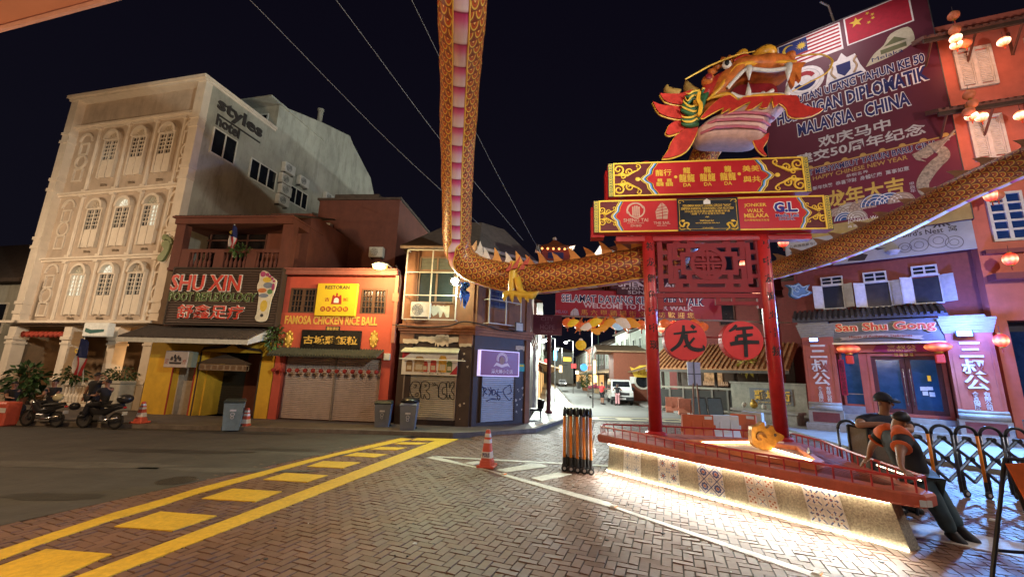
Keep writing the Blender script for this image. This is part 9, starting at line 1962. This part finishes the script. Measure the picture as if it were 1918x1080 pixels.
for k in (-1,1):
    m=MB();xx=k*.43;m.loft([[(xx-.4,-.3,.1),(xx+.4,-.3,.1),(xx+.4,-.27,.1),(xx-.4,-.27,.1)],[(xx-.36,0,1.15),(xx+.36,0,1.15),(xx+.36,.03,1.15),(xx-.36,.03,1.15)]]);b=m.build('board',M('board_slate',(.07,.12,.15),rough=.5),t)
    m=MB()
    for s_ in (-1,1): m.tube([(xx+s_*.41,-.32,.02),(xx+s_*.37,0,1.18)],.025,5);m.tube([(xx+s_*.37,0,1.18),(xx+s_*.37,.4,.02)],.02,5)
    m.tube([(xx-.37,0,1.18),(xx+.37,0,1.18)],.025,5);m.build('board_frame',bkp,b)
x,y=G(1246,763);m=MB();m.smooth=True;m.loft([[(.5*q*cos(2*pi*k/12),.3*q*sin(2*pi*k/12),z) for k in range(12)] for q,z in ((1,0),(.95,.2),(.6,.42),(.2,.5))]);o=one('tarp_bundle',m,M('bundle_orange',(.55,.14,.03)),'crumpled bright orange bundle lying by the left end of the pavilion fence','bundle',(0,0,0));o.location=(x,y,0)
x,y=G(1003,783,.14)
t=T('plastic_chair','black low chair standing on the pavement beside the corner shop','chair',(x,y,.14));OFF[t]=Vector((x,y,.14))
m=MB();m.bev(x-.35,x+.3,y-.3,y+.3,.50,.6,.03);m.build('seat',bkp,t);m=MB();m.loft([[(x+.1,y+.2,.6),(x+.32,y-.2,.6),(x+.36,y-.18,.6),(x+.14,y+.24,.6)],[(x+.1,y+.22,1.05),(x+.38,y-.2,1.0),(x+.42,y-.18,1.0),(x+.14,y+.26,1.05)]]);m.build('backrest',bkp,t)
for sx_ in (-.3,.26):
    for sy_ in (-.25,.25): m=MB();m.cyl((x+sx_,y+sy_,.14),(x+sx_*.9,y+sy_*.9,.5),.022,.022,6);m.build('leg',bkp,t)
src=None
for (u,v,lb) in ((944,888,'orange edged road stud on the white line near the cone'),(1150,949,'orange edged road stud on the white line beside the platform'),(1530,1075,'orange edged road stud at the near end of the white line'),(1860,975,'road stud on the white line at the right behind the guard')):
    x,y=G(u,v)
    if src is None:
        t=T('road_stud',lb,'road stud',(x,y,.009),R(40));OFF[t]=Vector((0,0,0));m=MB();m.loft([[(-.06,-.05,0),(.06,-.05,0),(.06,.05,0),(-.06,.05,0)],[(-.045,-.03,.022),(.045,-.03,.022),(.045,.03,.022),(-.045,.03,.022)]]);m.build('body',M('stud_white',(.5,.48,.42)),t);m=MB();m.box(-.04,.04,-.052,-.04,.004,.016);m.build('reflector',M('stud_orange',(.7,.2,.02),emit='ff8020',es=.3),t);src=t
    else: t=copy_tree(src);t.location=(x,y,.009);t['label']=lb
bodym=M('bike_black',(.02,.02,.022),rough=.3,coat=.4);bgrey=M('bike_grey',(.12,.12,.12),rough=.35,metal=.5)
def motorbike(loc,rz,label,box=False,shade=1.0):
    t=T('motorbike',label,'motorbike', loc, rz)
    for x in (-.62,.62):
        m=MB();rings=[];n=24
        for k in range(n+1): a=2*pi*k/n;rings.append([(x+(.25+.045*cos(b))*cos(a),.045*sin(b),.295+(.25+.045*cos(b))*sin(a)) for b in [2*pi*i/6 for i in range(6)]])
        m.loft(rings,cap=False);w=m.build('wheel',tyre,t);m=MB()
        for k in range(7): a=2*pi*k/7;m.tube([(x,0,.295),(x+.22*cos(a),0,.295+.22*sin(a))],.012,5)
        m.lathe([(.21,-.02),(.235,-.02),(.235,.02),(.21,.02)],(x,0,.295),24,'y');m.lathe([(.02,-.05),(.06,-.05),(.06,.05),(.02,.05)],(x,0,.295),12,'y');m.build('rim',bgrey,w)
    m=MB()
    for s_ in (-.07,.07): m.tube([(-.62,s_,.3),(-.48,s_,.72),(-.42,s_,.98)],.02,6)
    m.build('fork',bgrey,t);m=MB();m.tube([(-.42,-.33,1.02),(-.38,-.12,1.0),(-.36,0,.96),(-.38,.12,1.0),(-.42,.33,1.02)],.016,6);m.build('handlebar',blk_r,t)
    m=MB();m.smooth=True;m.loft([[(x,.0+hw*cos(a),z+hh*sin(a)) for a in [2*pi*i/10 for i in range(10)]] for x,z,hw,hh in ((-.55,.82,.03,.05),(-.45,.84,.13,.14),(-.3,.66,.14,.22),(-.1,.52,.12,.14),(.15,.58,.12,.14),(.45,.72,.12,.1),(.85,.8,.05,.05))]);m.build('body',bodym,t)
    m=MB();m.smooth=True;m.loft([[(x,hw*cos(a),z+hh*sin(a)) for a in [2*pi*i/10 for i in range(10)]] for x,z,hw,hh in ((-.12,.74,.06,.04),(.05,.79,.13,.06),(.4,.82,.13,.06),(.78,.87,.07,.05))]);m.build('saddle',blk_r,t)
    m=MB();m.sph((-.56,0,.88),(.07,.09,.08),10,8);m.build('headlight',M('lamp_glass'),t);m=MB();m.sph((.88,0,.76),(.04,.07,.04),8,6);m.build('tail_light',M('tail_red',(.4,.02,.02),rough=.2),t)
    m=MB();m.bev(-.2,.15,-.13,.13,.28,.5,.05);m.build('engine',bgrey,t);m=MB();m.smooth=True;m.tube([(.05,-.15,.3),(.4,-.17,.32),(.85,-.17,.42)],[.025,.045,.05],8);m.build('exhaust',chrome,t)
    m=MB();m.smooth=True;rings=[[(-.62+.31*cos(a),y,.295+.31*sin(a)) for y in (-.06,0,.06)] for a in [R(30+12*i) for i in range(10)]];m.loft(rings,cap=False,closed=False);m.build('mudguard',bodym,t,fix=False)
    for s_ in (-1,1): m=MB();m.tube([(-.38,s_*.2,1.0),(-.34,s_*.26,1.16)],.008,5);m.sph((-.34,s_*.27,1.2),(.02,.06,.04),8,6);m.build('mirror',blk_r,t)
    m=MB();m.box(.9,.92,-.09,.09,.5,.62);m.build('number_plate',M('plate_white'),t)
    if box: m=MB();m.smooth=True;m.sph((.82,0,1.06),(.27,.23,.17),14,8);m.build('top_box',M('box_black',(.025,.024,.024),rough=.3),t)
    return t
a,b=G(38,800),G(98,803);motorbike(((a[0]+b[0])/2-.25,14.62,0),R(-4),'dark motorbike parked at the left without a top box').scale=(.88,.88,.9)
motorbike((-13.75,14.55,0),R(-4),'black motorbike with a round top box under the seated person',True).scale=(.92,.92,.94)
m=MB();m.smooth=True;m.sph((0,0,.13),(.15,.13,.13),14,10);o=one('helmet',m,M('helmet_white',(.5,.46,.3),rough=.25),'pale crash helmet resting on the saddle of the left motorbike','helmet',(0,0,0));o.location=(a[0]*.4+b[0]*.6,14.62,.84)
m=MB();m.smooth=True;m.sph((0,0,.13),(.16,.14,.13),14,10);o=one('helmet',m,M('bike_black'),'black crash helmet held low by the standing person','helmet',(0,0,0));o.location=(-14.9,14.75,.55)
# ================================================================ lamps out of view: some inferred from their light, others added as fill
def unseen_lamp(loc,label,energy,col,h,aim=None,spot=None,size=.25,back=.8):
    x,y=loc;t=T('unseen_lamp',label,'street lamp',(x,y,0));OFF[t]=Vector((x,y,0))
    m=MB();m.tube([(x-back,y-.2,0),(x-back,y-.2,h+.1),(x-back*.4,y-.1,h+.3),(x,y,h+.15)],.06,8);m.build('pole',M('steel_dark'),t)
    m=MB();m.sph((x,y,h+.1),(.3,.3,.12),12,8);m.build('housing',M('lamp_grey'),t);m=MB();m.sph((x,y,h),(.2,.2,.07),12,6);m.build('bulb',M('unseen_bulb_'+label.split()[0],(1,.9,.7),emit=col,es=6),t)
    if aim: lamp('unseen_lamp_light',t,'SPOT',(x,y,h-.2),energy,col,size,spot=spot,aim=aim,blend=.7)
    else: lamp('unseen_lamp_light',t,'POINT',(x,y,h-.25),energy,col,size)
unseen_lamp((-13.5,3.5),'orange sodium street lamp standing left of the picture',2500,(1,.60,.28),9.0)
unseen_lamp((-24.5,13.5),'yellow street lamp near the left end of the hotel',1700,(1,.72,.46),7.5)
unseen_lamp((-2.5,-3.5),'warm fill lamp added on a pole behind the camera',620,(1,.52,.34),8.0)  # unseen lamp added for general fill
unseen_lamp((1.2,-1.0),'flood lamp on a pole behind the camera aimed at the arch',2600,(1,.86,.72),5.6,aim=(5.3,11,8.2),spot=62)
unseen_lamp((8.5,-1.5),'white fill lamp added on a pole to the right of the camera',950,(.78,.86,1),8.5)  # cool fill light, added out of view
unseen_lamp((17.5,4.5),'white street lamp of the square at the right outside the picture',2800,(1,.84,.74),8.5)
t=unseen_lamp((9.5,-2.5),'second white flood lamp added behind the camera to brighten the hotel side',17000,(.92,1,.88),8.8,aim=(-14,24,13.5),spot=52)  # added spot that lifts the grey side wall, no known source
t=T('canopy','salmon fabric canopy reaching into the upper left corner of the picture','canopy',(-5,1.5,0));OFF[t]=Vector((-5,1.5,0))
P=[PD(-260,128,4.2),PD(-30,66,4.2),PD(215,0,4.2),PD(420,-62,4.2)];B=[p+Vector((-.6,-2.4,1.0)) for p in P]
m=MB();m.loft([[tuple(p) for p in P],[tuple(p+Vector((0,0,.04))) for p in P],[tuple(p+Vector((0,0,.04))) for p in B],[tuple(p) for p in B]],cap=True,closed=False);m.build('fabric',M('canopy_salmon',(.50,.22,.13),rough=.8,var=.08,scale=2),t,fix=False)
m=MB();m.tube([tuple(p+Vector((0,0,.02))) for p in P],.03,6);m.build('hem',M('canopy_hem',(.55,.30,.2)),t)
q=B[0];m=MB();m.tube([(q.x,q.y,0),tuple(q)],.05,8);m.build('pole',M('steel_dark'),t)
m=MB();c=PD(-330,330,3.2);m.sph(tuple(c),(.09,.09,.1),10,8);m.build('bulb',M('added_canopy_bulb',(1,.7,.4),emit='ffb070',es=10),t);lamp('canopy_fill_light',t,'POINT',tuple(c-Vector((0,0,.15))),260,(1,.60,.32),.1)  # unseen bulb added to light the canopy from below
m=MB();m.tube([tuple(c+Vector((0,0,.1))),tuple(c+Vector((0,0,1.6)))],.01,5);m.build('cord',ink,t)
# ================================================================ repeats share a group
GR={'row_house':'row houses along the side street','traffic_cone':'traffic cones on the square','wheelie_bin':'wheelie bins along the kerb','water_barrier':'water filled plastic barriers','motorbike':'motorbikes parked by the hotel','fish_lantern':'fish lanterns under the welcome banner','cable':'overhead cables','side_street_lamp':'white lamps of the side street','lit_sign':'lit signs down the side street','round_sign':'round red character signs of the arch','window_cage':'window cages of the corner shop','gold_plaque':'gold plaques of the restaurant','road_stud':'road studs on the white line','unseen_lamp':'street lamps of the square','folding_barrier':'concertina barriers','blue_flood_lamp':'blue flood lamps of the red shop','helmet':'crash helmets'}
for o in COL.objects:
    b=o.name.split('.')[0]
    if o.parent is None and b in GR and not o.get('group'): o['group']=GR[b]
